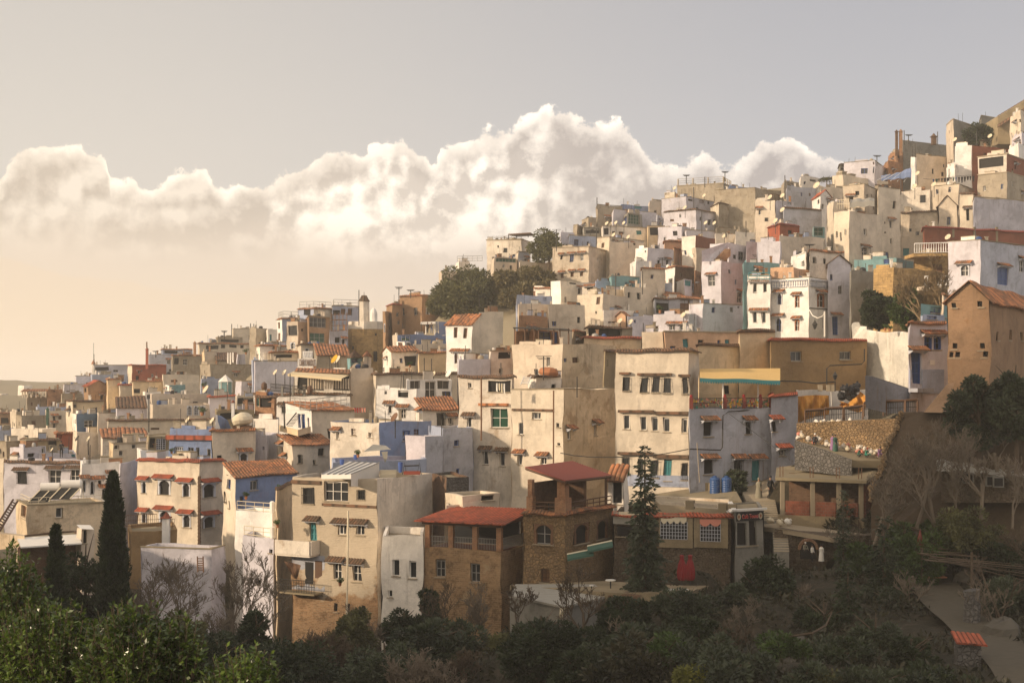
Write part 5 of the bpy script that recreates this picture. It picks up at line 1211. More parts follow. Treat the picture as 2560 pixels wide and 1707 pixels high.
edge = [(945, 900, 86.5), (965, 800, 87.8), (1010, 660, 88.8), (1080, 500, 89.8), (1150, 340, 90.8), (1190, 190, 91.8), (1245, 112, 91.8)]
m = MB()
for i in range(len(edge)-1):
    for k in range(7):
        f = k/7; x = edge[i][0]+(edge[i+1][0]-edge[i][0])*f; y = edge[i][1]+(edge[i+1][1]-edge[i][1])*f; D = edge[i][2]+(edge[i+1][2]-edge[i][2])*f
        P = at(x+random.uniform(-14, 10), y+random.uniform(-8, 8), D-.1); s_ = random.uniform(.12, .24); m.lathe(P-Vector((0, 0, s_)), [(.3*s_, 0), (s_, .5*s_), (.9*s_, 1.3*s_), (.3*s_, 1.8*s_)], 6)
m.build('rubble_edge', 'SO', t, .1)
# kiosk
K1 = at(905, 735, 96.0); h = H('open concrete frame kiosk with half height brick walls and a flat slab roof', 96, 88, 893, 950, 1083, 1300, 'conc' if 0 else 'X', 24, par=.02, down=3, name='kiosk', cat='kiosk', dr=7, key='kiosk', warp=.0, base=False)
zR = (HY-py(735))/F*96
def kcol(u, v, zb_=None):
    p = h.pt(u, v, 0); m = MB(); m.box((p.x-.17, p.y-.17, h.zt+.005), (.27, 0, 0), (0, .27, 0), (0, 0, zR-.22-h.zt)); m.build('column', 'conc', h.o)
h.wr = 6.5
us = [.3, h.wl*.30, h.wl*.60, h.wl-.3]
for u in us: kcol(u, .25)
for u in (.3, h.wl-.3): kcol(u, 6.2)
for i in range(3):
    a, b = us[i]+.22, us[i+1]-.22; P = h.pt(a, .12, h.zt+.005); m = MB(); m.box(P, h.DL.to_3d()*(b-a), h.DR.to_3d()*.2, (0, 0, .98)); m.build('brick_infill', 'KH', h.o)
P = h.pt(.1, 3.0, h.zt+.01); m = MB(); m.box(P, h.DL.to_3d()*(h.wl-.2), h.DR.to_3d()*.2, (0, 0, zR+.12-h.zt)); m.build('dark_backing_wall', 'KD', h.o)  # dark wall added at mid-depth to stand in for the kiosk's shaded inside
P = h.pt(.05, .4, h.zt+.01); m = MB(); m.box(P, h.DL.to_3d()*.2, h.DR.to_3d()*5.5, (0, 0, zR-.37-h.zt)); m.build('side_wall', 'KH', h.o)
slab('roof_slab', [(66, 708, 98.3), (905, 739, 95.4), (985, 690, 97.5), (1040, 532, 103.5), (745, 528, 105), (78, 618, 106)], .2, 'concd', h.o)
for u in us:
    m = MB()
    for dx, dy in ((0, 0), (.2, 0), (0, .2), (.2, .2)): q = h.pt(u+dx, .2+dy, zR); m.tube([q, q+Vector((0, 0, .8))], .018, 3)
    m.build('rebar', 'brown', h.o)
# platform before it, with arch wall
slab('terrace_floor', [(-160, 1150, 98), (90, 1125, 98.5), (950, 1235, 92), (600, 1262, 89.5), (100, 1175, 93)], .3, 'conc', kind='structure')
t = wallpoly('rubble stone terrace wall with an arched tunnel mouth', [(30, 1600, 92.6), (60, 1190, 93), (120, 1185, 92.8), (590, 1268, 89.6), (955, 1238, 90.8), (955, 1600, 90.8)], 1.2, 'ST', name='terrace_wall')
c = at(370, 1370, 90.2)
m = MB(); pts2 = [(.48*cos(a), .52*sin(a)) for a in [pi*i/12 for i in range(13)]]+[(-.48, -.6), (.48, -.6)]
poly_extr(m, pts2, c, (1, 0, 0), (0, 1, 0), .2); m.build('tunnel_mouth', 'dark', t)
m = MB()
for i in range(14):
    a0, a1 = pi*i/14, pi*(i+1)/14; q = [(r_*cos(a), r_*1.08*sin(a)) for r_, a in ((.48, a0+.02), (.64, a0+.02), (.64, a1-.02), (.48, a1-.02))]; poly_extr(m, q, c-Vector((0, .08, 0)), (1, 0, 0), (0, 1, 0), .25)
m.build('arch_bricks', 'K', t)
# stairs
def stair(label, P, Q, w, n_, mat, wdir=(1, 0, 0), rise=None):
    t = empty('stone_stair', P, label, 'stair'); m = MB(); P, Q = Vector(P), Vector(Q); wd = Vector(wdir).normalized()*w
    d = Vector((Q.x-P.x, Q.y-P.y, 0))/n_; dz = (Q.z-P.z)/n_
    for i in range(n_):
        b = P+d*i; m.box((b.x, b.y, P.z-1.2), wd, d*1.0 if d.length > .1 else Vector((0, .3, 0)), (0, 0, 1.2+dz*(i+1)-.04))
        m.box((b.x, b.y, P.z+dz*(i+1)-.04), wd, d*1.02-Vector((0, .04, 0)), (0, 0, .04), 1)
    m.build('steps', [mat, 'conc'], t); return t
stair('broad dark stone stair climbing beside the cafe sign to the upper street', at(-150, 1110, 98.5), at(-175, 925, 104), 1.9, 11, 'H', (1, -.05, 0))
stair('lower pale edged stone stair beside the arched tunnel wall', at(55, 1400, 90.0), at(40, 1170, 95), .95, 10, 'H', (1, -.1, 0))
slab('upper_street', [(-200, 925, 104), (90, 915, 104), (140, 700, 112), (-120, 640, 116), (-300, 700, 116)], .3, 'conc', kind='structure')
# shed with tarp roof on the right
t = empty('tarp_shed', at(1950, 760, 83), 'low stone shed under a rumpled grey tarpaulin roof, at the right', 'shed')
V(1920, 1000)
wallpoly(None, [(1590, 940, 83), (1590, 640, 83.4), (2420, 705, 81), (2420, 940, 80.6)], 3, 'ST', parent=t, name='stone_front')
m = MB(); nx = 30
for i in range(nx):
    for j in range(5):
        f = lambda a, b: at(1540+870*a, 640+75*a-95*b+9*sin(a*21+b*3)+6*sin(a*47+b*8), 82.6-2*a+b*4.0)
        m.poly([f(i/nx, j/5), f((i+1)/nx, j/5), f((i+1)/nx, (j+1)/5), f(i/nx, (j+1)/5)])
m.build('tarpaulin', 'tarpg', t, smooth=False)
for x, y in ((1765, 705), (1832, 718), (2045, 745), (2110, 755)):
    P = at(x, y, 82.2-(x-1590)*.0024); m = MB(); m.bx(P.x-.32, P.y-.12, P.z-.28, .64, .1, .62); w_ = m.build('window', 'H', t); m = MB(); m.bx(P.x-.24, P.y-.14, P.z-.2, .48, .1, .46); m.build('pane', 'dark', w_)
# ================================================================ CAFE COMPLEX
V(640, 1050)
h = H('brick and stone cafe wing with a red tiled gallery above small framed windows', 93, 1540, 2250, 2445, 1205, 1960, 'M', 24, '1690,1362,92,158,e;2012,1402,92,168,e', par=.02, down=6, name='cafe', cat='cafe', key='cafe', dr=8, wmax=6.5, floor='woodred')
g = h; zg = (HY-py(945))/F*93; zf = h.zt
for x in (1572, 1786, 2006, 2226):
    P = hface(h, x, 1100); v0 = P-Vector((0, 0, P.z-zf))-h.DL.to_3d()*0; hh = zg-zf
    m = MB(); m.box(Vector((P.x, P.y, zf+.004))-h.DL.to_3d()*.17, h.DL.to_3d()*.34, h.DR.to_3d()*.34, (0, 0, hh)); m.build('brick_pillar', 'K', h.o)
P = h.pt(.05, 4.5, zf+.01); m = MB(); m.box(P, h.DL.to_3d()*.5, h.DR.to_3d()*.5, (0, 0, zg-zf)); m.build('brick_pillar', 'K', h.o)
for a, b in ((1595, 1765), (1808, 1985), (2030, 2205)):
    A_, B_ = hface(h, a, 1200), hface(h, b, 1200); A_.z = B_.z = zf+.02; rail(h.o, A_+h.DR.to_3d()*.2, B_+h.DR.to_3d()*.2, .75, .11, 'steel', .016, 'gallery_railing')
A_, B_ = h.pt(.25, .5, zf+.02), h.pt(.25, 4.4, zf+.02); rail(h.o, A_, B_, .75, .11, 'steel', .016, 'gallery_railing')
m = MB(); m.box(h.pt(.3, 3.6, zf+.01), h.DL.to_3d()*(h.wl-.6), h.DR.to_3d()*.15, (0, 0, zg-zf)); m.build('glazed_back', 'glass', h.o)
m = MB(); e = .5
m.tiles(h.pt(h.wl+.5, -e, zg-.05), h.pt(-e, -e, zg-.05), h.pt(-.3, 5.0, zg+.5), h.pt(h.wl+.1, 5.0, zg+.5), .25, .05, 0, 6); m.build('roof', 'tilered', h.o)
m = MB(); m.poly([h.pt(-e+.1, -e+.1, zg-.07), h.pt(-.3, 5, zg+.45), h.pt(-.3, 5, zg-.07)]); m.box(h.pt(-.1, -.1, zg-.3), h.DL.to_3d()*(h.wl+.2), h.DR.to_3d()*.25, (0, 0, .22)); m.build('roof_beam', 'wood', h.o)
H('cream upper wall behind the red tiled gallery', 99, 1735, 1742, 2240, 780, 1000, 'C', 60, par=.2, base=False, down=2, name='terrace_wall', cat='wall', dr=2)
# stone wing with terrace on top
V(1280, 1100)
h = H('rounded stone cafe wing with arched windows and a tile skirt', 91, 105, 490, 935, 672, 1330, 'SO', 30, '290,862,180,190,eak;637,855,138,186,oak;828,815,112,176,oak;300,1240,80,130,k', cope='tile', par=.05, down=6, name='cafe', cat='cafe', key='wing', floor='conc')
zf = h.zt; zr = (HY-py(372))/F*91
for (u, v, w) in ((.35, .35, .8), (h.wl-.4, .3, .45)):
    P = h.pt(u-w/2, v-w/2, zf+.02); m = MB(); m.box(P, h.DL.to_3d()*w, h.DR.to_3d()*w, (0, 0, .95)); q = w*.72; P2 = h.pt(u-q/2, v-q/2, zf+.97); m.box(P2, h.DL.to_3d()*q, h.DR.to_3d()*q, (0, 0, zr-zf-1.0)); m.build('brick_pillar', 'K', h.o)
for u, v in ((.4, h.wr*.5), (.4, h.wr-.4), (h.wl-.4, h.wr-.5)):
    P = h.pt(u, v, zf+.02); m = MB(); m.bx(P.x-.09, P.y-.09, P.z, .18, .18, zr-zf-.1); m.build('post', 'wood', h.o)
for a, b in ((h.pt(.5, .1, zf+.03), h.pt(h.wl-.5, .1, zf+.03)), (h.pt(.1, .6, zf+.03), h.pt(.1, h.wr-.2, zf+.03))): rail(h.o, a, b, .6, .8, 'wood', .03, 'terrace_railing', mid=3)
m = MB(); m.box(h.pt(.8, h.wr*.62, zf+.02), h.DL.to_3d()*(h.wl-1.2), h.DR.to_3d()*.15, (0, 0, zr-zf-.2)); m.box(h.pt(h.wl*.9, .9, zf+.02), h.DL.to_3d()*.15, h.DR.to_3d()*(h.wr*.5), (0, 0, zr-zf-.3)); m.build('terrace_back_wall', 'KD', h.o)
m = MB(); m.tiles(at(490, 372, 89.6), at(120, 245, 97), at(550, 190, 106), at(918, 322, 98), .5, .03, 0, 8); m.build('terrace_roof', 'redc', h.o)
m = MB(); A_ = at(490, 384, 89.8); B_ = at(130, 262, 96.8); C_ = at(905, 334, 97.8); m.tube([B_, A_, C_], .1, 4); m.build('roof_beam', 'wood', h.o)
for i in range(5):
    P = h.pt(1+i*(h.wl-2)/5, 1.2+(i % 2)*1.2, zf+.02); t = empty('cafe_table', P, ['first', 'second', 'third', 'fourth', 'fifth'][i]+' square table from the corner pillar on the covered cafe terrace', 'table', 'tables on the covered cafe terrace')
    m = MB(); m.bx(P.x-.3, P.y-.3, P.z+.5, .6, .6, .04); m.build('top', 'wood', t); m = MB(); m.tube([P, P+Vector((0, 0, .5))], .04, 5); m.build('leg', 'iron', t)
H('small white hut with a tile lean-to beside the red roofed cafe terrace', 99, 880, 1022, 1066, 352, 640, 'W', 32, '968,475,92,220,o', roof='shed', rh=.8, name='hut', cat='hut', base=False, dr=2.5)
for i, (x0, y0, x1, y1) in enumerate(((505, 1060, 745, 1012), (690, 985, 920, 935))):
    t = empty('window_awning', at(x0, y0, 87.5), ['left folded green awning with a cream bar on the stone cafe wall', 'upper right folded green awning with a cream bar'][i], 'awning')
    m = MB(); A_, B_ = at(x0, y0-12, 88.5), at(x1, y1-12, 88.5); m.poly([A_, B_, B_+Vector((0, -.6, -.22)), A_+Vector((0, -.6, -.22))]); m.poly([A_+Vector((0, -.6, -.22)), B_+Vector((0, -.6, -.22)), B_+Vector((0, -.62, -.34)), A_+Vector((0, -.62, -.34))]); m.build('fabric', 'green', t)
    m = MB(); m.tube([A_, B_], .07, 5); m.build('bar', 'cloth', t)
# long right wing with canvas blinds
WT['x'] = ('steel', 'glass')
h = H('long low cafe hall with canvas blinds, grid windows and a tile edged roof terrace', 92.5, 930, 2005, 2040, 705, 1330, 'ST', 16, '1060,835,200,100,o', cope='tile', hoodm='tilered', par=.45, down=6, name='cafe', cat='cafe', key='hall', floor='conc')
def gridwin(h, x0, x1, y0, y1, n1, n2, out=.14):
    A_, B_ = hface(h, x0, y1), hface(h, x1, y1); T_ = hface(h, (x0+x1)/2, y0); Bt = hface(h, (x0+x1)/2, y1); dz = T_.z-Bt.z; A_.z = B_.z = Bt.z; o_ = -h.DR.to_3d()*out
    m = MB(); m.poly([A_+o_, B_+o_, B_+o_+Vector((0, 0, dz)), A_+o_+Vector((0, 0, dz))]); w = m.build('blind_window', 'glass', h.o)
    m = MB()
    for i in range(n1+1): q = A_.lerp(B_, i/n1)+o_*1.25; m.tube([q, q+Vector((0, 0, dz))], .016, 3)
    for j in range(n2+1): z = Vector((0, 0, dz*j/n2)); m.tube([A_+o_*1.25+z, B_+o_*1.25+z], .016, 3)
    m.build('lattice', 'trim', w)
for a, b in ((1350, 1662), (1672, 1985)): facebox(h, a, b, 685+(a-1350)*.05, 985, .12, 'tarpg' if 0 else 'X', 'canvas_blind', True, .05)
gridwin(h, 1365, 1610, 745, 905, 9, 5); gridwin(h, 1730, 1915, 755, 925, 7, 5)
facebox(h, 930, 1190, 660, 770, .10, 'tarpg', 'canvas_blind', True, .05); facebox(h, 985, 1170, 655, 712, .16, 'cloth', 'cloth_patch', True, .02)
def valance(h, x0, x1, y0, y1, mat, nseg=8, parent=None):
    m = MB(); 
    for i in range(nseg*4):
        a0, a1 = i/(nseg*4), (i+1)/(nseg*4); g_ = lambda a: hface(h, x0+(x1-x0)*a, y0)-h.DR.to_3d()*.22; b_ = lambda a: hface(h, x0+(x1-x0)*a, y0+(y1-y0)*(.55+.45*abs(sin(a*nseg*pi))))-h.DR.to_3d()*.25
        m.poly([b_(a0), b_(a1), g_(a1), g_(a0)])
    return m.build('scalloped_valance', mat, h.o)
valance(h, 1370, 1605, 700, 765, 'cloth', 4); valance(h, 1725, 1920, 722, 790, 'pink', 2)
for x in (1622, 1924, 2010): facebox(h, x-38, x+38, 560+(x-1622)*.09, 640+(x-1622)*.09, -.35, 'concd', 'parapet_pillar', True, .6)
t = empty('brick_lattice', at(1500, 630, 94), 'pale lattice parapet edging the cafe roof terrace', 'parapet')
m = MB()
for a, b in ((1370, 1580), (1668, 1882)):
    for i in range(24):
        x = a+(b-a)*i/24; y = 590+(x-1370)*.055; P = at(x, y, 93.6); Q = at(x+(b-a)/24*1.2, y-28, 93.6); m.tube([P, Q], .035, 3); m.tube([at(x, y-28, 93.6), at(x+(b-a)/24*1.2, y, 93.6)], .035, 3)
m.build('lattice', 'C', t)
slab('roof_terrace', [(1280, 520, 104), (1990, 560, 100), (2000, 640, 94), (1360, 590, 96.5)], .6, 'conc', kind='structure')
wallpoly('long low tan parapet behind the cafe roof terrace', [(1290, 555, 103), (1290, 512, 103), (1990, 545, 99), (1990, 600, 99)], .4, 'Cd', name='parapet')
slab('yard_floor', [(1270, 500, 110), (1660, 440, 112), (2060, 470, 106), (2110, 560, 101), (1990, 555, 101), (1290, 530, 104)], .6, 'concd', kind='structure')
# sign house
h = H('dark cafe entrance hut with a curved white rim and a red lettered sign', 91.5, 2010, 2050, 2312, 655, 1330, 'H', 62, '2110,865,90,210,o;2215,850,70,230,o', par=.1, down=6, name='cafe_entrance', cat='hut', key='sign', dr=4)
A_ = hface(h, 2058, 690, False); B_ = hface(h, 2306, 660, False); o_ = -h.DL.to_3d(); X_ = h.DR.to_3d(); L_ = (B_-A_).length
zs = h.zt-.62
t = empty('cafe_sign', (A_.x, A_.y, zs), 'dark sign board with red Café Tounsi lettering between two round emblems', 'sign')
m = MB(); b0 = Vector((A_.x, A_.y, zs)); m.box(b0+o_*.02, X_*L_, o_*.1, (0, 0, .56)); m.build('board', 'black', t)
tx = text('Café Tounsi', b0+o_*.14+X_*(L_*.21)+Vector((0, 0, .15)), X_, .40, 'white', t, .012, L_*.60)
tx2 = text('Café Tounsi', b0+o_*.17+X_*(L_*.213)+Vector((0, 0, .165)), X_, .36, 'redl', t, .012, L_*.59)
for f in (.10, .90):
    c_ = b0+X_*L_*f+o_*.14+Vector((0, 0, .28)); m = MB(); ring = [c_+X_*.15*cos(a)+Vector((0, 0, .22*sin(a))) for a in [2*pi*i/16 for i in range(16)]]; m.poly(ring); m.poly([p+o_*.0 for p in ring][::-1]); e_ = m.build('emblem', 'cloth', t)
    m = MB(); m.poly([c_+o_*.01+X_*.08*cos(a)+Vector((0, 0, .12*sin(a))) for a in [2*pi*i/5+.3 for i in range(5)]]); m.build('emblem_mark', 'terra', e_)
m = MB(); m.box(h.pt(-.2, -.25, h.zt+.01), X_*(h.wr+.5), h.DL.to_3d()*.35, (0, 0, .14)); m.box(h.pt(-.2, -.25, h.zt+.005), h.DL.to_3d()*(h.wl+.3), X_*.35, (0, 0, .12)); m.build('white_rim', 'white', h.o)
cloth('white sheet folded over the corner of the cafe hall roof', [(1965, 648), (2000, 628), (2048, 640)], [(1968, 662), (2010, 668), (2050, 655)], 91.4, 'white', .2, 3, 'folded_sheet', 'sheet', 10, 4, .08)
# red parasols, tables
for i, (x, D) in enumerate(((1560, 86.5), (1635, 87.5))):
    P = at(x, 1330, D); t = empty('closed_parasol', P, ['left of the two closed dark red parasols', 'right of the two closed dark red parasols'][i], 'parasol')
    z0 = at(x, 1285, D).z; z1 = at(x, 1050, D).z; H_ = z1-z0; m = MB(); rs = []
    prof = [(.17, 0), (.24, .10), (.25, .35), (.19, .62), (.10, .82), (.10, .9), (.12, .96), (.03, 1.0)]
    for r_, q in prof: rs.append([Vector((P.x+r_*(1+.28*(j % 2))*cos(j*pi/8), P.y+r_*(1+.28*(j % 2))*sin(j*pi/8), z0+q*H_)) for j in range(16)])
    for a in range(len(rs)-1):
        for j in range(16): m.poly([rs[a][j], rs[a][(j+1) % 16], rs[a+1][(j+1) % 16], rs[a+1][j]])
    m.build('canopy', 'red', t); m = MB(); m.tube([P, Vector((P.x, P.y, z1))], .04, 5); m.build('pole', 'iron', t)
for i, (x, y, D) in enumerate(((905, 1285, 86), (1032, 1412, 83), (1440, 1372, 84), (1575, 1372, 84), (730, 1333, 86))):
    P = at(x, y, D)-Vector((0, 0, .74)); t = empty('garden_table', P, ['round white table under the stone cafe door', 'round white table on the low brick pillar corner', 'long white table below the closed parasols', 'oval white table right under the closed parasols', 'small white table at the bare tree'][i], 'table')
    m = MB(); w = (.32, .3, .3, .3, .14)[i]; m.lathe(P+Vector((0, 0, .72)), [(w, 0), (w, .05)], 14); m.build('top', 'white', t); m = MB(); m.lathe(P, [(.25, 0), (.04, .06), (.04, .72)], 8); m.build('leg', 'iron', t)
slab('cafe_yard', [(-20, 1330, 89), (850, 1290, 90), (1500, 1330, 88), (1900, 1300, 90), (1660, 1385, 83.5), (1300, 1400, 82.5), (950, 1400, 82.5)], .5, 'X', kind='structure')
t = empty('sheet_roof_shelter', at(300, 1500, 80), 'flat grey sheet roof shelter over a dark store below the stone cafe', 'shelter')
slab('roof_sheet', [(-30, 1420, 84), (30, 1320, 88.5), (760, 1320, 88.5), (885, 1425, 83.5), (480, 1525, 78.5)], .12, 'tarpg', t)
V(1280, 1100); A_ = at(480, 1700, 79); m = MB(); P0, P1, P2 = at(-20, 1435, 84), at(470, 1535, 79), at(880, 1435, 83.6); dz = Vector((0, 0, -6))
m.poly([P0+dz, P1+dz, P1, P0]); m.poly([P1+dz, P2+dz, P2, P1]); m.build('dark_store_wall', 'H', t)
for x, y, D in ((500, 1535, 78.6), (10, 1440, 83.8), (870, 1440, 83.4)): P = at(x, y, D); m = MB(); m.tube([P-Vector((0, 0, 6)), P], .06, 4); m.build('post', 'steel', t)
cloth('long tan cloth hanging from the shelter corner', [(440, 1540), (510, 1535)], [(430, 1640), (420, 1680)], 78.3, 'cloth', .1, 3, 'hanging_cloth', 'cloth', 8, 8, .06)
wallpoly('low brick and stone wall at the cafe yard edge', [(880, 1700, 82.6), (880, 1425, 82.8), (1060, 1405, 82.4), (1180, 1430, 82), (1180, 1700, 81.8)], .8, 'KD', name='yard_wall')
# ================================================================ TERRACE OF THE BLUE GREY HOUSE
V(1280, 780)
h = HS['terr']; zt = h.zt
cols_ = ['red', 'red', 'red', 'red', 'red']
A0_ = hface(h, 1634, 890, False); A1_ = hface(h, 2378, 890, False); zr = zt+.02
xs_ = [1645, 1955, 2128, 2280, 2375]
for i, x in enumerate(xs_):
    P = hface(h, x, 880, False); m = MB(); m.bx(P.x-.13, P.y-.12, zr, .26, .26, .88); m.build('railing_post', 'woodred', h.o); m = MB(); m.lathe((P.x, P.y, zr+.88), [(.10, 0), (.12, .1), (.07, .2)], 8); m.build('flower_pot', 'red', h.o)
rnd = random.Random(5)
for i in range(4):
    A_, B_ = hface(h, xs_[i]+16, 880, False), hface(h, xs_[i+1]-16, 880, False); A_.z = B_.z = zr
    rail(h.o, A_, B_, .8, .12, 'iron', .018, 'railing', mid=2)
    m = MB()
    for k in range(34):
        P = A_.lerp(B_, rnd.random())-h.DL.to_3d()*.05+Vector((0, 0, rnd.uniform(.12, .72))); s_ = rnd.uniform(.07, .13); m.poly([P+h.DR.to_3d()*s_*cos(a)+Vector((0, 0, s_*sin(a))) for a in (0, 1.57, 3.14, 4.71)], rnd.randrange(4))
    m.build('painted_flowers', ['red', 'greenc', 'yellow', 'pink'], h.o)
t = empty('terrace_awning', at(2090, 560, 110), 'large yellow awning with a blue scalloped edge over the terrace', 'awning')
m = MB(); nx = 24
def aw(a, b): return at(1724+(2462-1724)*a, (520-4*a)*(1-b)+(604+24*(.5-a)*0+22*a)*b+4*sin(a*9)*b, 114.2+5*a*0-(5.0*b)+ (2.5*a if b < .5 else 2.0*a))
for i in range(nx):
    for j in range(4): m.poly([aw(i/nx, (j+1)/4), aw((i+1)/nx, (j+1)/4), aw((i+1)/nx, j/4), aw(i/nx, j/4)])
m.build('fabric', 'awn', t)
m = MB(); n2 = 96
for i in range(n2):
    a0, a1 = i/n2, (i+1)/n2; P, Q = aw(a0, 1), aw(a1, 1); dz = lambda a: Vector((0, -.02, -.22-.16*abs(sin(a*pi*32)))); m.poly([P+dz(a0), Q+dz(a1), Q, P])
m.build('scalloped_edge', 'teal', t)
m = MB()
for i in range(n2):
    a0, a1 = i/n2, (i+1)/n2; P, Q = aw(a0, .9), aw(a1, .9); m.poly([P+Vector((0, 0, -.42)), Q+Vector((0, 0, -.42)), Q, P])
m.build('valance', 'awnc', t)
for x in (1938, 2262): P = hface(h, x, 880, False)+h.DL.to_3d()*.4; m = MB(); m.tube([Vector((P.x, P.y, zr)), Vector((P.x, P.y, at(x, 640, P.y).z))], .06, 5); m.build('post', 'white', t)
for i in range(3): P = h.pt(2.2, 3+i*4.5, zt-.98); t2 = empty('terrace_table', P, ['left', 'middle', 'right'][i]+' small table under the yellow awning', 'table', 'tables under the yellow awning'); m = MB(); m.lathe(P, [(.2, 0), (.04, .05), (.04, .7), (.5, .71), (.5, .76)], 10); m.build('table_body', 'wood', t2)
# cables and pipes
def cable(label, pts, r=.035, mat='iron', name='cable', cat='cable'):
    m = MB(); m.tube([at(*p) for p in pts], r, 4); o = m.build(name, mat); tag(o, label, cat)
cable('sagging black cable between the cream row and the blue grey house', [(445, 1292, 110), (560, 1315, 109.5), (700, 1328, 109), (850, 1332, 108.5), (1000, 1330, 108.2), (1200, 1322, 108), (1400, 1300, 108), (1620, 1258, 107.5)])
cable('black cable looping down the blue grey house front', [(1632, 1256, 107.2), (1915, 1266, 109), (1932, 1240, 109), (1936, 950, 109), (1990, 912, 109.5), (2370, 888, 112.5)], .05)
cable('taut thin wire from the blue grey house to the kiosk', [(1990, 930, 108), (2380, 1220, 104), (2640, 1420, 100)], .02)
cable('slim white pole leaning on the blue grey house', [(1722, 1565, 107), (1698, 1200, 107.2)], .03, 'conc', 'pole', 'pole')
cable('rust brown drainpipe down the corner house', [(-282, 600, 121), (-282, 1180, 121)], .07, 'brown', 'drainpipe', 'pipe')
cable('dark drainpipe at the seam of the tall cream house', [(382, 720, 111.6), (380, 1400, 111.6)], .06, 'brown', 'drainpipe', 'pipe')
V(640, 1050)
cable('pale drainpipe down the front of the old house', [(845, 830, 98.5), (842, 1200, 98.5), (836, 1560, 98.5), (832, 1948, 98)], .07, 'cloth', 'drainpipe', 'pipe')
# old house balcony, sunroom
h = HS['old']
t = empty('balcony', at(440, 1230, 98), 'whitewashed concrete balcony on the left of the old house', 'balcony')
P, Q = hface(h, 262, 1215), hface(h, 575, 1228); P.z = Q.z-.0; n_ = -h.NL.to_3d(); d = (Q-P); m = MB(); zz = Q.z
m.box(P+n_*1.05, d, n_*.12, (0, 0, 1.0)); m.box(Q+n_*.02, n_*1.02, d.normalized()*.12, (0, 0, 1.0)); m.box(P+n_*.02-Vector((0, 0, .14)), d, n_*1.1, (0, 0, .14)); m.build('parapet', 'Wd', t)
t = empty('glass_sunroom', at(860, 520, 103), 'sloping white glazed sunroom roof on the old house', 'sunroom')
m = MB(); A_, B_, C_, D_ = at(600, 500, 100.3), at(872, 500, 99), at(1132, 392, 106), at(850, 378, 109); m.poly([A_, B_, C_, D_])
m.poly([A_-Vector((0, 0, .3)), B_-Vector((0, 0, .3)), B_, A_]); m.poly([B_-Vector((0, 0, .8)), C_-Vector((0, 0, 1.9)), C_, B_]); m.build('panels', 'white', t)
m = MB()
for i in range(6): f = i/5; m.tube([A_.lerp(B_, f)+Vector((0, 0, .04)), D_.lerp(C_, f)+Vector((0, 0, .04))], .05, 4)
m.build('glazing_bars', 'steel', t)
# lower iron balcony with brown cloth
t = empty('iron_balcony', at(440, 1700, 100), 'dark cluttered iron balcony under the whitewashed one', 'balcony')
P, Q = hface(h, 300, 1575), hface(h, 615, 1580); P.z = Q.z; n_ = -h.NL.to_3d(); rail(t, P+n_*1.0, Q+n_*1.0, .9, .14, 'iron', .02, 'bars'); m = MB(); m.box(P, Q-P, n_*1.1, (0, 0, -.12)); m.build('floor_slab', 'concd', t)
V(640, 1050)
facebox(h, 332, 632, 1235, 1560, .03, 'BG', 'blue_wash', True, .02)
for x0_, x1_, y0_, y1_ in ((455, 530, 1300, 1500), (545, 610, 1290, 1450)): facebox(h, x0_, x1_, y0_, y1_, .05, 'wood' if x0_ > 500 else 'dark', 'door', True, .02)
H('narrow grey stub house behind the left end of the balcony', 110, 246, 330, 345, 1080, 1900, 'L', 20, par=.2)
cloth('ragged brown cloth triangle hung on the iron balcony', [(258, 1290), (415, 1330)], [(340, 1440), (375, 1460)], 97.6, 'brown', .2, 3, 'hung_cloth', 'cloth', 10, 8, .08)
# rooftop furniture: planters, satellite, sofa
t = empty('roof_sofa', at(1200, 500, 106), 'striped tan sofa on the red roof terrace', 'sofa'); m = MB(); P = at(1135, 500, 105); m.bx(P.x, P.y, P.z-.3, 1.2, .5, .3); m.bx(P.x, P.y+.45, P.z-.3, 1.2, .15, .62); m.build('seat', 'cloth', t)
t = empty('garden_swing', at(1430, 470, 104), 'dark red swing seat on the roof garden', 'swing'); m = MB()
for x in (1345, 1480): P = at(x, 500, 104); m.tube([P, P+Vector((.15, 0, .9)), P+Vector((.3, 0, 0))], .03, 4)
P, Q = at(1372, 410, 104), at(1500, 408, 104); m.tube([at(1360, 420, 104), at(1497, 415, 104)], .05, 4); m.build('frame', 'iron', t); m = MB(); P = at(1355, 500, 103.8); m.bx(P.x, P.y, P.z, 1.2, .4, .25); m.build('bench', 'redc', t)
for i, (x, y, mat) in enumerate(((788, 410, 'bluep'), (915, 360, 'bluep'), (1325, 480, 'bluep'))):
    P = at(x, y, 104 if i != 1 else 108); t = empty('planter', P, ['blue pot with a trailing plant beside the awning', 'blue pot with yellow green leaves under the awning', 'tall blue planter by the red roof terrace'][i], 'planter'); m = MB(); hh = (.4, .35, .75)[i]; m.lathe(P, [(.12, 0), (.16, hh*.5), (.17, hh)], 10); m.build('pot', mat, t)
t = empty('awning', at(1100, 300, 110), 'pale ragged awning shading a dark corner of the roof garden', 'awning')
m = MB(); A_, B_, C_, D_ = at(985, 290, 108), at(1240, 268, 108), at(1190, 232, 112), at(1075, 222, 112); m.poly([A_, B_, C_, D_]); m.poly([at(1150, 290, 108), at(1210, 285, 108), at(1205, 350, 108), at(1185, 392, 108)]); m.build('canvas', 'tarpg', t)
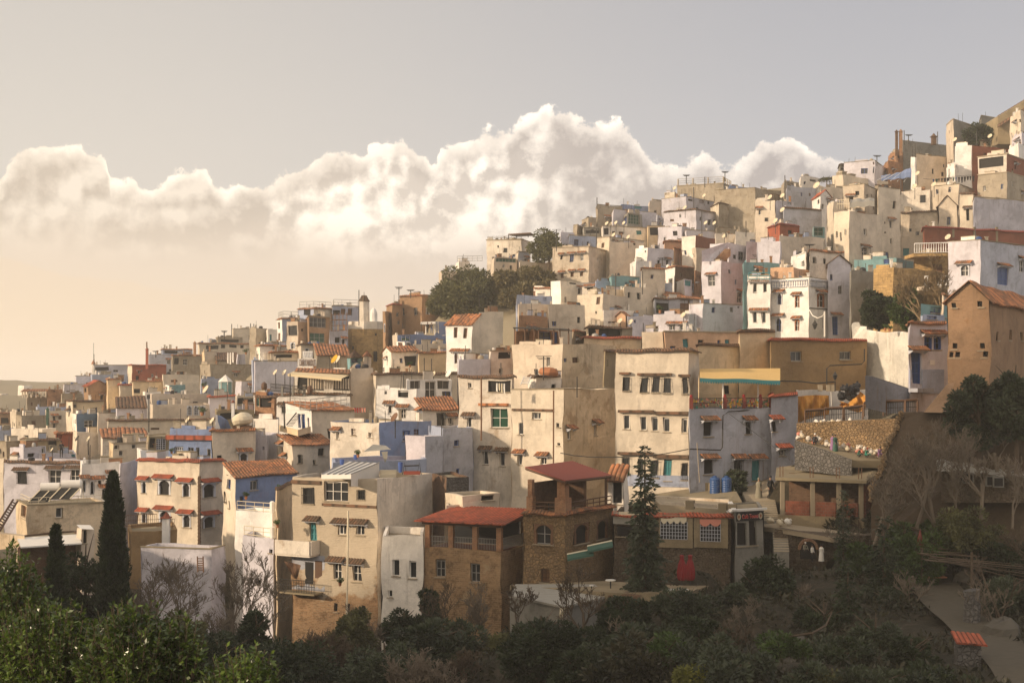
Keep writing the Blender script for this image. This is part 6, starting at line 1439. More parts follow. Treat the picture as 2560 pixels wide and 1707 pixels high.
# DAR YAKOUT boards
V(640, 700)
t = empty('hotel_sign', at(465, 800, 168), 'weathered white sign board reading DAR YAKOUT above the terrace restaurant', 'sign')
m = MB(); P = at(382, 806, 168); m.box(P, at(550, 806, 168)-P, (0, .25, 0), at(382, 722, 168)-P); P = at(428, 720, 168); m.box(P, at(518, 720, 168)-P, (0, .25, 0), at(428, 652, 168)-P); m.build('board', 'WW', t)
P = at(398, 786, 167.9); Lw = (at(545, 786, 168)-P).length; q = text('DAR YAKOUT', P, (1, 0, 0), 1.0, 'brown', t, .02, Lw, 1.1)
m = MB()
for i in range(6): P = at(438+i*13, 706, 167.9); m.tube([P, P+Vector((.12*(-1)**i, 0, .62))], .03, 3)
m.build('faded_lettering', 'trim', t)
# restaurant: tile strip, awning, balustrade
h = HS['resto']
t = empty('restaurant_awning', at(600, 880, 161), 'long cream awning over the gallery of the terrace restaurant', 'awning')
m = MB(); m.poly([at(288, 862, 159), at(785, 905, 159), at(865, 868, 164), at(350, 836, 165)]); m.poly([at(292, 882, 158.9), at(785, 925, 158.9), at(785, 903, 159), at(288, 860, 159)]); m.build('fabric', 'awnc', t)
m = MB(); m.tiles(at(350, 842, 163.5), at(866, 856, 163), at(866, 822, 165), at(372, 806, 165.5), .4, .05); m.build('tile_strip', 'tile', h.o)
for i in range(17): P = at(480+i*23, 1000, 162.6); m = MB(); m.tube([P, at(480+i*23, 905, 162.6)], .10, 5); m.build('gallery_column', 'C', h.o)
t = empty('iron_balustrade', at(350, 1040, 160), 'black iron balustrade with stone posts before the restaurant', 'railing')
rail(t, at(135, 1020, 160), at(450, 1048, 159), .85, .14, 'iron', .025, 'bars', mid=3)
for x in (240, 338, 445): P = at(x, 1045, 159.4); m = MB(); m.bx(P.x-.12, P.y-.12, P.z-.3, .24, .24, 1.15); m.build('post', 'H', t)
for i, (x, y) in enumerate(((75, 980), (495, 1010))):
    P = at(x, y, 157); t = empty('big_lantern', P, ['large dark round lantern at the left of the restaurant balustrade', 'large dark lantern at the right end of the restaurant balustrade'][i], 'lantern'); m = MB(); m.lathe(P-Vector((0, 0, .5)), [(.05, 0), (.28, .18), (.34, .5), (.28, .85), (.06, 1.05)], 8); m.build('body', 'wood', t)
# terrace house railings
h = HS['terr3']
for z_, (x0, y0, x1, y1, x2, y2) in ((0, (310, 1178, 500, 1200, 832, 1150)),): 
    D_ = 139; rail(h.o, at(x0, y0, 143), at(x1, y1, D_), 1.1, 1.1, 'steel', .03, 'roof_railing', mid=3); rail(h.o, at(x1, y1, D_), at(x2, y2, 146), 1.1, 1.1, 'steel', .03, 'roof_railing', mid=3)
t = empty('wooden_balcony', at(300, 1400, 138), 'curved balcony with a pale wooden parapet on the cream terrace house', 'balcony')
m = MB(); P, Q, S = at(212, 1385, 140), at(385, 1432, 134.5), at(500, 1400, 137.5); dz = Vector((0, 0, .6))
for a, b in ((P, Q), (Q, S)): m.poly([a, b, b+dz, a+dz]); m.poly([b+Vector((0, .2, 0)), a+Vector((0, .2, 0)), a+Vector((0, .2, .6)), b+Vector((0, .2, .6))]); m.poly([a+dz, b+dz, b+dz+Vector((0, .2, 0)), a+dz+Vector((0, .2, 0))])
m.poly([P, P+Vector((0, 3, 0)), S+Vector((0, 2, 0)), S, Q]); m.build('parapet', 'Y', t)
t = empty('spiral_stair', at(320, 1320, 137), 'dark iron stair on the wooden balcony', 'stair'); m = MB()
for i in range(9): P = at(285+i*10, 1340-i*13, 138.5); m.bx(P.x, P.y, P.z, .5, .5, .04)
m.tube([at(262, 1360, 138), at(255, 1110, 138)], .07, 4); m.tube([at(280, 1330, 138), at(372, 1215, 138)], .06, 4); m.build('treads', 'iron', t)
# ladder and slab on blue wall, washing
t = empty('roof_slab_shelter', at(1570, 400, 217), 'bright white roof slab shelter left of the blue roof wall', 'shelter'); m = MB(); P = at(1510, 408, 216); m.box(P, at(1645, 402, 216)-P, (0, 3, 0), (0, 0, .38)); m.build('slab', 'white', t)
for x in (1560, 1640): m = MB(); m.tube([at(x, 500, 217), at(x, 405, 217)], .1, 4); m.build('post', 'white', t)
def ladder(label, P, Q, w, mat, n_=8):
    t = empty('ladder', P, label, 'ladder'); m = MB(); W_ = Vector((w, 0, 0)); m.tube([P, Q], .05, 4); m.tube([P+W_, Q+W_], .05, 4)
    for i in range(1, n_): a = P.lerp(Q, i/n_); m.tube([a, a+W_], .04, 4)
    m.build('rungs', mat, t)
ladder('pale ladder against the deep blue roof wall', at(1650, 490, 218), at(1645, 385, 219), .45, 'cloth')
V(1280, 780); ladder('white metal ladder leaning on the corner house roof', at(78, 668, 124), at(112, 588, 125), .6, 'white', 6)
V(0, 1100); ladder('iron ladder on the low lilac wall behind bare trees', at(1815, 1210, 105), at(1812, 1065, 105.5), .42, 'brown', 7)
# solar heaters
for i, (x, y) in enumerate(((467, 430), (660, 405))):
    P = at(x, y, 113.5); t = empty('solar_water_heater', P-Vector((0, 0, 1.2)), ['left white solar water tank with collector on the flat roof', 'right white solar water tank with collector on the flat roof'][i], 'solar heater')
    r_ = .36; L_ = 1.55; d = Vector((.985, .17, 0)); A_ = P-d*L_/2; B_ = P+d*L_/2; m = MB(); m.tube([A_, A_+d*.01, B_-d*.12, B_], [r_*.95, r_, r_, r_*.85], 18); m.build('tank', 'white', t, smooth=False)
    m = MB(); m.tube([A_-d*.012, A_-d*.002], r_*.9, 18); m.build('tank_end', 'steel', t)
    m = MB(); q = Vector((-.75, -.7, -1.15)); m.poly([A_+q, B_+q, B_+Vector((0, -.2, -.25)), A_+Vector((0, -.2, -.25))]); m.build('collector', 'iron', t)
    m = MB()
    for f in (0, .5, 1): a = A_.lerp(B_, f); m.tube([a+q+Vector((0, 0, .05)), a+Vector((0, -.2, -.22))], .05, 4)
    m.tube([A_+Vector((0, .2, 0)), A_+Vector((0, .4, -1.2))], .03, 4); m.tube([B_+Vector((0, .2, 0)), B_+Vector((0, .4, -1.2))], .03, 4); m.build('stand', 'cloth', t)
    tx = text('giordano', P-d*.42+Vector((0, -.33, -.06)), d, .2, 'terra', t, .01)
h = HS['solar']
rail(h.o, h.pt(.3, .3, h.zt), h.pt(.3, h.wr-.3, h.zt), .6, .6, 'cloth', .018, 'roof_railing', mid=2); rail(h.o, h.pt(h.wl-.2, .3, h.zt), h.pt(.3, .3, h.zt), .6, .6, 'cloth', .018, 'roof_railing', mid=2)
t = empty('sheet_roof', at(450, 920, 100.5), 'long sloping off white sheet roof in front of the solar house', 'roof'); m = MB(); A_, B_, C_, D_ = at(192, 978, 99.8), at(752, 942, 101.8), at(712, 862, 105), at(155, 895, 103.5); m.poly([A_, B_, C_, D_]); m.poly([D_-Vector((0, 0, .1)), C_-Vector((0, 0, .1)), B_-Vector((0, 0, .1)), A_-Vector((0, 0, .1))]); m.poly([A_-Vector((0, 0, .1)), B_-Vector((0, 0, .1)), B_, A_]); m.build('sheet', 'white', t)
t = empty('hut_roof', at(780, 800, 101.5), 'small square off white sheet roof on the hut', 'roof'); m = MB(); m.poly([at(740, 814, 101.6), at(862, 818, 101.8), at(828, 778, 104.5), at(702, 775, 104.5)]); m.build('sheet', 'white', t)
stairT = empty('iron_stair', at(60, 800, 104), 'dark iron stair rising at the left edge beside the solar house', 'stair')
m = MB(); m.tube([at(0, 830, 102), at(160, 560, 108)], .09, 4); m.tube([at(-40, 800, 102), at(120, 545, 108)], .09, 4)
for i in range(12): f = i/12; a = at(160*f, 830-270*f, 102+6*f); b = at(-40+160*f, 800-255*f, 102+6*f); m.tube([a, b], .05, 4)
m.build('treads', 'wood', stairT)
wallpoly('pale plastered yard wall at the left edge under the iron stair', [(-60, 1010, 104), (-60, 850, 104), (225, 880, 103), (225, 960, 103), (160, 985, 102.6)], 1.0, 'Yd', name='yard_wall')
# brick quoin pole at arched house corner
m = MB(); 
for i in range(38): P = at(1830, 955-i*16.5, 129.6); m.bx(P.x-.11+.03*(i % 2), P.y-.25, P.z, .22, .3, .15)
o = m.build('brick_pilaster', 'KD'); tag(o, 'thin dark brick pilaster up the corner of the arched cream house', 'pilaster')
for i, (a, b, y) in enumerate(((1125, 1260, 800), (1265, 1440, 790), (1440, 1600, 800))):
    t = empty('iron_fence', at(a, y, 119), ['left', 'middle', 'right'][i]+' section of ironwork fence below the arched cream house', 'fence', 'ironwork fence below the arched house'); rail(t, at(a, y, 119), at(b, y-2, 119), 1.0 if i < 2 else .7, .16, 'brown', .018, 'bars', mid=3)
# terrace railings lower-left
for k in ('step', 'step2'):
    h = HS[k]; rail(h.o, h.pt(h.wl-.1, .1, h.zt), h.pt(.1, .1, h.zt), .7, .9, 'cloth', .022, 'terrace_railing', mid=3); rail(h.o, h.pt(.1, .1, h.zt), h.pt(.1, h.wr-.1, h.zt), .7, .9, 'cloth', .022, 'terrace_railing', mid=3)
    P = h.pt(.12, .12, h.zt); m = MB(); m.lathe(P, [(.2, 0), (.2, .8), (.08, .88)], 8); m.build('corner_pillar', 'WW', h.o)
# wrapped bundle
V(0, 800)
t = empty('wrapped_bundle', at(2215, 990, 137), 'huge plastic wrapped bundle tied on the roof beside the blue fin', 'bundle')
c = at(2220, 920, 137); m = MB(); m.lathe(c-Vector((0, 0, .55)), [(.6, 0), (.95, .2), (1.15, .55), (1.1, .85), (.7, 1.1), (.1, 1.2)], 14); o = m.build('sheet', 'cloth', t, .13)
m = MB(); m.bx(c.x-.8, c.y-.6, c.z-1.2, 1.7, 1.1, .7); m.build('crate', 'brown', t)
wallpoly('blue swept fin wall of the roof beside the wrapped bundle', [(1990, 1010, 136), (1990, 870, 136), (2030, 880, 137), (2090, 920, 138), (2125, 1005, 139)], .35, 'U', name='fin_wall')
wallpoly('thin white end wall of the blue roof fin', [(1978, 1010, 135.6), (1978, 868, 135.6), (1996, 872, 135.8), (2000, 930, 135.8), (2028, 1008, 136)], .3, 'WW', name='fin_wall')
# blue plastic barrels, awning brown, etc.
V(1280, 1100)
for i, x in enumerate((1862, 1968)):
    P = at(x, 490, 106.5); t = empty('water_tank', P, ['left ribbed dark blue plastic water tank', 'right ribbed dark blue plastic water tank'][i], 'water tank')
    pr = [(.36, 0)]; 
    for k in range(6): pr += [(.40, .05+k*.165), (.375, .13+k*.165)]
    pr += [(.40, 1.05), (.32, 1.2), (.14, 1.25)]; m = MB(); m.lathe(P, pr, 16); m.build('body', 'bluet', t); m = MB(); m.lathe(P+Vector((0, 0, 1.25)), [(.16, 0), (.16, .07), (.05, .1)], 12); m.build('lid', 'bluet', t)
wallpoly('small tan block wall left of the blue water tanks', [(1668, 475, 109), (1668, 388, 109), (1815, 392, 108.6), (1815, 490, 108.6)], .5, 'X', name='block_wall')

# tile strips over the window rows of the cream houses, painted foot, strips on the attic
V(1280, 780)
h = HS['long']
for a, b, y0, y1 in ((992, 1092, 552, 572), (1156, 1470, 560, 582), (1532, 1642, 572, 594), (980, 1300, 898, 922), (1300, 1622, 912, 938), (976, 1300, 1284, 1308), (1300, 1624, 1308, 1340)): facebox(h, a, b, y0, y1, .32, 'tiledark', 'tile_strip', True, .32)
facebox(h, 985, 1622, 1495, 1600, .03, 'P', 'blue_wash', True, .02)
h = HS['corner']; facebox(h, -300, -30, 836, 860, .3, 'tile', 'tile_strip', True, .3); h = HS['tall']; facebox(h, 5, 378, 888, 908, .14, 'tiledark', 'tile_strip', True, .14)
V(0, 800); h = HS['attic']; facebox(h, 1530, 1962, 1056, 1098, .3, 'tilered', 'tile_strip', True, .3)
V(640, 1050); h = HS['old']; facebox(h, 330, 602, 552, 585, .14, 'tiledark', 'tile_strip', True, .14); facebox(h, 612, 1112, 772, 796, .12, 'tiledark', 'tile_strip', True, .12)

V(1000, 520, 4.9)
t = empty('roof_canopy', at(1480, 360, 246), 'thin brown canopy on posts over the stained white ridge house', 'canopy')
slab('canopy_sheet', [(1325, 318, 246), (1600, 300, 244), (1650, 330, 249), (1420, 338, 250)], .18, 'wood', t)
for x, y in ((1330, 385), (1430, 380), (1570, 360)): m = MB(); m.tube([at(x, y, 247), at(x, 318, 247)], .07, 4); m.build('post', 'iron', t)
h = HS['canopyh']; rail(h.o, h.pt(h.wl-.1, .1, h.zt+.1), h.pt(.1, .1, h.zt+.1), .55, .8, 'steel', .03, mid=2)
rb = at(700, 655, 247); t = empty('roof_railing', rb, 'thin wire roof railing above the sunny yellow sided house', 'railing'); rail(t, at(700, 655, 248), at(1010, 650, 248), .9, .8, 'steel', .03, mid=3)
V(1280, 780)
t = empty('timber_pergola', at(270, 290, 148), 'long dark timber pergola frame before the raw brick lean-to', 'pergola')
m = MB()
for x in (25, 120, 205, 245, 385, 440, 520): m.tube([at(x, 300, 147), at(x, 150, 147)], .07, 4)
m.build('posts', 'wood', t)
m = MB(); P, Q = at(10, 152, 146.8), at(530, 168, 146.8); m.box(P, Q-P, (0, 5, .2), (0, 0, .12))
m.build('roof_frame', 'iron', t)
m = MB()
for i in range(9): a = at(430+i*12, 170, 146.6); m.tube([a, a+Vector((.4, 3, .1))], .05, 4)
m.build('slats', 'wood', t)
H('brown open room with blue doors under the timber pergola', 150, 24, 40, 430, 168, 330, 'K', 60, '130,235,60,110,k;300,235,110,110,b;400,235,50,110,d', par=.1, base=False)
V(1280, 780)
t = empty('rubble_bundle', at(340, 555, 126.5), 'orange brown rubble bundle on the white roof hut', 'bundle')
m = MB(); c = at(335, 540, 127.2); m.lathe(c-Vector((0, 0, .3)), [(.75, 0), (.85, .2), (.7, .55), (.35, .75), (.1, .8)], 9); m.build('heap', 'terra', t, .14)
# ================================================================ TERRAIN
V(0, 0, 1)
G = [(x, y, D) for x, y, D in ((640, 1640, 92), (900, 1570, 97), (1150, 1560, 92), (1400, 1600, 78), (1650, 1620, 74), (1900, 1640, 68), (2150, 1700, 60), (1200, 1750, 70), (700, 1800, 65),
     (300, 1640, 85), (100, 1600, 80), (450, 1640, 98), (560, 1580, 104), (0, 1450, 100), (2280, 1470, 80), (2400, 1530, 74), (2560, 1660, 62), (2700, 1780, 55), (2560, 1400, 84), (2350, 1345, 88),
     (2560, 1310, 88), (2200, 1380, 88), (2050, 1440, 84), (1750, 1380, 90), (1500, 1350, 95), (2700, 1250, 92), (1850, 1500, 80),
     (2250, 1085, 107), (2010, 1085, 112), (2080, 1080, 113), (2000, 1130, 106), (2450, 1040, 100), (2700, 1010, 100), (1985, 1300, 101), (1700, 1245, 112), (1890, 1240, 110),
     (1260, 760, 236), (1350, 750, 228), (1150, 765, 240), (1050, 770, 250), (2150, 850, 148), (2250, 850, 142), (2130, 830, 160), (2560, 560, 300), (2560, 420, 330), (2000, 470, 330), (1600, 560, 340), (1200, 720, 330),
     (1000, 830, 330), (600, 900, 400), (200, 1000, 420), (-200, 1040, 420), (0, 1010, 500), (300, 960, 600), (800, 905, 600), (-300, 1200, 250), (-300, 1350, 160), (2900, 500, 250), (2900, 800, 160), (2900, 300, 330))]
PT = [((x-CX)/F*D, D, (HY-y)/F*D) for x, y, D in G]
PT += [(-20, 20, -11), (20, 20, -10), (0, 8, -2.6), (-9, 8, -2.6), (9, 8, -3), (40, 40, -14), (-40, 40, -16), (-60, 70, -20), (0, 45, -20), (35, 52, -14)]
PT += [(x_, y_, z_) for y_, z_ in ((14, -9), (22, -15), (32, -20), (42, -21)) for x_ in (-24, -12, 0, 12, 24) if abs(x_) < y_*1.1]
BA = np.array(BASES); DD = ((BA[:, None, :2]-BA[None, :, :2])**2).sum(2); BA[:, 2] = np.minimum(BA[:, 2], np.where(DD < 144, BA[None, :, 2], 1e9).min(1)+2.5)
P_ = np.concatenate([np.array(PT), BA]); 
def height(X, Y):
    X = np.asarray(X, float).ravel(); Y = np.asarray(Y, float).ravel(); out = np.empty(len(X))
    for i in range(0, len(X), 4000):
        dx = X[i:i+4000, None]-P_[None, :, 0]; dy = (Y[i:i+4000, None]-P_[None, :, 1])
        w = 1/((dx*dx+dy*dy)+4.0)**2.2; out[i:i+4000] = (w*P_[None, :, 2]).sum(1)/w.sum(1)
    return out
ks = np.linspace(-.85, .85, 230); Ys = np.concatenate([np.linspace(4, 130, 150), np.geomspace(131, 640, 110)])
KX, YY = np.meshgrid(ks, Ys); XX = KX*(YY+6); ZZ = height(XX, YY).reshape(XX.shape)
rs = np.random.RandomState(2); ZZ += .18*np.sin(XX*1.1+np.sin(YY*.7))+.15*np.sin(YY*1.3+XX*.6)+rs.uniform(-.06, .06, XX.shape)
def grid_mesh(name, XX, YY, ZZ, mat):
    nr, nc = XX.shape; v = np.stack([XX, YY, ZZ], -1).reshape(-1, 3); idx = np.arange(nr*nc).reshape(nr, nc)
    f = np.stack([idx[:-1, :-1], idx[:-1, 1:], idx[1:, 1:], idx[1:, :-1]], -1).reshape(-1, 4)
    me = bpy.data.meshes.new(name); me.from_pydata(v.tolist(), [], f.tolist()); me.materials.append(MATS[mat]); me.polygons.foreach_set('use_smooth', [True]*len(f)); me.update()
    o = bpy.data.objects.new(name, me); COL.objects.link(o); o['kind'] = 'structure'; return o
m, k = newmat('ground'); p = wpos(k)
c_ = k.mix(noise(k, p, .15, 6, .6), (.055, .042, .026), (.032, .031, .018)); c_ = k.mix(k.ramp(noise(k, p, 1.1, 7, .75), .45, .65), c_, (.085, .066, .042))
c_ = k.mix(k.ramp(k('ShaderNodeSeparateXYZ', {0: p}).outputs[1], 118, 150), c_, (.30, .25, .17))
fin_mat(m, k, c_, .95, k.m('ADD', noise(k, p, 5, 8, .8), noise(k, p, .9, 3)), 1.0, .25); MATS['ground'] = m
grid_mesh('hillside_terrain', XX, YY, ZZ, 'ground')
# far valley floor and the mountain ridges
plain('far', (.55, .50, .44), .95, .1, .01)
kx = np.linspace(-1.3, 1.3, 60); Yf = np.geomspace(560, 7000, 30); KX, YY2 = np.meshgrid(kx, Yf); XX2 = KX*YY2
grid_mesh('valley', XX2, YY2, -16-.012*(YY2-560)+3*np.sin(XX2*.01)+0*XX2, 'far')
def ridge(name, Y0, pts, D2):
    xs = np.linspace(-800, 3400, 220); ys = np.interp(xs, [a for a, b in pts], [b for a, b in pts]); rr = np.random.RandomState(int(Y0))
    nz = sum(np.sin(xs*fq+ph)*am for fq, ph, am in ((.012, 1, 5), (.03, 2, 2.5), (.07, .5, 1.0)))
    Xr = (xs-CX)/F*Y0; Zt = (HY-ys-nz)/F*Y0; rows = []
    for i, t_ in enumerate((-1, -.6, -.3, 0, .4, 1)): rows.append(np.stack([Xr*(1+.0*t_), np.full_like(Xr, Y0+t_*D2), Zt*(1-abs(t_)**1.2)-60*abs(t_)], -1))
    A_ = np.array(rows); grid_mesh(name, A_[..., 0], A_[..., 1], A_[..., 2], 'far')
if 0: ridge('mountain_ridge', 1400, [(-800, 680), (0, 680), (120, 672), (250, 690), (400, 720), (560, 695), (750, 684), (950, 710), (1150, 745), (1400, 780), (3400, 820)], 260)
if 0: ridge('lower_ridge', 700, [(-800, 942), (0, 944), (150, 940), (400, 925), (600, 915), (900, 880), (1080, 850), (1400, 820), (3400, 800)], 90)
# unseen hill added left of the camera, its crest shaped to shade the ravine
xs = np.linspace(0, 1, 40); ys = np.linspace(0, 1, 30); A_, B_ = np.meshgrid(xs, ys)
Xh = -46-140*A_; Yh = -150+230*B_; Zh = -22+np.exp(-((Xh+100)/34)**2)*(np.clip(np.minimum(22+SHADE_H-(Yh-30)*1.2, 22+SHADE_H-(30-Yh)*.95), 2, 80))+1.2*np.sin(Xh*.2)*np.sin(Yh*.17)
grid_mesh('unseen_shade_hill', Xh, Yh, Zh, 'ground')
# far town in the haze
rnd = random.Random(11)
for i in range(26):
    x = rnd.uniform(-260, 235); D = rnd.uniform(400, 560); y = 975+rnd.uniform(-12, 26)+max(0, -x)*.02; w = rnd.uniform(22, 50)
    q = rnd.choice(['W', 'C', 'B', 'P', 'L', 'D'])
    H('hazy flat roofed house in the far town at the left edge', D, x, x+w*.4, x+w, y, y+25, q, 45, '%f,%f,5,4,o' % (x+w*.7, y+9), base=False, down=9, wmax=14, group='far town houses in the haze at the left edge')
# ground plants: paths
def strip(name, pts, w, mat):
    P = [Vector(((x-CX)/F*D, D, 0)) for x, y, D in pts]; n_ = 40; rows = []
    for i in range(n_+1):
        k_ = i/n_*(len(P)-1); j = min(int(k_), len(P)-2); q = P[j].lerp(P[j+1], k_-j); d = (P[j+1]-P[j]).normalized(); nn = Vector((-d.y, d.x, 0)); rows.append([q+nn*(w*(a/8-.5)) for a in range(9)])
    A = np.array([[tuple(v) for v in r_] for r_ in rows]); Z = height(A[..., 0], A[..., 1]).reshape(A.shape[:2]); Z = np.maximum(Z, np.mean(Z, 1, keepdims=True))+.30
    grid_mesh(name, A[..., 0], A[..., 1], Z, mat)
strip('stone_path', [(2330, 1490, 80), (2400, 1555, 72), (2500, 1640, 65), (2640, 1800, 54)], 2.7, 'path')
strip('garden_path', [(1960, 1370, 92), (2060, 1400, 90), (2190, 1470, 85), (2290, 1480, 82)], 1.6, 'path')
V(1920, 1280)
t = empty('tiled_pillar', at(1840, 1400, 62), 'stone gate pillar with an orange tile cap beside the path', 'pillar'); P = at(1835, 1400, 62); m = MB(); m.bx(P.x-.5, P.y-.25, P.z-1, 1.0, .6, 2.0); m.build('shaft', 'SG', t)
m = MB(); z = P.z+1.05; m.tiles((P.x-.65, P.y-.5, z), (P.x+.7, P.y-.5, z-.12), (P.x+.68, P.y+.45, z+.2), (P.x-.62, P.y+.45, z+.33), .22, .05, 0, 3); m.build('tile_cap', 'tilered', t)
t = empty('stone_pillar', at(1870, 1000, 70), 'round rubble stone pillar at the left edge of the path', 'pillar'); m = MB(); P = at(1870, 1000, 70); m.lathe(P, [(.46, -1), (.42, .6), (.38, 1.4), (.42, 1.5)], 10); m.build('shaft', 'SG', t, .08)
def rock(label, P, s, mat='rock', seed=0, group=None):
    rnd = random.Random(seed); m = MB(); k_ = 9; prof = [(.1, -.55), (.75, -.4), (1.0, 0), (.85, .4), (.45, .68), (.05, .78)]
    j = [rnd.uniform(.75, 1.2) for _ in range(k_)]; rs = []
    for i, (r_, z) in enumerate(prof): rs.append([Vector(P)+Vector((s*r_*j[a]*cos(2*pi*a/k_+i*.1), s*r_*j[a]*sin(2*pi*a/k_+i*.1), s*z*rnd.uniform(.85, 1.15))) for a in range(k_)])
    for i in range(len(rs)-1):
        for a in range(k_): m.poly([rs[i][a], rs[i][(a+1) % k_], rs[i+1][(a+1) % k_], rs[i+1][a]])
    m.poly(rs[-1])
    g_ = float(height([P[0]], [P[1]])[0]); dz = g_+.2*s-P[2] if (g_ < P[2]-.3*s) else 0; m.v = [(a, b_, c+dz) for a, b_, c in m.v]; o = m.build('boulder', mat, None, .07*min(1, s)); tag(o, label, 'boulder', group)
rock('large grey boulder beside the stone path', at(2150, 1060, 68), 1.05, seed=1)
rock('pale boulder under the pine behind the terrace wall', at(1190, 400, 84), .7, seed=2)
rock('brown boulder below the tarpaulin shed', at(1840, 30, 80), .8, seed=3); rock('small tan boulder left of the large grey one', at(2010, 1090, 67), .4, seed=4)
cl = random.Random(4)
for i in range(46):
    x, y = (cl.uniform(0, 560), cl.uniform(900, 1500)) if i % 2 else (cl.uniform(1350, 2300), cl.uniform(-150, 60))
    D = 72-(y-900)*.012 if i % 2 else 83
    X = (px(x)-CX)/F*D; z = float(height([X], [D])[0]); rock('rough brown grey rock lying in the shaded undergrowth', (X, D, z+.12), cl.uniform(.25, .6), 'rock', i, 'loose rocks in the ravine')
# ================================================================ PLANTS
def leafmat(name, a, b_, rough=.5, spec=.4, tr=.0):
    m, k = newmat(name); g = k('ShaderNodeNewGeometry'); c = k.mix(g.outputs['Random Per Island'], a, b_)
    c = k.mix(k.ramp(noise(k, g.outputs['Position'], .8, 4), .4, .65), c, [x*1.5 for x in b_])
    pb = k('ShaderNodeBsdfPrincipled', {'Base Color': c, 'Roughness': rough, 'Specular IOR Level': spec}); tl = k('ShaderNodeBsdfTranslucent', {'Color': c})
    mx = k('ShaderNodeMixShader', {0: .28, 1: pb.outputs[0], 2: tl.outputs[0]}); k('ShaderNodeOutputMaterial', {'Surface': mx.outputs[0]}); MATS[name] = m
leafmat('lf_dark', (.013, .021, .009), (.028, .040, .015)); leafmat('lf_olive', (.028, .038, .022), (.055, .068, .036)); leafmat('lf_green', (.024, .046, .011), (.055, .090, .020))
leafmat('lf_mid', (.050, .056, .022), (.10, .098, .036)); leafmat('lf_dry', (.12, .085, .045), (.21, .145, .075)); leafmat('lf_laurel', (.022, .044, .008), (.085, .125, .020), .28, .6)  # lf_laurel's lighter tone puts sunlit yellow-green into the leaf colour
leafmat('lf_bright', (.09, .10, .02), (.16, .16, .03)); leafmat('lf_reed', (.065, .060, .024), (.13, .105, .045)); leafmat('lf_weed', (.014, .017, .008), (.04, .036, .017))
def leaves(pos, size, rs, asp=2.2, up=0.0, dirs=None, curve=True):
    """numpy arrays -> verts, quads (each leaf a folded pair of rhombus halves as one quad)"""
    n_ = len(pos); d = rs.normal(size=(n_, 3)) if dirs is None else dirs+rs.normal(size=(n_, 3))*.45; d[:, 2] += up; d /= np.linalg.norm(d, axis=1)[:, None]+1e-9
    e = np.cross(d, rs.normal(size=(n_, 3))); e /= np.linalg.norm(e, axis=1)[:, None]+1e-9; s = (size*rs.uniform(.6, 1.35, n_))[:, None]
    a = pos; b = pos+d*s*.5+e*s/asp*.5; c = pos+d*s; dd = pos+d*s*.5-e*s/asp*.5
    return np.stack([a, b, c, dd], 1).reshape(-1, 3)
def quads_mesh(name, V_, mat):
    n_ = len(V_)//4; me = bpy.data.meshes.new(name); me.vertices.add(len(V_)); me.vertices.foreach_set('co', V_.astype('f').ravel()); me.loops.add(n_*4); me.loops.foreach_set('vertex_index', np.arange(n_*4, dtype='i'))
    me.polygons.add(n_); me.polygons.foreach_set('loop_start', np.arange(0, n_*4, 4, dtype='i')); me.update(calc_edges=True); me.materials.append(MATS[mat]); return me
def blobs(rs, n_blob, R_, Hh, shape='round'):
    out = []
    for i in range(n_blob):
        while True:
            q = rs.uniform(-1, 1, 3)
            if np.linalg.norm(q) < 1 and np.linalg.norm(q) > .35: break
        out.append((q*np.array([R_, R_, Hh*.38])+np.array([0, 0, Hh*.44]), rs.uniform(.26, .46)*min(R_, Hh*.6)))
    return out
def crown_mesh(seed, R_, Hh, n_, leaf, mat, nb=22):
    rs = np.random.RandomState(seed); bl = blobs(rs, nb, R_*.92, Hh*.94); pos = []; dirs = []
    per = n_//nb
    for c, r_ in bl:
        q = rs.normal(size=(per, 3)); q /= np.linalg.norm(q, axis=1)[:, None]; rad = rs.uniform(.45, 1.12, (per, 1))**.6; pos.append(c+q*r_*rad*np.array([1, 1, .8])); dirs.append(q)
    return quads_mesh('crown', leaves(np.concatenate(pos), leaf, rs, dirs=np.concatenate(dirs)), mat)
def branches(m, P, d, L, r, depth, rnd, spread=.6, up=.15, k=4, tips=None, n=3, seg=3):
    pts = [P]; q = Vector(P); dd = Vector(d).normalized()
    for i in range(seg):
        dd = (dd+Vector((rnd.gauss(0, .16), rnd.gauss(0, .16), rnd.gauss(0, .1)+up*.3))).normalized(); q = q+dd*L/seg; pts.append(q.copy())
    m.tube(pts, [max(.014, r*(1-.45*i/seg)) for i in range(seg+1)], k if depth > 1 else 3, cap=False)
    if depth <= 0:
        if tips is not None: tips.append((q, dd))
        return
    for i in range(n):
        f = rnd.uniform(.35, 1.0); b = pts[min(seg, max(1, int(f*seg+.5)))]; nd = (dd+Vector((rnd.uniform(-1, 1), rnd.uniform(-1, 1), rnd.uniform(-.3, .9)))*spread*1.5).normalized()
        branches(m, b, nd, L*rnd.uniform(.55, .8), r*.52, depth-1, rnd, spread, up, k, tips, n, seg)
def tree_obj(name, label, cat, P, parts, group=None, rot=0, s=1):
    t = empty(name, P, label, cat, group); t.rotation_euler = (0, 0, rot); t.scale = (s if not isinstance(s, tuple) else s[0],)*2+((s if not isinstance(s, tuple) else s[1]),)
    for nm, me in parts: o = bpy.data.objects.new(nm, me); COL.objects.link(o); o.parent = t
    return t
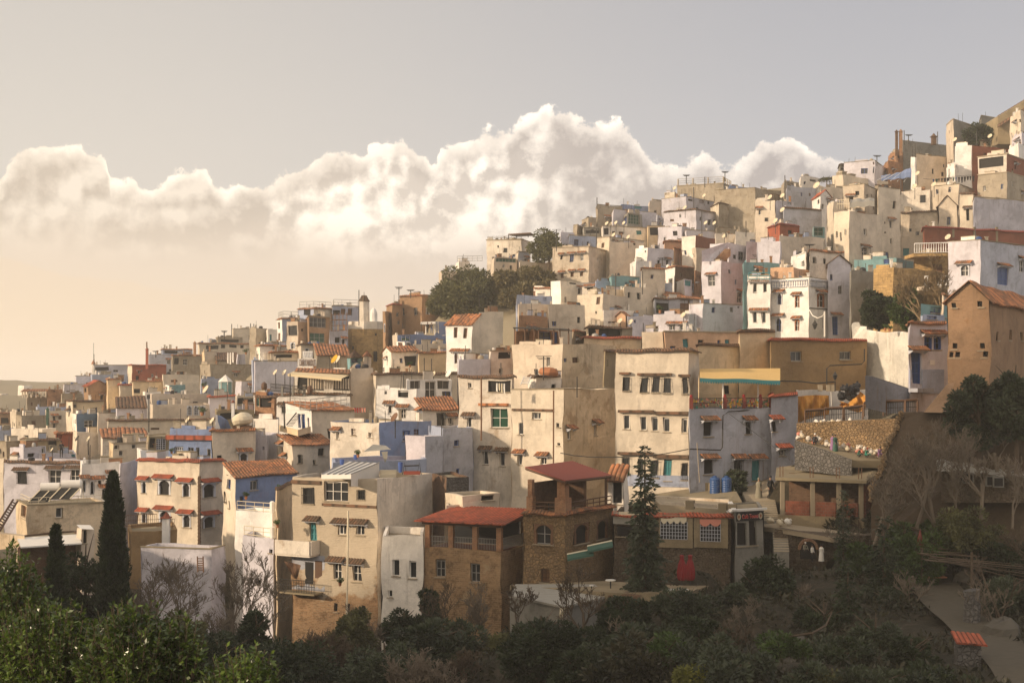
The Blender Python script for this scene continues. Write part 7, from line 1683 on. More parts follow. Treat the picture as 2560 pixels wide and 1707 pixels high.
def trunk_mesh(seed, Hh, r, R_, mat='bark', n_=7):
    rnd = random.Random(seed); m = MB(); m.tube([(0, 0, -1.5), (.1, 0, Hh*.2), (rnd.uniform(-.2, .2), .1, Hh*.5), (0, 0, Hh*.8)], [r*1.3, r, r*.7, r*.3], 7)
    for i in range(n_):
        a = rnd.uniform(0, 6.28); z = Hh*rnd.uniform(.2, .65); m.tube([(0, 0, z), (cos(a)*R_*.4, sin(a)*R_*.4, z+Hh*.12), (cos(a)*R_*.75, sin(a)*R_*.75, z+Hh*.22)], [r*.5, r*.3, r*.1], 4)
    return m.mesh('trunk', mat)
def broad(label, x, ytop, ybot, D, wpx, n_, leaf, mat, seed, name='tree', cat='tree', nb=24, Z=None):
    P = at(x, ybot, D); Hh = at(x, ytop, D).z-P.z; R_ = wpx/VS/F*D/2
    return tree_obj(name, label, cat, P, [('trunk', trunk_mesh(seed, Hh, max(.12, R_*.06), R_)), ('crown', crown_mesh(seed, R_, Hh, n_, leaf, mat, nb))])
def bare_mesh(seed, Hh, r, depth=5, mat='barkl', spread=.6, n=3, stems=1):
    rnd = random.Random(seed); m = MB()
    for s_ in range(stems):
        d = Vector((rnd.uniform(-.4, .4), rnd.uniform(-.3, .3), 1)) if stems > 1 else Vector((rnd.uniform(-.12, .12), 0, 1))
        branches(m, Vector((rnd.uniform(-.2, .2)*stems, rnd.uniform(-.2, .2)*stems, -.5)), d, Hh*.46, r, depth, rnd, spread, .2, 5, None, n)
    return m.mesh('trunk', mat)
def bare(label, x, ytop, ybot, D, seed, r=.12, depth=5, mat='barkl', spread=.6, n=3, stems=1, name='bare_tree', cat='bare tree'):
    P = at(x, ybot, D); Hh = at(x, ytop, D).z-P.z; t = tree_obj(name, label, cat, P, [('branches', bare_mesh(seed, Hh, r, depth, mat, spread, n, stems))]); return t
def cypress_mesh(seed, Hh, R_, n_, leaf, mat):
    rs = np.random.RandomState(seed); z = rs.uniform(0, 1, n_)**.9; a = rs.uniform(0, 2*pi, n_); prof = R_*(1-z)**.55*(.62+.38*np.minimum(1, z*6))*(1+.16*np.sin(a*3+z*24)+.10*np.sin(a*7-z*41))
    rr = prof*rs.uniform(.55, 1.06, n_); pos = np.stack([rr*np.cos(a), rr*np.sin(a), z*Hh], 1); d = np.stack([np.cos(a)*.35, np.sin(a)*.35, np.ones(n_)], 1)
    return quads_mesh('crown', leaves(pos, leaf, rs, 2.6, 0, d), mat)
def spruce_mesh(seed, Hh, R_, mat, leaf=.30, n_tier=26):
    rs = np.random.RandomState(seed); pos = []; dirs = []
    for i in range(n_tier):
        z = (i+.5)/n_tier; L = R_*(1-z)**.85*(.75+.25*(i % 2))*rs.uniform(.8, 1.15)+.12; nb = max(4, int(9*(1-z))+3)
        for b in range(nb):
            a = rs.uniform(0, 2*pi); l = L*rs.uniform(.65, 1.12); k_ = max(7, int(l*34)); t_ = rs.uniform(.08, 1, k_); x = np.cos(a)*l*t_; y = np.sin(a)*l*t_; zz = z*Hh+.10*l*t_-.34*l*t_**2+rs.normal(size=k_)*.05
            pos.append(np.stack([x+rs.normal(size=k_)*.10, y+rs.normal(size=k_)*.10, zz], 1)); dirs.append(np.tile([np.cos(a), np.sin(a), -.35], (k_, 1)))
    return quads_mesh('crown', leaves(np.concatenate(pos), leaf, rs, 2.6, 0, np.concatenate(dirs)), mat)
def pole_mesh(Hh, r): m = MB(); m.tube([(0, 0, -1.5), (0, 0, Hh*.55), (0, 0, Hh*.97)], [r, r*.6, .02], 6); return m.mesh('trunk', 'bark')
def spruce(label, x, yt, yb, D, wpx, seed, mat='lf_dark', leaf=.3, tiers=26):
    P = at(x, yb, D); Hh = at(x, yt, D).z-P.z; R_ = wpx/VS/F*D/2; return tree_obj('conifer', label, 'conifer', P, [('trunk', pole_mesh(Hh, R_*.07+.05)), ('crown', spruce_mesh(seed, Hh, R_, mat, leaf, tiers))])
def cypress(label, x, yt, yb, D, wpx, seed, n_=14000):
    P = at(x, yb, D); Hh = at(x, yt, D).z-P.z; R_ = wpx/VS/F*D/2; return tree_obj('cypress', label, 'cypress', P, [('trunk', pole_mesh(Hh*.9, .18)), ('crown', cypress_mesh(seed, Hh, R_, n_, .26, 'lf_dark'))])
V(0, 0, 1)
cypress('tallest dark cypress at the left with a leaning tip', 283, 1185, 1680, 84, 96, 1, 26000)
cypress('smaller slim cypress left of the tallest one', 140, 1318, 1660, 80, 66, 2, 15000)
broad('shaggy dark conifer bush between the two cypresses', 215, 1295, 1620, 86, 130, 9000, .26, 'lf_dark', 3, nb=30)
broad('dark conifer tuft at the left edge above the laurel', 28, 1362, 1640, 60, 130, 7000, .22, 'lf_dark', 4, nb=26)
broad('great dark round tree beside the brown kasbah house', 1180, 668, 800, 236, 190, 22000, .50, 'lf_mid', 5, nb=46)
broad('left lobe of the dark grove by the brown kasbah house', 1125, 700, 800, 238, 110, 9000, .48, 'lf_mid', 61, nb=26)
broad('right lobe of the dark grove under the reeds', 1240, 690, 790, 236, 100, 9000, .48, 'lf_mid', 62, nb=26)
broad('upper lobe tree of the dark grove with pale twig tips', 1165, 650, 760, 240, 120, 9000, .48, 'lf_mid', 6, nb=26)
broad('olive green tree leaning by the wide cream house', 1372, 562, 660, 242, 96, 9000, .45, 'lf_mid', 7, nb=26)
for i, (x, y, w, hh) in enumerate(((1275, 700, 90, 66), (1340, 690, 90, 60), (1305, 730, 130, 66), (1375, 720, 60, 56))):
    broad(['left', 'upper right', 'lower', 'right'][i]+' clump of the brown green reed slope', x, y-hh/2, y+hh*.6, 234-i*2, w, 5000, .6, 'lf_reed', 20+i, 'reed_clump', 'reeds')
broad('dark citrus tree with orange fruit behind the lumpy white wall', 2195, 700, 830, 138, 95, 9000, .30, 'lf_dark', 8)
broad('taller lit citrus tree beside the dark one', 2262, 690, 830, 136, 78, 9000, .30, 'lf_green', 9)
broad('dark shrub on the ridge before the grey concrete block', 2465, 300, 360, 238, 95, 6000, .45, 'lf_dark', 10)
broad('leafy evergreen in front of the ochre tower, left crown', 2445, 890, 1120, 84, 150, 12000, .24, 'lf_olive', 12)
broad('leafy evergreen in front of the ochre tower, right crown', 2540, 860, 1120, 82, 130, 11000, .24, 'lf_olive', 13)
t = bare('pale trunked bare stem below the evergreen at the ochre tower', 2510, 1000, 1200, 83, 90, .14, 3, 'barkl', .5, 2)
spruce('tall spruce standing before the cafe hall', 1612, 1110, 1500, 84, 120, 1, 'lf_olive', .30, 34)
spruce('young spruce in front of the concrete kiosk', 2108, 1222, 1480, 84, 44, 2, 'lf_olive', .2, 26)
spruce('broad spruce with layered boughs right of the kiosk terrace', 2210, 1290, 1560, 78, 170, 3, 'lf_dark', .26, 20)
spruce('dark fir low behind the young spruce', 2120, 1400, 1640, 74, 110, 4, 'lf_dark', .26, 20)
broad('ivy covered tree stump against the narrow lilac house', 1078, 1418, 1640, 90, 66, 8000, .22, 'lf_dark', 14)
broad('glossy dark tree top before the sheet roof shelter', 1352, 1492, 1720, 70, 190, 14000, .22, 'lf_dark', 15, nb=40)
broad('silvery olive bush at the bottom middle', 1530, 1572, 1760, 66, 170, 12000, .17, 'lf_olive', 16, nb=34)
broad('greener orange tree with a pointed top right of the olive', 1665, 1560, 1760, 66, 150, 12000, .19, 'lf_green', 17, nb=34)
broad('yellow green bush at the bottom right of the orange tree', 1740, 1640, 1760, 60, 100, 6000, .18, 'lf_bright', 18)
broad('grey green weeping pine bush left of the ravine', 960, 1560, 1790, 72, 200, 14000, .2, 'lf_olive', 19, nb=36)
broad('dark bush under the old house foot', 1010, 1500, 1640, 88, 110, 8000, .22, 'lf_dark', 24)
broad('dark bush mass at the bottom left of the ravine', 720, 1560, 1800, 74, 300, 14000, .22, 'lf_dark', 25, nb=40)
broad('dark ivy mass beside the bare trees at the left', 640, 1490, 1720, 80, 120, 9000, .22, 'lf_dark', 26)
broad('big dark green pine bush right of the ravine', 2110, 1560, 1790, 66, 300, 18000, .2, 'lf_olive', 27, nb=46)
broad('dark bush below the cafe entrance hut', 1905, 1350, 1560, 82, 150, 10000, .24, 'lf_dark', 28, nb=30)
broad('blue green bush left of the stone stair', 1838, 1420, 1640, 78, 150, 10000, .22, 'lf_olive', 29, nb=30)
broad('bottom right bush with yellow flowering tips', 2080, 1650, 1780, 58, 120, 6000, .18, 'lf_mid', 30)
broad('dark bush at the right edge below the path pillar', 2330, 1640, 1800, 56, 260, 12000, .2, 'lf_dark', 31, nb=34)
broad('low green shrub mound under the tarpaulin shed', 2330, 1290, 1400, 82, 260, 12000, .22, 'lf_green', 32, nb=34)
broad('dim shrub at the right edge under the rampart', 2500, 1310, 1440, 80, 220, 9000, .22, 'lf_dark', 33, nb=30)
broad('cactus like spiky bush beside the blue water tanks', 1836, 1158, 1240, 108.5, 46, 3000, .35, 'lf_olive', 34)
for i, (x, yt, yb, D, w, n_, mt, lb) in enumerate((
    (2190, 1500, 1720, 68, 150, 12000, 'lf_olive', 'grey green pine crown left of the stone path'), (2060, 1470, 1640, 74, 130, 9000, 'lf_dark', 'dark shrub below the young spruce'), (1955, 1560, 1720, 66, 150, 10000, 'lf_green', 'leafy green shrub beside the fallen branch'),
    (2280, 1560, 1740, 62, 130, 10000, 'lf_dark', 'dark thicket hiding the left edge of the stone path'), (2020, 1640, 1800, 58, 170, 9000, 'lf_olive', 'low olive shrub at the bottom right of the ravine'), (2200, 1640, 1800, 57, 190, 11000, 'lf_olive', 'broad weeping pine at the bottom right'),
    (1560, 1460, 1620, 76, 130, 9000, 'lf_dark', 'dark shrub under the spruce at the yard edge'), (1700, 1440, 1600, 78, 130, 9000, 'lf_olive', 'grey olive shrub below the red parasols'), (1790, 1520, 1680, 72, 120, 8000, 'lf_dark', 'dark shrub in the middle of the ravine'),
    (2420, 1240, 1400, 80, 150, 9000, 'lf_mid', 'mid green shrub under the tarpaulin shed'), (2290, 1340, 1460, 80, 120, 7000, 'lf_green', 'green shrub beside the faded parasol'), (2520, 1420, 1560, 72, 130, 8000, 'lf_olive', 'olive shrub on the path bank at the right'),
    (880, 1500, 1640, 86, 110, 7000, 'lf_mid', 'mid green shrub at the old house foot'), (1240, 1560, 1700, 78, 130, 8000, 'lf_mid', 'mid green shrub before the brick cafe wing'), (560, 1560, 1760, 76, 200, 10000, 'lf_dark', 'dark thicket behind the right laurel'),
    (450, 1500, 1640, 84, 120, 7000, 'lf_mid', 'mid green shrub under the thorny bare tree'), (1440, 1600, 1760, 66, 120, 9000, 'lf_dark', 'dark bush left of the silvery olive'), (2140, 1330, 1450, 84, 90, 6000, 'lf_green', 'green bush at the kiosk terrace corner'))): broad(lb, x, yt, yb, D, w, n_, .2, mt, 400+i, 'shrub', 'shrub', 26)
for i, (x, yt, yb, D) in enumerate(((2110, 1280, 1420, 86), (2400, 1120, 1300, 81), (2540, 1100, 1300, 79), (2300, 1420, 1560, 76), (2480, 1440, 1600, 70), (1890, 1480, 1640, 76), (960, 1480, 1640, 88), (700, 1440, 1620, 90), (2000, 1440, 1580, 80), (1600, 1520, 1680, 72))):
    bare(('spindly', 'forked', 'grey', 'crooked', 'slender', 'scraggly', 'leafless', 'pale', 'thin', 'twisted')[i]+' bare sapling '+('by the kiosk terrace corner', 'left of the tall slender bare tree', 'at the right edge of the rampart', 'behind the stone path start', 'on the right path bank', 'below the cafe entrance hut', 'at the old house foot', 'before the white lower terrace', 'below the arched tunnel', 'under the spruce at the yard edge')[i], x, yt, yb, D, 60+i, .08, 5, 'barkl', .7, 3, 1, 'bare_sapling', 'bare sapling')
# laurel close to the camera, lower left
def laurel(label, x, yt, yb, D, wpx, n_, seed, leaf=.105):
    P = at(x, yb, D); Hh = at(x, yt, D).z-P.z; R_ = wpx/F*D/2; rs = np.random.RandomState(seed); pos = []; dirs = []; m = MB(); rnd = random.Random(seed)
    ns = n_//16
    for i in range(ns):
        while True:
            q = rs.uniform(-1, 1, 3)
            if .25 < np.linalg.norm(q) < 1: break
        c = q*np.array([R_, R_*.7, Hh/2])+np.array([0, 0, Hh/2]); d = q*.5+np.array([0, 0, .9]); d /= np.linalg.norm(d); L = rs.uniform(.25, .55)
        m.tube([Vector(c), Vector(c+d*L)], .006, 3, cap=False); k_ = 16; t_ = rs.uniform(0, 1, k_)[:, None]; a = rs.uniform(0, 6.28, k_); s1 = np.cross(d, [0.3, .8, .1]); s1 /= np.linalg.norm(s1); s2 = np.cross(d, s1)
        pos.append(c+d*L*t_); dirs.append(s1*np.cos(a)[:, None]+s2*np.sin(a)[:, None]+d*.7)
    for i in range(10): a = rnd.uniform(0, 6.28); m.tube([(0, 0, -1), (cos(a)*R_*.3, sin(a)*R_*.3, Hh*.4), (cos(a)*R_*.8, sin(a)*R_*.6, Hh*rnd.uniform(.6, .95))], [.05, .03, .008], 4)
    V_ = leaves(np.concatenate(pos), leaf, rs, 2.4, .0, np.concatenate(dirs)); tree_obj('laurel_bush', label, 'bush', P, [('twigs', m.mesh('twigs', 'bark')), ('foliage', quads_mesh('foliage', V_, 'lf_laurel'))])
laurel('tall glossy laurel bush at the left edge, near the camera', 20, 1405, 1800, 27, 190, 9000, 1)
laurel('glossy laurel bush in the bottom left corner', 120, 1560, 1850, 25, 330, 14000, 2)
laurel('middle laurel bush with upright leafy shoots at the bottom left', 330, 1560, 1850, 24, 240, 9000, 3)
laurel('right laurel bush tip at the bottom, beyond the upright shoots', 450, 1600, 1850, 24, 140, 4500, 4)
laurel('small laurel sprig at the bottom edge right of the laurels', 610, 1668, 1850, 23, 150, 3500, 5)
# bare trees
bare('thorny bare tree before the low lilac wall', 440, 1385, 1600, 92, 1, .16, 6, 'barkl', .6, 3)
bare('twiggy bare tree left of the thorny one', 355, 1370, 1620, 88, 2, .13, 6, 'barkl', .6, 3)
bare('bare tree with pale twigs before the white stepped terrace', 640, 1370, 1600, 92, 3, .12, 6, 'barkl', .5, 3)
bare('second pale twigged bare tree by the white stepped terrace', 585, 1400, 1590, 94, 4, .10, 6, 'barkl', .5, 3)
bare('brown tangled bare shrub right of the tallest cypress', 320, 1440, 1620, 90, 5, .08, 5, 'barkl', .8, 3, 4, 'bare_shrub', 'bare shrub')
bare('tangled bare shrub under the thorny tree', 520, 1490, 1640, 88, 6, .08, 5, 'barkl', .8, 3, 4, 'bare_shrub', 'bare shrub')
bare('wide bare fig tree at the foot of the brick cafe wing', 1120, 1480, 1680, 86, 7, .14, 6, 'bark', .8, 3)
bare('bare tree climbing the brick cafe wing', 1190, 1440, 1660, 88, 8, .11, 6, 'barkl', .6, 3)
bare('dark bare tree in front of the grey sheet roof', 1462, 1400, 1600, 76, 9, .13, 6, 'bark', .6, 3)
bare('thin bare tree left of the grey sheet roof', 1292, 1440, 1560, 80, 10, .07, 6, 'bark', .6, 3)
bare('large spreading bare tree on the dark rampart', 2345, 1080, 1330, 82, 11, .17, 6, 'barkl', .6, 3)
bare('tall slender bare tree at the right before the tarp shed', 2452, 1060, 1290, 80, 12, .14, 6, 'barkl', .6, 3)
bare('bushy bare tree leaning over the stepped rampart edge', 2225, 1100, 1300, 84, 13, .12, 6, 'barkl', .8, 3)
bare('bare tree at the right edge above the path', 2560, 1240, 1460, 74, 14, .11, 6, 'bark', .7, 3)
bare('bare brown willow bush beside the citrus trees', 2320, 668, 800, 132, 15, .12, 6, 'lf_dry', .45, 3, 5)
bare('second bare brown willow bush behind the first', 2350, 700, 800, 134, 16, .1, 6, 'lf_dry', .45, 3, 4)
bare('bare vine tree over the left of the ravine', 1150, 1600, 1760, 72, 17, .1, 6, 'bark', .8, 3)
bare('tangled grey bare shrub in the bottom middle', 1060, 1620, 1780, 68, 18, .09, 6, 'barkl', .8, 3, 3, 'bare_shrub', 'bare shrub')
bare('tangled bare shrub at the bottom left of the ravine', 800, 1560, 1720, 78, 19, .08, 6, 'bark', .8, 3, 3, 'bare_shrub', 'bare shrub')
bare('wispy bare tree in the ravine right of the orange tree', 1800, 1480, 1700, 70, 20, .09, 6, 'bark', .7, 3)
bare('pale bare tree filling the middle of the rampart', 2290, 1060, 1330, 83, 22, .14, 6, 'barkl', .7, 3)
bare('small bare tree at the foot of the stepped rampart edge', 2180, 1180, 1340, 82, 23, .1, 6, 'barkl', .7, 3)
bare('straight stemmed bare tree on the path bank', 2505, 1330, 1560, 70, 21, .10, 6, 'bark', .5, 2)
# pergola of poles over the garden at right
t = empty('pole_pergola', at(2400, 1400, 80), 'loose pergola of thin bare poles over the shaded garden', 'pergola'); m = MB(); rnd = random.Random(9)
for i in range(34): a = at(2290+rnd.uniform(0, 60), 1325+i*2.4+rnd.uniform(-3, 3), 84-i*.22); m.tube([a, a+Vector((rnd.uniform(5.5, 8), rnd.uniform(-1.5, 1), rnd.uniform(-1.6, -.2)))], .035, 3)
m.build('roof_poles', 'bark', t); m = MB()
for x, y, D in ((2305, 1470, 79), (2262, 1420, 82), (2430, 1480, 76)): m.tube([at(x, y, D), at(x, y-100, D)], .08, 5)
m.build('post', 'bark', t)
P = at(2300, 1430, 80); t = empty('closed_parasol', P, 'faded red closed parasol under the pole pergola', 'parasol'); m = MB(); m.lathe(P, [(.35, 0), (.3, 1.0), (.12, 2.0), (.02, 2.4)], 10); m.build('canopy', 'woodred', t); m = MB(); m.tube([P-Vector((0, 0, 1.2)), P], .04, 4); m.build('pole', 'wood', t)
P = at(2336, 1442, 79.5)-Vector((0, 0, .7)); t = empty('garden_table', P, 'set garden table with small white dishes under the pergola', 'table'); m = MB(); m.bx(P.x-.6, P.y-.35, P.z+.7, 1.2, .7, .05); m.build('top', 'terra', t); m = MB(); m.tube([P, P+Vector((0, 0, .7))], .05, 4); m.build('leg', 'wood', t)
# driftwood
t = empty('fallen_branch', at(2030, 1575, 66), 'pale curved fallen branch on the ravine floor', 'branch'); m = MB(); m.tube([at(1975, 1590, 66), at(2030, 1582, 65), at(2065, 1562, 66), at(2080, 1530, 67)], [.05, .07, .05, .02], 5); m.build('wood', 'bark', t)
# undergrowth
rs = np.random.RandomState(77); n_ = 60000; kk = rs.uniform(-.42, .42, n_); yy = rs.uniform(44, 100, n_); X = kk*yy; z = height(X, yy)
cl_ = np.sin(X*.55+np.sin(yy*.4)*2)+np.sin(yy*.7+X*.3)
keep = (cl_ > -.75) & ~((np.abs(X-20.7-(yy-54)*.11) < 1.35) & (yy < 82)); X, yy, z, cl_ = X[keep], yy[keep], z[keep], cl_[keep]
pos = np.stack([X+rs.normal(size=len(X))*.2, yy+rs.normal(size=len(X))*.2, z+rs.uniform(0, .5, len(X))*(.6+cl_*.4).clip(.2, 1.6)], 1)
o = bpy.data.objects.new('undergrowth', quads_mesh('undergrowth', leaves(pos, .36, rs, 2.6, .6), 'lf_weed')); COL.objects.link(o); o['kind'] = 'stuff'
n_ = 26000; yy = rs.uniform(70, 330, n_); X = yy*rs.uniform(.37, .62, n_); z = height(X, yy); kp = np.sin(X*.21+np.sin(yy*.13)*2)+np.sin(yy*.17+X*.1) > -.3; X, yy, z = X[kp], yy[kp], z[kp]
pos = np.stack([X, yy, z+rs.uniform(0, .8, len(X))], 1); o = bpy.data.objects.new('hill_scrub', quads_mesh('hill_scrub', leaves(pos, .9, rs, 2.2, .5), 'lf_weed')); COL.objects.link(o); o['kind'] = 'stuff'
bushm = [crown_mesh(200+i, 1.5, 2.0, 3200, .22, ('lf_dark', 'lf_olive', 'lf_weed')[i], 14) for i in range(3)]; btr = trunk_mesh(5, 1.5, .1, 1.0)
for i in range(84):
    k_ = rnd.uniform(-.40, .36); Y_ = rnd.uniform(50, 96); X_ = k_*Y_
    if k_ > .25 and abs(X_-20.7-(Y_-54)*.11) < 2.2: continue
    if -.02 < k_ < .2 and Y_ > 74: continue
    if abs(k_-.02) < .12 and Y_ > 86: continue
    z = float(height([X_], [Y_])[0]); s = rnd.uniform(.7, 1.5)
    tree_obj('bush', 'small dark bush in the shaded ravine undergrowth', 'bush', (X_, Y_, z-.2), [('trunk', btr), ('crown', bushm[i % 3])], 'small bushes in the ravine', rnd.uniform(0, 6), s)
# palm tuft on the upper slope
V(1920, 230); P = at(540, 850, 240); rs = np.random.RandomState(3); t = []
a = rs.uniform(0, 6.28, 900); tt = rs.uniform(0, 1, 900); fr = np.floor(a*3)/3; L = 1.2; pos = np.stack([np.cos(fr)*L*tt, np.sin(fr)*L*tt, 1.0+.6*tt-.9*tt**2], 1); d = np.stack([np.cos(fr)-np.sin(fr)*rs.choice([-1, 1], 900)*.6, np.sin(fr)+np.cos(fr)*.5, -.4*np.ones(900)], 1)
tree_obj('palm', 'small green palm tuft on the upper slope skyline', 'palm', P, [('trunk', pole_mesh(1.1, .12)), ('fronds', quads_mesh('fronds', leaves(pos, .45, rs, 5, 0, d), 'lf_mid'))])
# pots and greenery on terraces
V(0, 0, 1)
POTS = [(1565, 1190, 106, 'potted cactus at the teal door of the long cream house'), (702, 1222, 105, 'potted geranium on the white stepped terrace'), (615, 1240, 106, 'fresh green potted plant beside the white terrace railing'), (694, 1310, 102, 'yellow flowering pot on the white stepped terrace edge'),
        (1025, 912, 144, 'row of leafy pots on the grey blue roof wall'), (429, 1128, 135, 'green bush in a pot by the blue attic'), (2213, 820, 120, 'potted shrub in a pale blue tub on the lumpy wall'), (2224, 822, 120, 'round bush in a white tub on the lumpy wall'), (1650, 775, 194, 'green pots inside the dark pergola house'),
        (895, 1135, 107, 'yellow green leaves in a blue pot under the ragged awning'), (615, 880, 268, 'dark slim shrub on the left ridge terrace'), (510, 965, 224, 'green and pink plant cluster on a left roof terrace'), (850, 1455, 96, 'green weed hanging from the old house window ledge'), (505, 1030, 180, 'green vine on the arch lattice terrace')]
pm = crown_mesh(300, .5, .8, 500, .16, 'lf_green', 8); q = MB(); q.lathe((0, 0, -.5), [(.16, 0), (.24, .45), (.26, .5)], 8); potm = q.mesh('pot', 'terra')
for i, (x, y, D, lb) in enumerate(POTS): tree_obj('potted_plant', lb, 'potted plant', at(x, y, D), [('pot', potm), ('foliage', pm)], None, i, .5 if D < 150 else .95)
# ================================================================ ROOFTOP DISHES AND AERIALS
def dish_mesh(mat):
    m = MB(); prof = [(0.02, 0), (.25, .03), (.42, .09), (.5, .14)]; m.lathe((0, 0, 0), prof, 14, cap=False); m.lathe((0, 0, .012), [(.5, .14), (.42, .09), (.25, .03), (.02, 0)], 14, cap=False); m.tube([(.0, -.48, .13), (0, -.1, .5)], .02, 3); m.bx(-.04, -.14, .46, .08, .08, .1); return m.mesh('reflector', mat)
dm = {k_: dish_mesh(k_) for k_ in ('white', 'yellow', 'brown', 'iron', 'cloth')}; q = MB(); q.tube([(0, 0, -1.8), (0, 0, 0)], .045, 4); stand = q.mesh('mast', 'iron')
def dish(x, y, D, lb, s=1.1, mat='cloth', ang=-55):
    P = at(x, y, D); t = empty('satellite_dish', P, lb, 'satellite dish', 'satellite dishes on the roofs'); o = bpy.data.objects.new('mast', stand); COL.objects.link(o); o.parent = t
    o = bpy.data.objects.new('reflector', dm[mat]); COL.objects.link(o); o.parent = t; o.rotation_euler = (R(58), 0, R(ang)); o.scale = (s*.55,)*3
V(1920, 230)
DL_ = [(20, 970, 200, 'dish at the left edge of the cream lit corner house'), (135, 955, 206, 'dish behind the lilac grey house on the upper slope'), (450, 862, 236, 'large dish left of the palm tuft'), (1348, 870, 201, 'dish on the stained white front beside the cream tower'), (1375, 750, 222, 'dish beside the white fin wall'),
       (1525, 852, 201, 'dish on the wide stained cream house parapet'), (1718, 440, 236, 'left dish under the grey concrete block'), (1805, 480, 228, 'right dish above the stepped white house'), (2040, 408, 233, 'dish right of the black green shrub'), (1655, 1335, 175, 'dish on the white balustrade terrace'),
       (135, 1085, 200, 'dish on the blue grey stained house'), (70, 1185, 196, 'dish above the salmon red house')]
for x, y, D, l in DL_: dish(x, y, D, l, 1.5 if D < 234 or x != 450 else 2.4)
V(1280, 400)
for x, y, D, l in [(1495, 262, 270, 'dish at the left foot of the railed terrace'), (955, 580, 248, 'first dish on the long pale four window house'), (1028, 582, 248, 'second dish on the four window house'), (905, 592, 248, 'third dish on the four window house'), (872, 585, 248, 'leftmost dish on the four window house'),
        (1590, 440, 252, 'dish on the grey lilac lower house'), (1780, 580, 248, 'dish beside the two black doorways'), (1860, 582, 248, 'dish right of the two black doorways'), (1950, 700, 233, 'dish on the low stained wall house'), (2220, 940, 199, 'dish on the plain lilac side block'), (1575, 1425, 180, 'dish on the lilac recessed house'),
        (995, 1480, 178, 'left dish above the tarpaulin hut'), (1092, 1490, 178, 'right dish above the tarpaulin hut'), (1070, 710, 236, 'dish on the small cream house over the hill shoulder'), (1765, 330, 262, 'dish below the deep blue cube'), (935, 690, 238, 'dish at the slab edge of the small cream house'), (2275, 935, 199, 'dish right of the plain lilac block aerial')]: dish(x, y, D, l, 1.5)
V(640, 700)
for x, y, D, l, mt, s in [(180, 850, 160, 'left dish on the roof behind the restaurant awning', 'cloth', 1.3), (265, 850, 160, 'right dish on the roof behind the restaurant awning', 'cloth', 1.3), (1630, 870, 156, 'grey dish on the long cream wall house', 'cloth', 1.5), (1775, 862, 155, 'big white dish below the bright white shed roof house', 'white', 1.7),
        (728, 730, 166, 'bright yellow dish beside the faded hotel board', 'yellow', 2.1), (752, 735, 167, 'pale dish just behind the yellow one', 'cloth', 2.0), (1278, 1265, 126, 'rusty brown dish on the hollow roof house', 'brown', 1.7), (1585, 865, 156, 'thin dish beside the grey one', 'cloth', 1.2)]: dish(x, y, D, l, s, mt)
V(0, 800)
for x, y, D, l, mt, s in [(715, 1088, 162, 'black dish below the teal painted house', 'iron', 1.4), (815, 1092, 162, 'grey dish right of the black one', 'cloth', 1.3), (1895, 640, 219, 'large wire dish before the blue shed', 'cloth', 2.6), (1952, 925, 136, 'grey dish by the blue roof fin', 'cloth', 1.3), (1725, 920, 170, 'tilted dish on the long cream wall', 'cloth', 1.5), (480, 1190, 158, 'small dish on the pale parapet house', 'cloth', .9)]: dish(x, y, D, l, s, mt)
def aerial(x, yb, yt, D, lb, mat='iron', kind=0):
    P = at(x, yb, D); Hh = at(x, yt, D).z-P.z; r_ = .028*D/150+.012; m = MB(); m.tube([P-Vector((0, 0, .8)), P+Vector((0, 0, Hh))], r_*1.3, 4)
    if kind: 
        for i, f in enumerate((1.0, .9, .8)): q = P+Vector((0, 0, Hh*f)); m.tube([q-Vector((.7-.12*i, .2, 0)), q+Vector((.7-.12*i, -.2, 0))], r_*.8, 3)
    o = m.build('aerial', mat); tag(o, lb, 'aerial', 'thin aerials on the roofs')
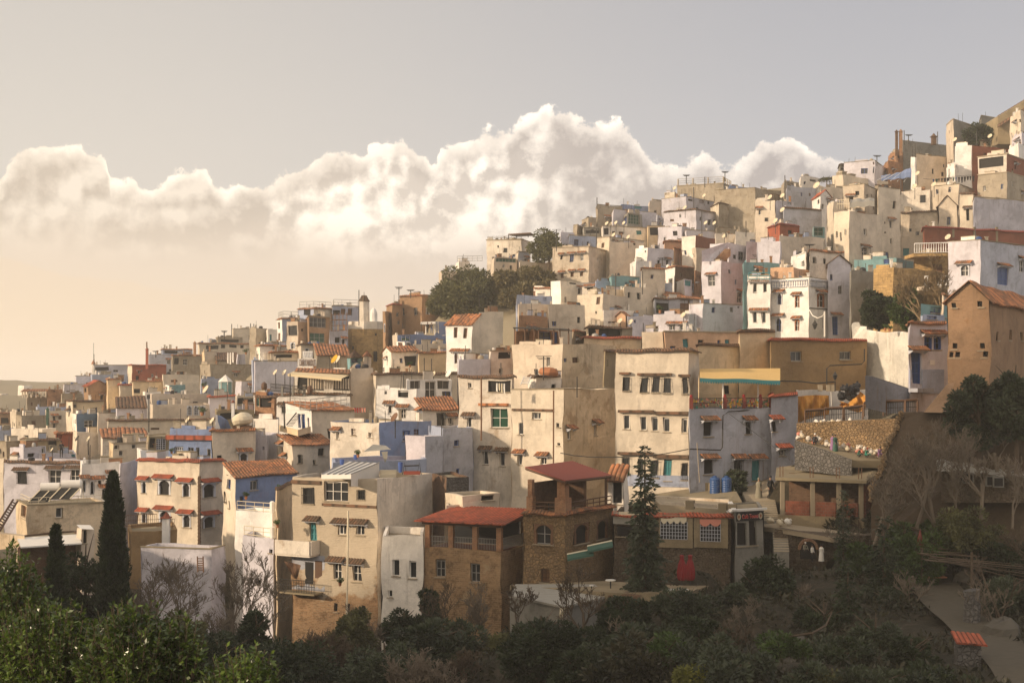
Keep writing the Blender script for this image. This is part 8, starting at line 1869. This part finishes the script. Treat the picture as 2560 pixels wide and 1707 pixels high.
AE = [(1920, 230, [(1250, 445, 355, 252, 'left aerial on the long dark ridge wall', 0), (1557, 445, 365, 252, 'right aerial on the long dark ridge wall', 0), (1350, 575, 475, 241, 'taller pole on the tan house under the ridge', 0), (1325, 580, 500, 241, 'shorter pole on the tan house under the ridge', 0), (1662, 770, 708, 221, 'pole on the lower white annex', 0), (1915, 445, 362, 233, 'pole among the black green shrub', 0),
      (1220, 890, 790, 195, 'pole above the cream tower back block', 0), (1000, 640, 585, 239, 'aerial on the lilac roof room', 1), (1290, 440, 395, 252, 'forked aerial on the ridge wall', 1), (155, 820, 765, 260, 'aerial on the small tan skyline house', 0), (380, 1450, 1400, 170, 'aerial on the stained sawtooth house', 1)]),
      (1280, 400, [(780, 412, 345, 264, 'pole at the left end of the skyline block', 0), (407, 795, 640, 231, 'tall pole by the olive green tree', 1), (775, 780, 625, 239, 'white pole in front of the pale blue house', 0), (1742, 640, 470, 240, 'tall pole beside the grey lilac lower house', 0), (1770, 215, 155, 272, 'pole over the railed skyline terrace', 0), (1600, 180, 140, 272, 'left hooked aerial on the railed skyline house', 1), (1955, 160, 108, 272, 'right hooked aerial on the railed skyline house', 1),
      (1668, 430, 250, 256, 'pole before the big skyline house', 0), (952, 1190, 1040, 196, 'rusty pole on the stained terrace house', 0), (1198, 1180, 1020, 196, 'second rusty pole on the stained terrace house', 0), (2148, 660, 560, 228, 'pole on the long white wall house', 0), (1965, 750, 670, 232, 'pole behind the stained wall', 0), (1380, 990, 900, 210, 'aerial left of the brick cabin', 1), (2250, 970, 870, 200, 'aerial on the lilac grey side block', 1)]),
      (640, 700, [(945, 370, 92, 212, 'tall hooked pole beside the minaret turret', 0), (1312, 135, 65, 248, 'left aerial on the brown kasbah house', 1), (1420, 128, 92, 248, 'square aerial on the brown kasbah house', 1), (1355, 920, 850, 146, 'pole on the glass roof house', 0), (1705, 1365, 1280, 121, 'short pole on the blue grey stepped block', 0), (313, 1170, 860, 158, 'pole behind the restaurant balustrade', 0), (2050, 190, 150, 170, 'aerial above the pale house under the tree', 1),
      (2248, 830, 760, 150, 'thin pole on the cluttered white roof', 0), (1545, 830, 715, 182, 'leaning pole in the yellow courtyard', 0), (1612, 830, 720, 182, 'second pole in the yellow courtyard', 0)]),
      (0, 800, [(1366, 960, 690, 150, 'tall pale lamp pole in the left of town', 0), (862, 385, 312, 330, 'aerial on the corner turret', 0), (2127, 148, 36, 311, 'dark pole at the top of the left ridge', 0), (2300, 75, 30, 310, 'first roof aerial on the far cream block', 0), (2330, 75, 35, 310, 'second roof aerial on the far cream block', 0), (2060, 155, 100, 306, 'low rack aerial at the left ridge', 1), (1430, 310, 285, 311, 'aerial on the pale blue far house', 1), (2085, 690, 590, 188, 'thin aerial before the gazebo', 0)]),
      (1280, 780, [(290, 540, 405, 124, 'T shaped aerial over the white roof hut', 1), (597, 690, 592, 111, 'short hooked pole on the tall cream house', 0), (1205, 150, 100, 176, 'aerial over the tarpaulin roof', 0)])]
for ox, oy, L_ in AE:
    V(ox, oy)
    for x, yb, yt, D, lb, kd in L_: aerial(x, yb, yt, D, lb, 'iron', kd)
# washing and roof clutter
def laundry(label, P, Q, n_, mats, s, hh=.9):
    t = empty('washing_line', P, label, 'washing line'); m = MB(); m.tube([P, Q], .015, 3); m.build('line', 'iron', t); rnd = random.Random(label)
    for i in range(n_): a = P.lerp(Q, (i+.2)/n_); b = P.lerp(Q, (i+.8)/n_); h_ = hh*rnd.uniform(.6, 1.1); m = MB(); m.poly([a, b, b-Vector((0, .05, h_)), a-Vector((0, -.05, h_*.9))]); m.build('garment', rnd.choice(mats), t)
V(1280, 780); laundry('small white washing hung in the corner house gallery', at(-150, 650, 120.5), at(-60, 655, 120.5), 4, ['white', 'cloth'], 1)
V(640, 700); laundry('red and pink washing on the low white terrace', at(900, 1170, 138), at(1010, 1172, 138), 5, ['red', 'pink'], 1, .5)
V(0, 800); laundry('white washing on the far cream terrace', at(2080, 300, 268), at(2150, 295, 268), 3, ['white'], 1, 2.2)
# ================================================================ SACKS, PEOPLE
V(1960, 1060, 5.873)
rnd = random.Random(21)
for i in range(46):
    f = rnd.random(); x = 200+f*1180; y = 200+f*262+rnd.uniform(-45, 30)
    sack(at(x, y, 102-f*2.2+rnd.uniform(-.4, .3)), rnd.uniform(.26, .42), rnd.choice(['bag', 'bag', 'cloth', 'bag', 'pink']), 'stuffed pale sack in the long heap along the ramp', 'pale sacks heaped along the ramp', i)
V(1920, 1000)
for i in range(22):
    x = 430+rnd.random()*330; sack(at(x, 205+rnd.uniform(-14, 14), 104.6+rnd.uniform(0, .8)), rnd.uniform(.2, .36), rnd.choice(['bag', 'white', 'cloth']), 'small white bundle on the ground behind the square fence', 'white bundles behind the fence', i)
for i, (x, y) in enumerate(((30, 1112), (92, 1118), (165, 1112))): sack(at(x, y+12, 96.5), .55, ['cloth', 'cloth', 'white'][i], ['left tan sack at the foot of the stone stair', 'middle tan sack at the foot of the stone stair', 'open white sack right of the two tan sacks'][i], None, i)
def person(label, x, yfoot, D, Hh, top, legs, robe=False, pose='stand', face=0.0, hat=None, hair='black'):
    P = at(x, yfoot, D); t = empty('person', P, label, 'person'); t.rotation_euler = (0, 0, face)
    s = Hh/1.72; kz = 1.0
    sit = pose == 'crouch'
    J = {'pel': (0, 0, .95), 'che': (0, -.01, 1.30), 'nek': (0, 0, 1.48), 'hd': (0, -.01, 1.58), 'hd2': (0, -.01, 1.70)}
    if sit: J = {'pel': (0, .05, .32), 'che': (0, -.12, .65), 'nek': (0, -.18, .82), 'hd': (0, -.20, .92), 'hd2': (0, -.21, 1.04)}
    vs = []; es = []; rr = []
    def add(p, r_, par=None): vs.append(Vector(p)*s); rr.append(r_*s); 
    def j(p, r_, par=None):
        add(p, r_); 
        if par is not None: es.append((par, len(vs)-1))
        return len(vs)-1
    pe = j(J['pel'], .135); ch = j(J['che'], .145, pe); nk = j(J['nek'], .055, ch); h1 = j(J['hd'], .085, nk); h2_ = j(J['hd2'], .075, h1)
    for sg in (-1, 1):
        cx_, cy_, cz_ = J['che']; sh = j((sg*.19, cy_, cz_+.1), .058, ch); bend = .1 if not sit else -.25
        el_ = j((sg*.25, cy_-.03+bend*.3, cz_-.17), .045, sh); wr_ = j((sg*.23, cy_-.16+bend*.5, cz_-.38 if not sit else cz_-.3), .032, el_); pa = j((sg*.22, cy_-.20+bend*.5, (cz_-.45 if not sit else cz_-.34)), .034, wr_)
        for f_, (dx, L_) in enumerate(((-.03, .07), (-.012, .085), (.006, .08), (.022, .065), (.04, .045))): q = vs[pa]/s; k1 = j((q[0]+dx, q[1]-.01, q[2]-.035), .010, pa); k2 = j((q[0]+dx*1.15, q[1]-.03, q[2]-.035-L_*.7), .008, k1)
        hp = j((sg*.095, J['pel'][1], J['pel'][2]-.05), .095, pe)
        if sit: kn = j((sg*.15, -.35, .42), .07, hp); an = j((sg*.12, -.05, .07), .045, kn); ft = j((sg*.13, -.22, .03), .04, an)
        else: kn = j((sg*.11, -.02+.03*sg, .50), .065, hp); an = j((sg*.11, .03+.05*sg, .08), .042, kn); ft = j((sg*.12, -.13+.05*sg, .035), .038, an)
    me = bpy.data.meshes.new('body'); me.from_pydata([tuple(v) for v in vs], es, []); o = bpy.data.objects.new('body', me); COL.objects.link(o); o.parent = t
    md = o.modifiers.new('Skin', 'SKIN'); md.use_smooth_shade = True
    for i, sv in enumerate(me.skin_vertices[0].data): sv.radius = (rr[i], rr[i]); sv.use_root = (i == 0)
    sb = o.modifiers.new('Sub', 'SUBSURF'); sb.levels = 1; sb.render_levels = 1
    bpy.context.view_layer.update(); m2 = bpy.data.meshes.new_from_object(o.evaluated_get(bpy.context.evaluated_depsgraph_get())); o.modifiers.clear(); o.data = m2; m2.name = 'body'
    m2.materials.clear(); [m2.materials.append(MATS[q]) for q in ('skin', top, legs)]
    pz = J['pel'][2]*s; cz = (J['nek'][2]-.02)*s
    for f in m2.polygons:
        c = f.center; hand = abs(c.x) > .2*s and c.z < (J['che'][2]-.36)*s and c.z > (J['che'][2]-.75)*s and c.y < -.1*s
        f.material_index = 0 if (c.z > cz or hand) else (2 if c.z < pz-.02*s else 1)
    if robe:
        m = MB(); zb_ = .05*s; m.lathe((0, 0, 0), [(.30*s, zb_), (.25*s, .6*s), (.20*s, 1.0*s), (.235*s, 1.32*s), (.13*s, 1.47*s)], 14); m.build_local = True
        me3 = m.mesh('robe', top, smooth=True); r_ = bpy.data.objects.new('robe', me3); COL.objects.link(r_); r_.parent = t
    m = MB(); hd = Vector(J['hd2'])*s; m.lathe(hd-Vector((0, -.012*s, .075*s)), [(.085*s, 0), (.098*s, .05*s), (.085*s, .11*s), (.04*s, .145*s), (.005, .15*s)], 10); me3 = m.mesh('hair', hat or hair, smooth=True); r_ = bpy.data.objects.new('headscarf' if hat else 'hair', me3); COL.objects.link(r_); r_.parent = t
    m = MB(); q = Vector(J['hd'])*s
    for sg in (-1, 1): m.lathe(q+Vector((sg*.032*s, -.082*s, .03*s)), [(.012*s, 0), (.012*s, .012*s)], 5)
    m.bx(q.x-.025*s, q.y-.086*s, q.z-.035*s, .05*s, .01*s, .01*s); me3 = m.mesh('facial_features', 'black'); r_ = bpy.data.objects.new('facial_features', me3); COL.objects.link(r_); r_.parent = t
    m = MB(); m.poly([q+Vector((-.012*s, -.08*s, .0)), q+Vector((.012*s, -.08*s, .0)), q+Vector((0, -.108*s, .0))]); m.poly([q+Vector((-.012*s, -.08*s, .0)), q+Vector((0, -.108*s, 0)), q+Vector((0, -.08*s, .04*s))]); m.poly([q+Vector((.012*s, -.08*s, 0)), q+Vector((0, -.08*s, .04*s)), q+Vector((0, -.108*s, 0))]); me3 = m.mesh('nose', 'skin'); r_ = bpy.data.objects.new('nose', me3); COL.objects.link(r_); r_.parent = t
    return t
V(1920, 1000)
person('person in a long grey green robe at the top of the stone stair', -85, 920, 105.2, 1.65, 'robe', 'robe', True, face=1.6, hat='robe')
person('person in dark jacket and trousers right of the robed one on the stair top', 22, 920, 104.8, 1.78, 'black', 'black', False, face=.4)
V(1960, 1060, 5.873)
person('crouching person in a black coat and white cap at the sack heap', 445, 300, 101.0, 1.25, 'black', 'black', False, 'crouch', 2.6, 'white')
person('standing person in a dark purple black coat among the sacks', 715, 400, 100.4, 1.2, 'purple', 'black', True, face=2.0)
person('standing person in dark green right behind the purple black one', 752, 405, 100.2, 1.2, 'green', 'black', True, face=1.0)
person('crouching person in black and bright green by the sacks', 1090, 488, 99.4, 1.1, 'green', 'black', False, 'crouch', 1.0)
person('crouching person in a teal top and red headscarf', 1205, 492, 99.2, 1.1, 'greenc', 'black', False, 'crouch', .6, 'red')
person('sitting person in a lilac jumper at the right end of the sack heap', 1400, 480, 98.9, 1.15, 'purple', 'purple', False, 'crouch', .2)
V(1920, 1000)
person('stooping person in a white shirt before the arched tunnel', 405, 1480, 88.8, 1.05, 'white', 'black', False, face=.8)
person('person wrapped in a long white cloak beside the arched tunnel', 490, 1480, 88.6, 1.05, 'white', 'white', True, face=2.4, hat='black')
person('seated person in the mouth of the arched tunnel', 335, 1392, 89.4, 1.0, 'robe', 'black', False, 'crouch', .3, 'white')
V(0, 800); person('person in black standing on the pale parapet terrace at the left', 563, 1262, 156.5, 1.8, 'black', 'black', False, face=.5)
V(640, 700)
person('left of the two people in black under the white roof slab', 1575, 488, 215, 1.65, 'black', 'black', False, face=.8)
person('right of the two people in black under the white roof slab', 1612, 490, 215, 1.6, 'black', 'bluet', False, face=2.8)
# ================================================================ HAZE
if HAZE > 0:
    m = bpy.data.materials.new('haze'); m.use_nodes = True; m.node_tree.nodes.clear(); k = N(m.node_tree)
    v = k('ShaderNodeVolumePrincipled', {'Color': (1.0, .96, .90, 1), 'Density': HAZE, 'Anisotropy': .0}); k('ShaderNodeOutputMaterial', {'Volume': v.outputs[0]}); MATS['haze'] = m
    q = MB(); q.bx(-9400, -260, -175, 18800, 7400, 242); o = q.build('haze', 'haze'); o['kind'] = 'stuff'
dup = {k_: v for k_, v in LABELS.items() if len(v) > 1 and not all(g for _, g in v)}
if dup: print('DUPLICATE LABELS', dup)
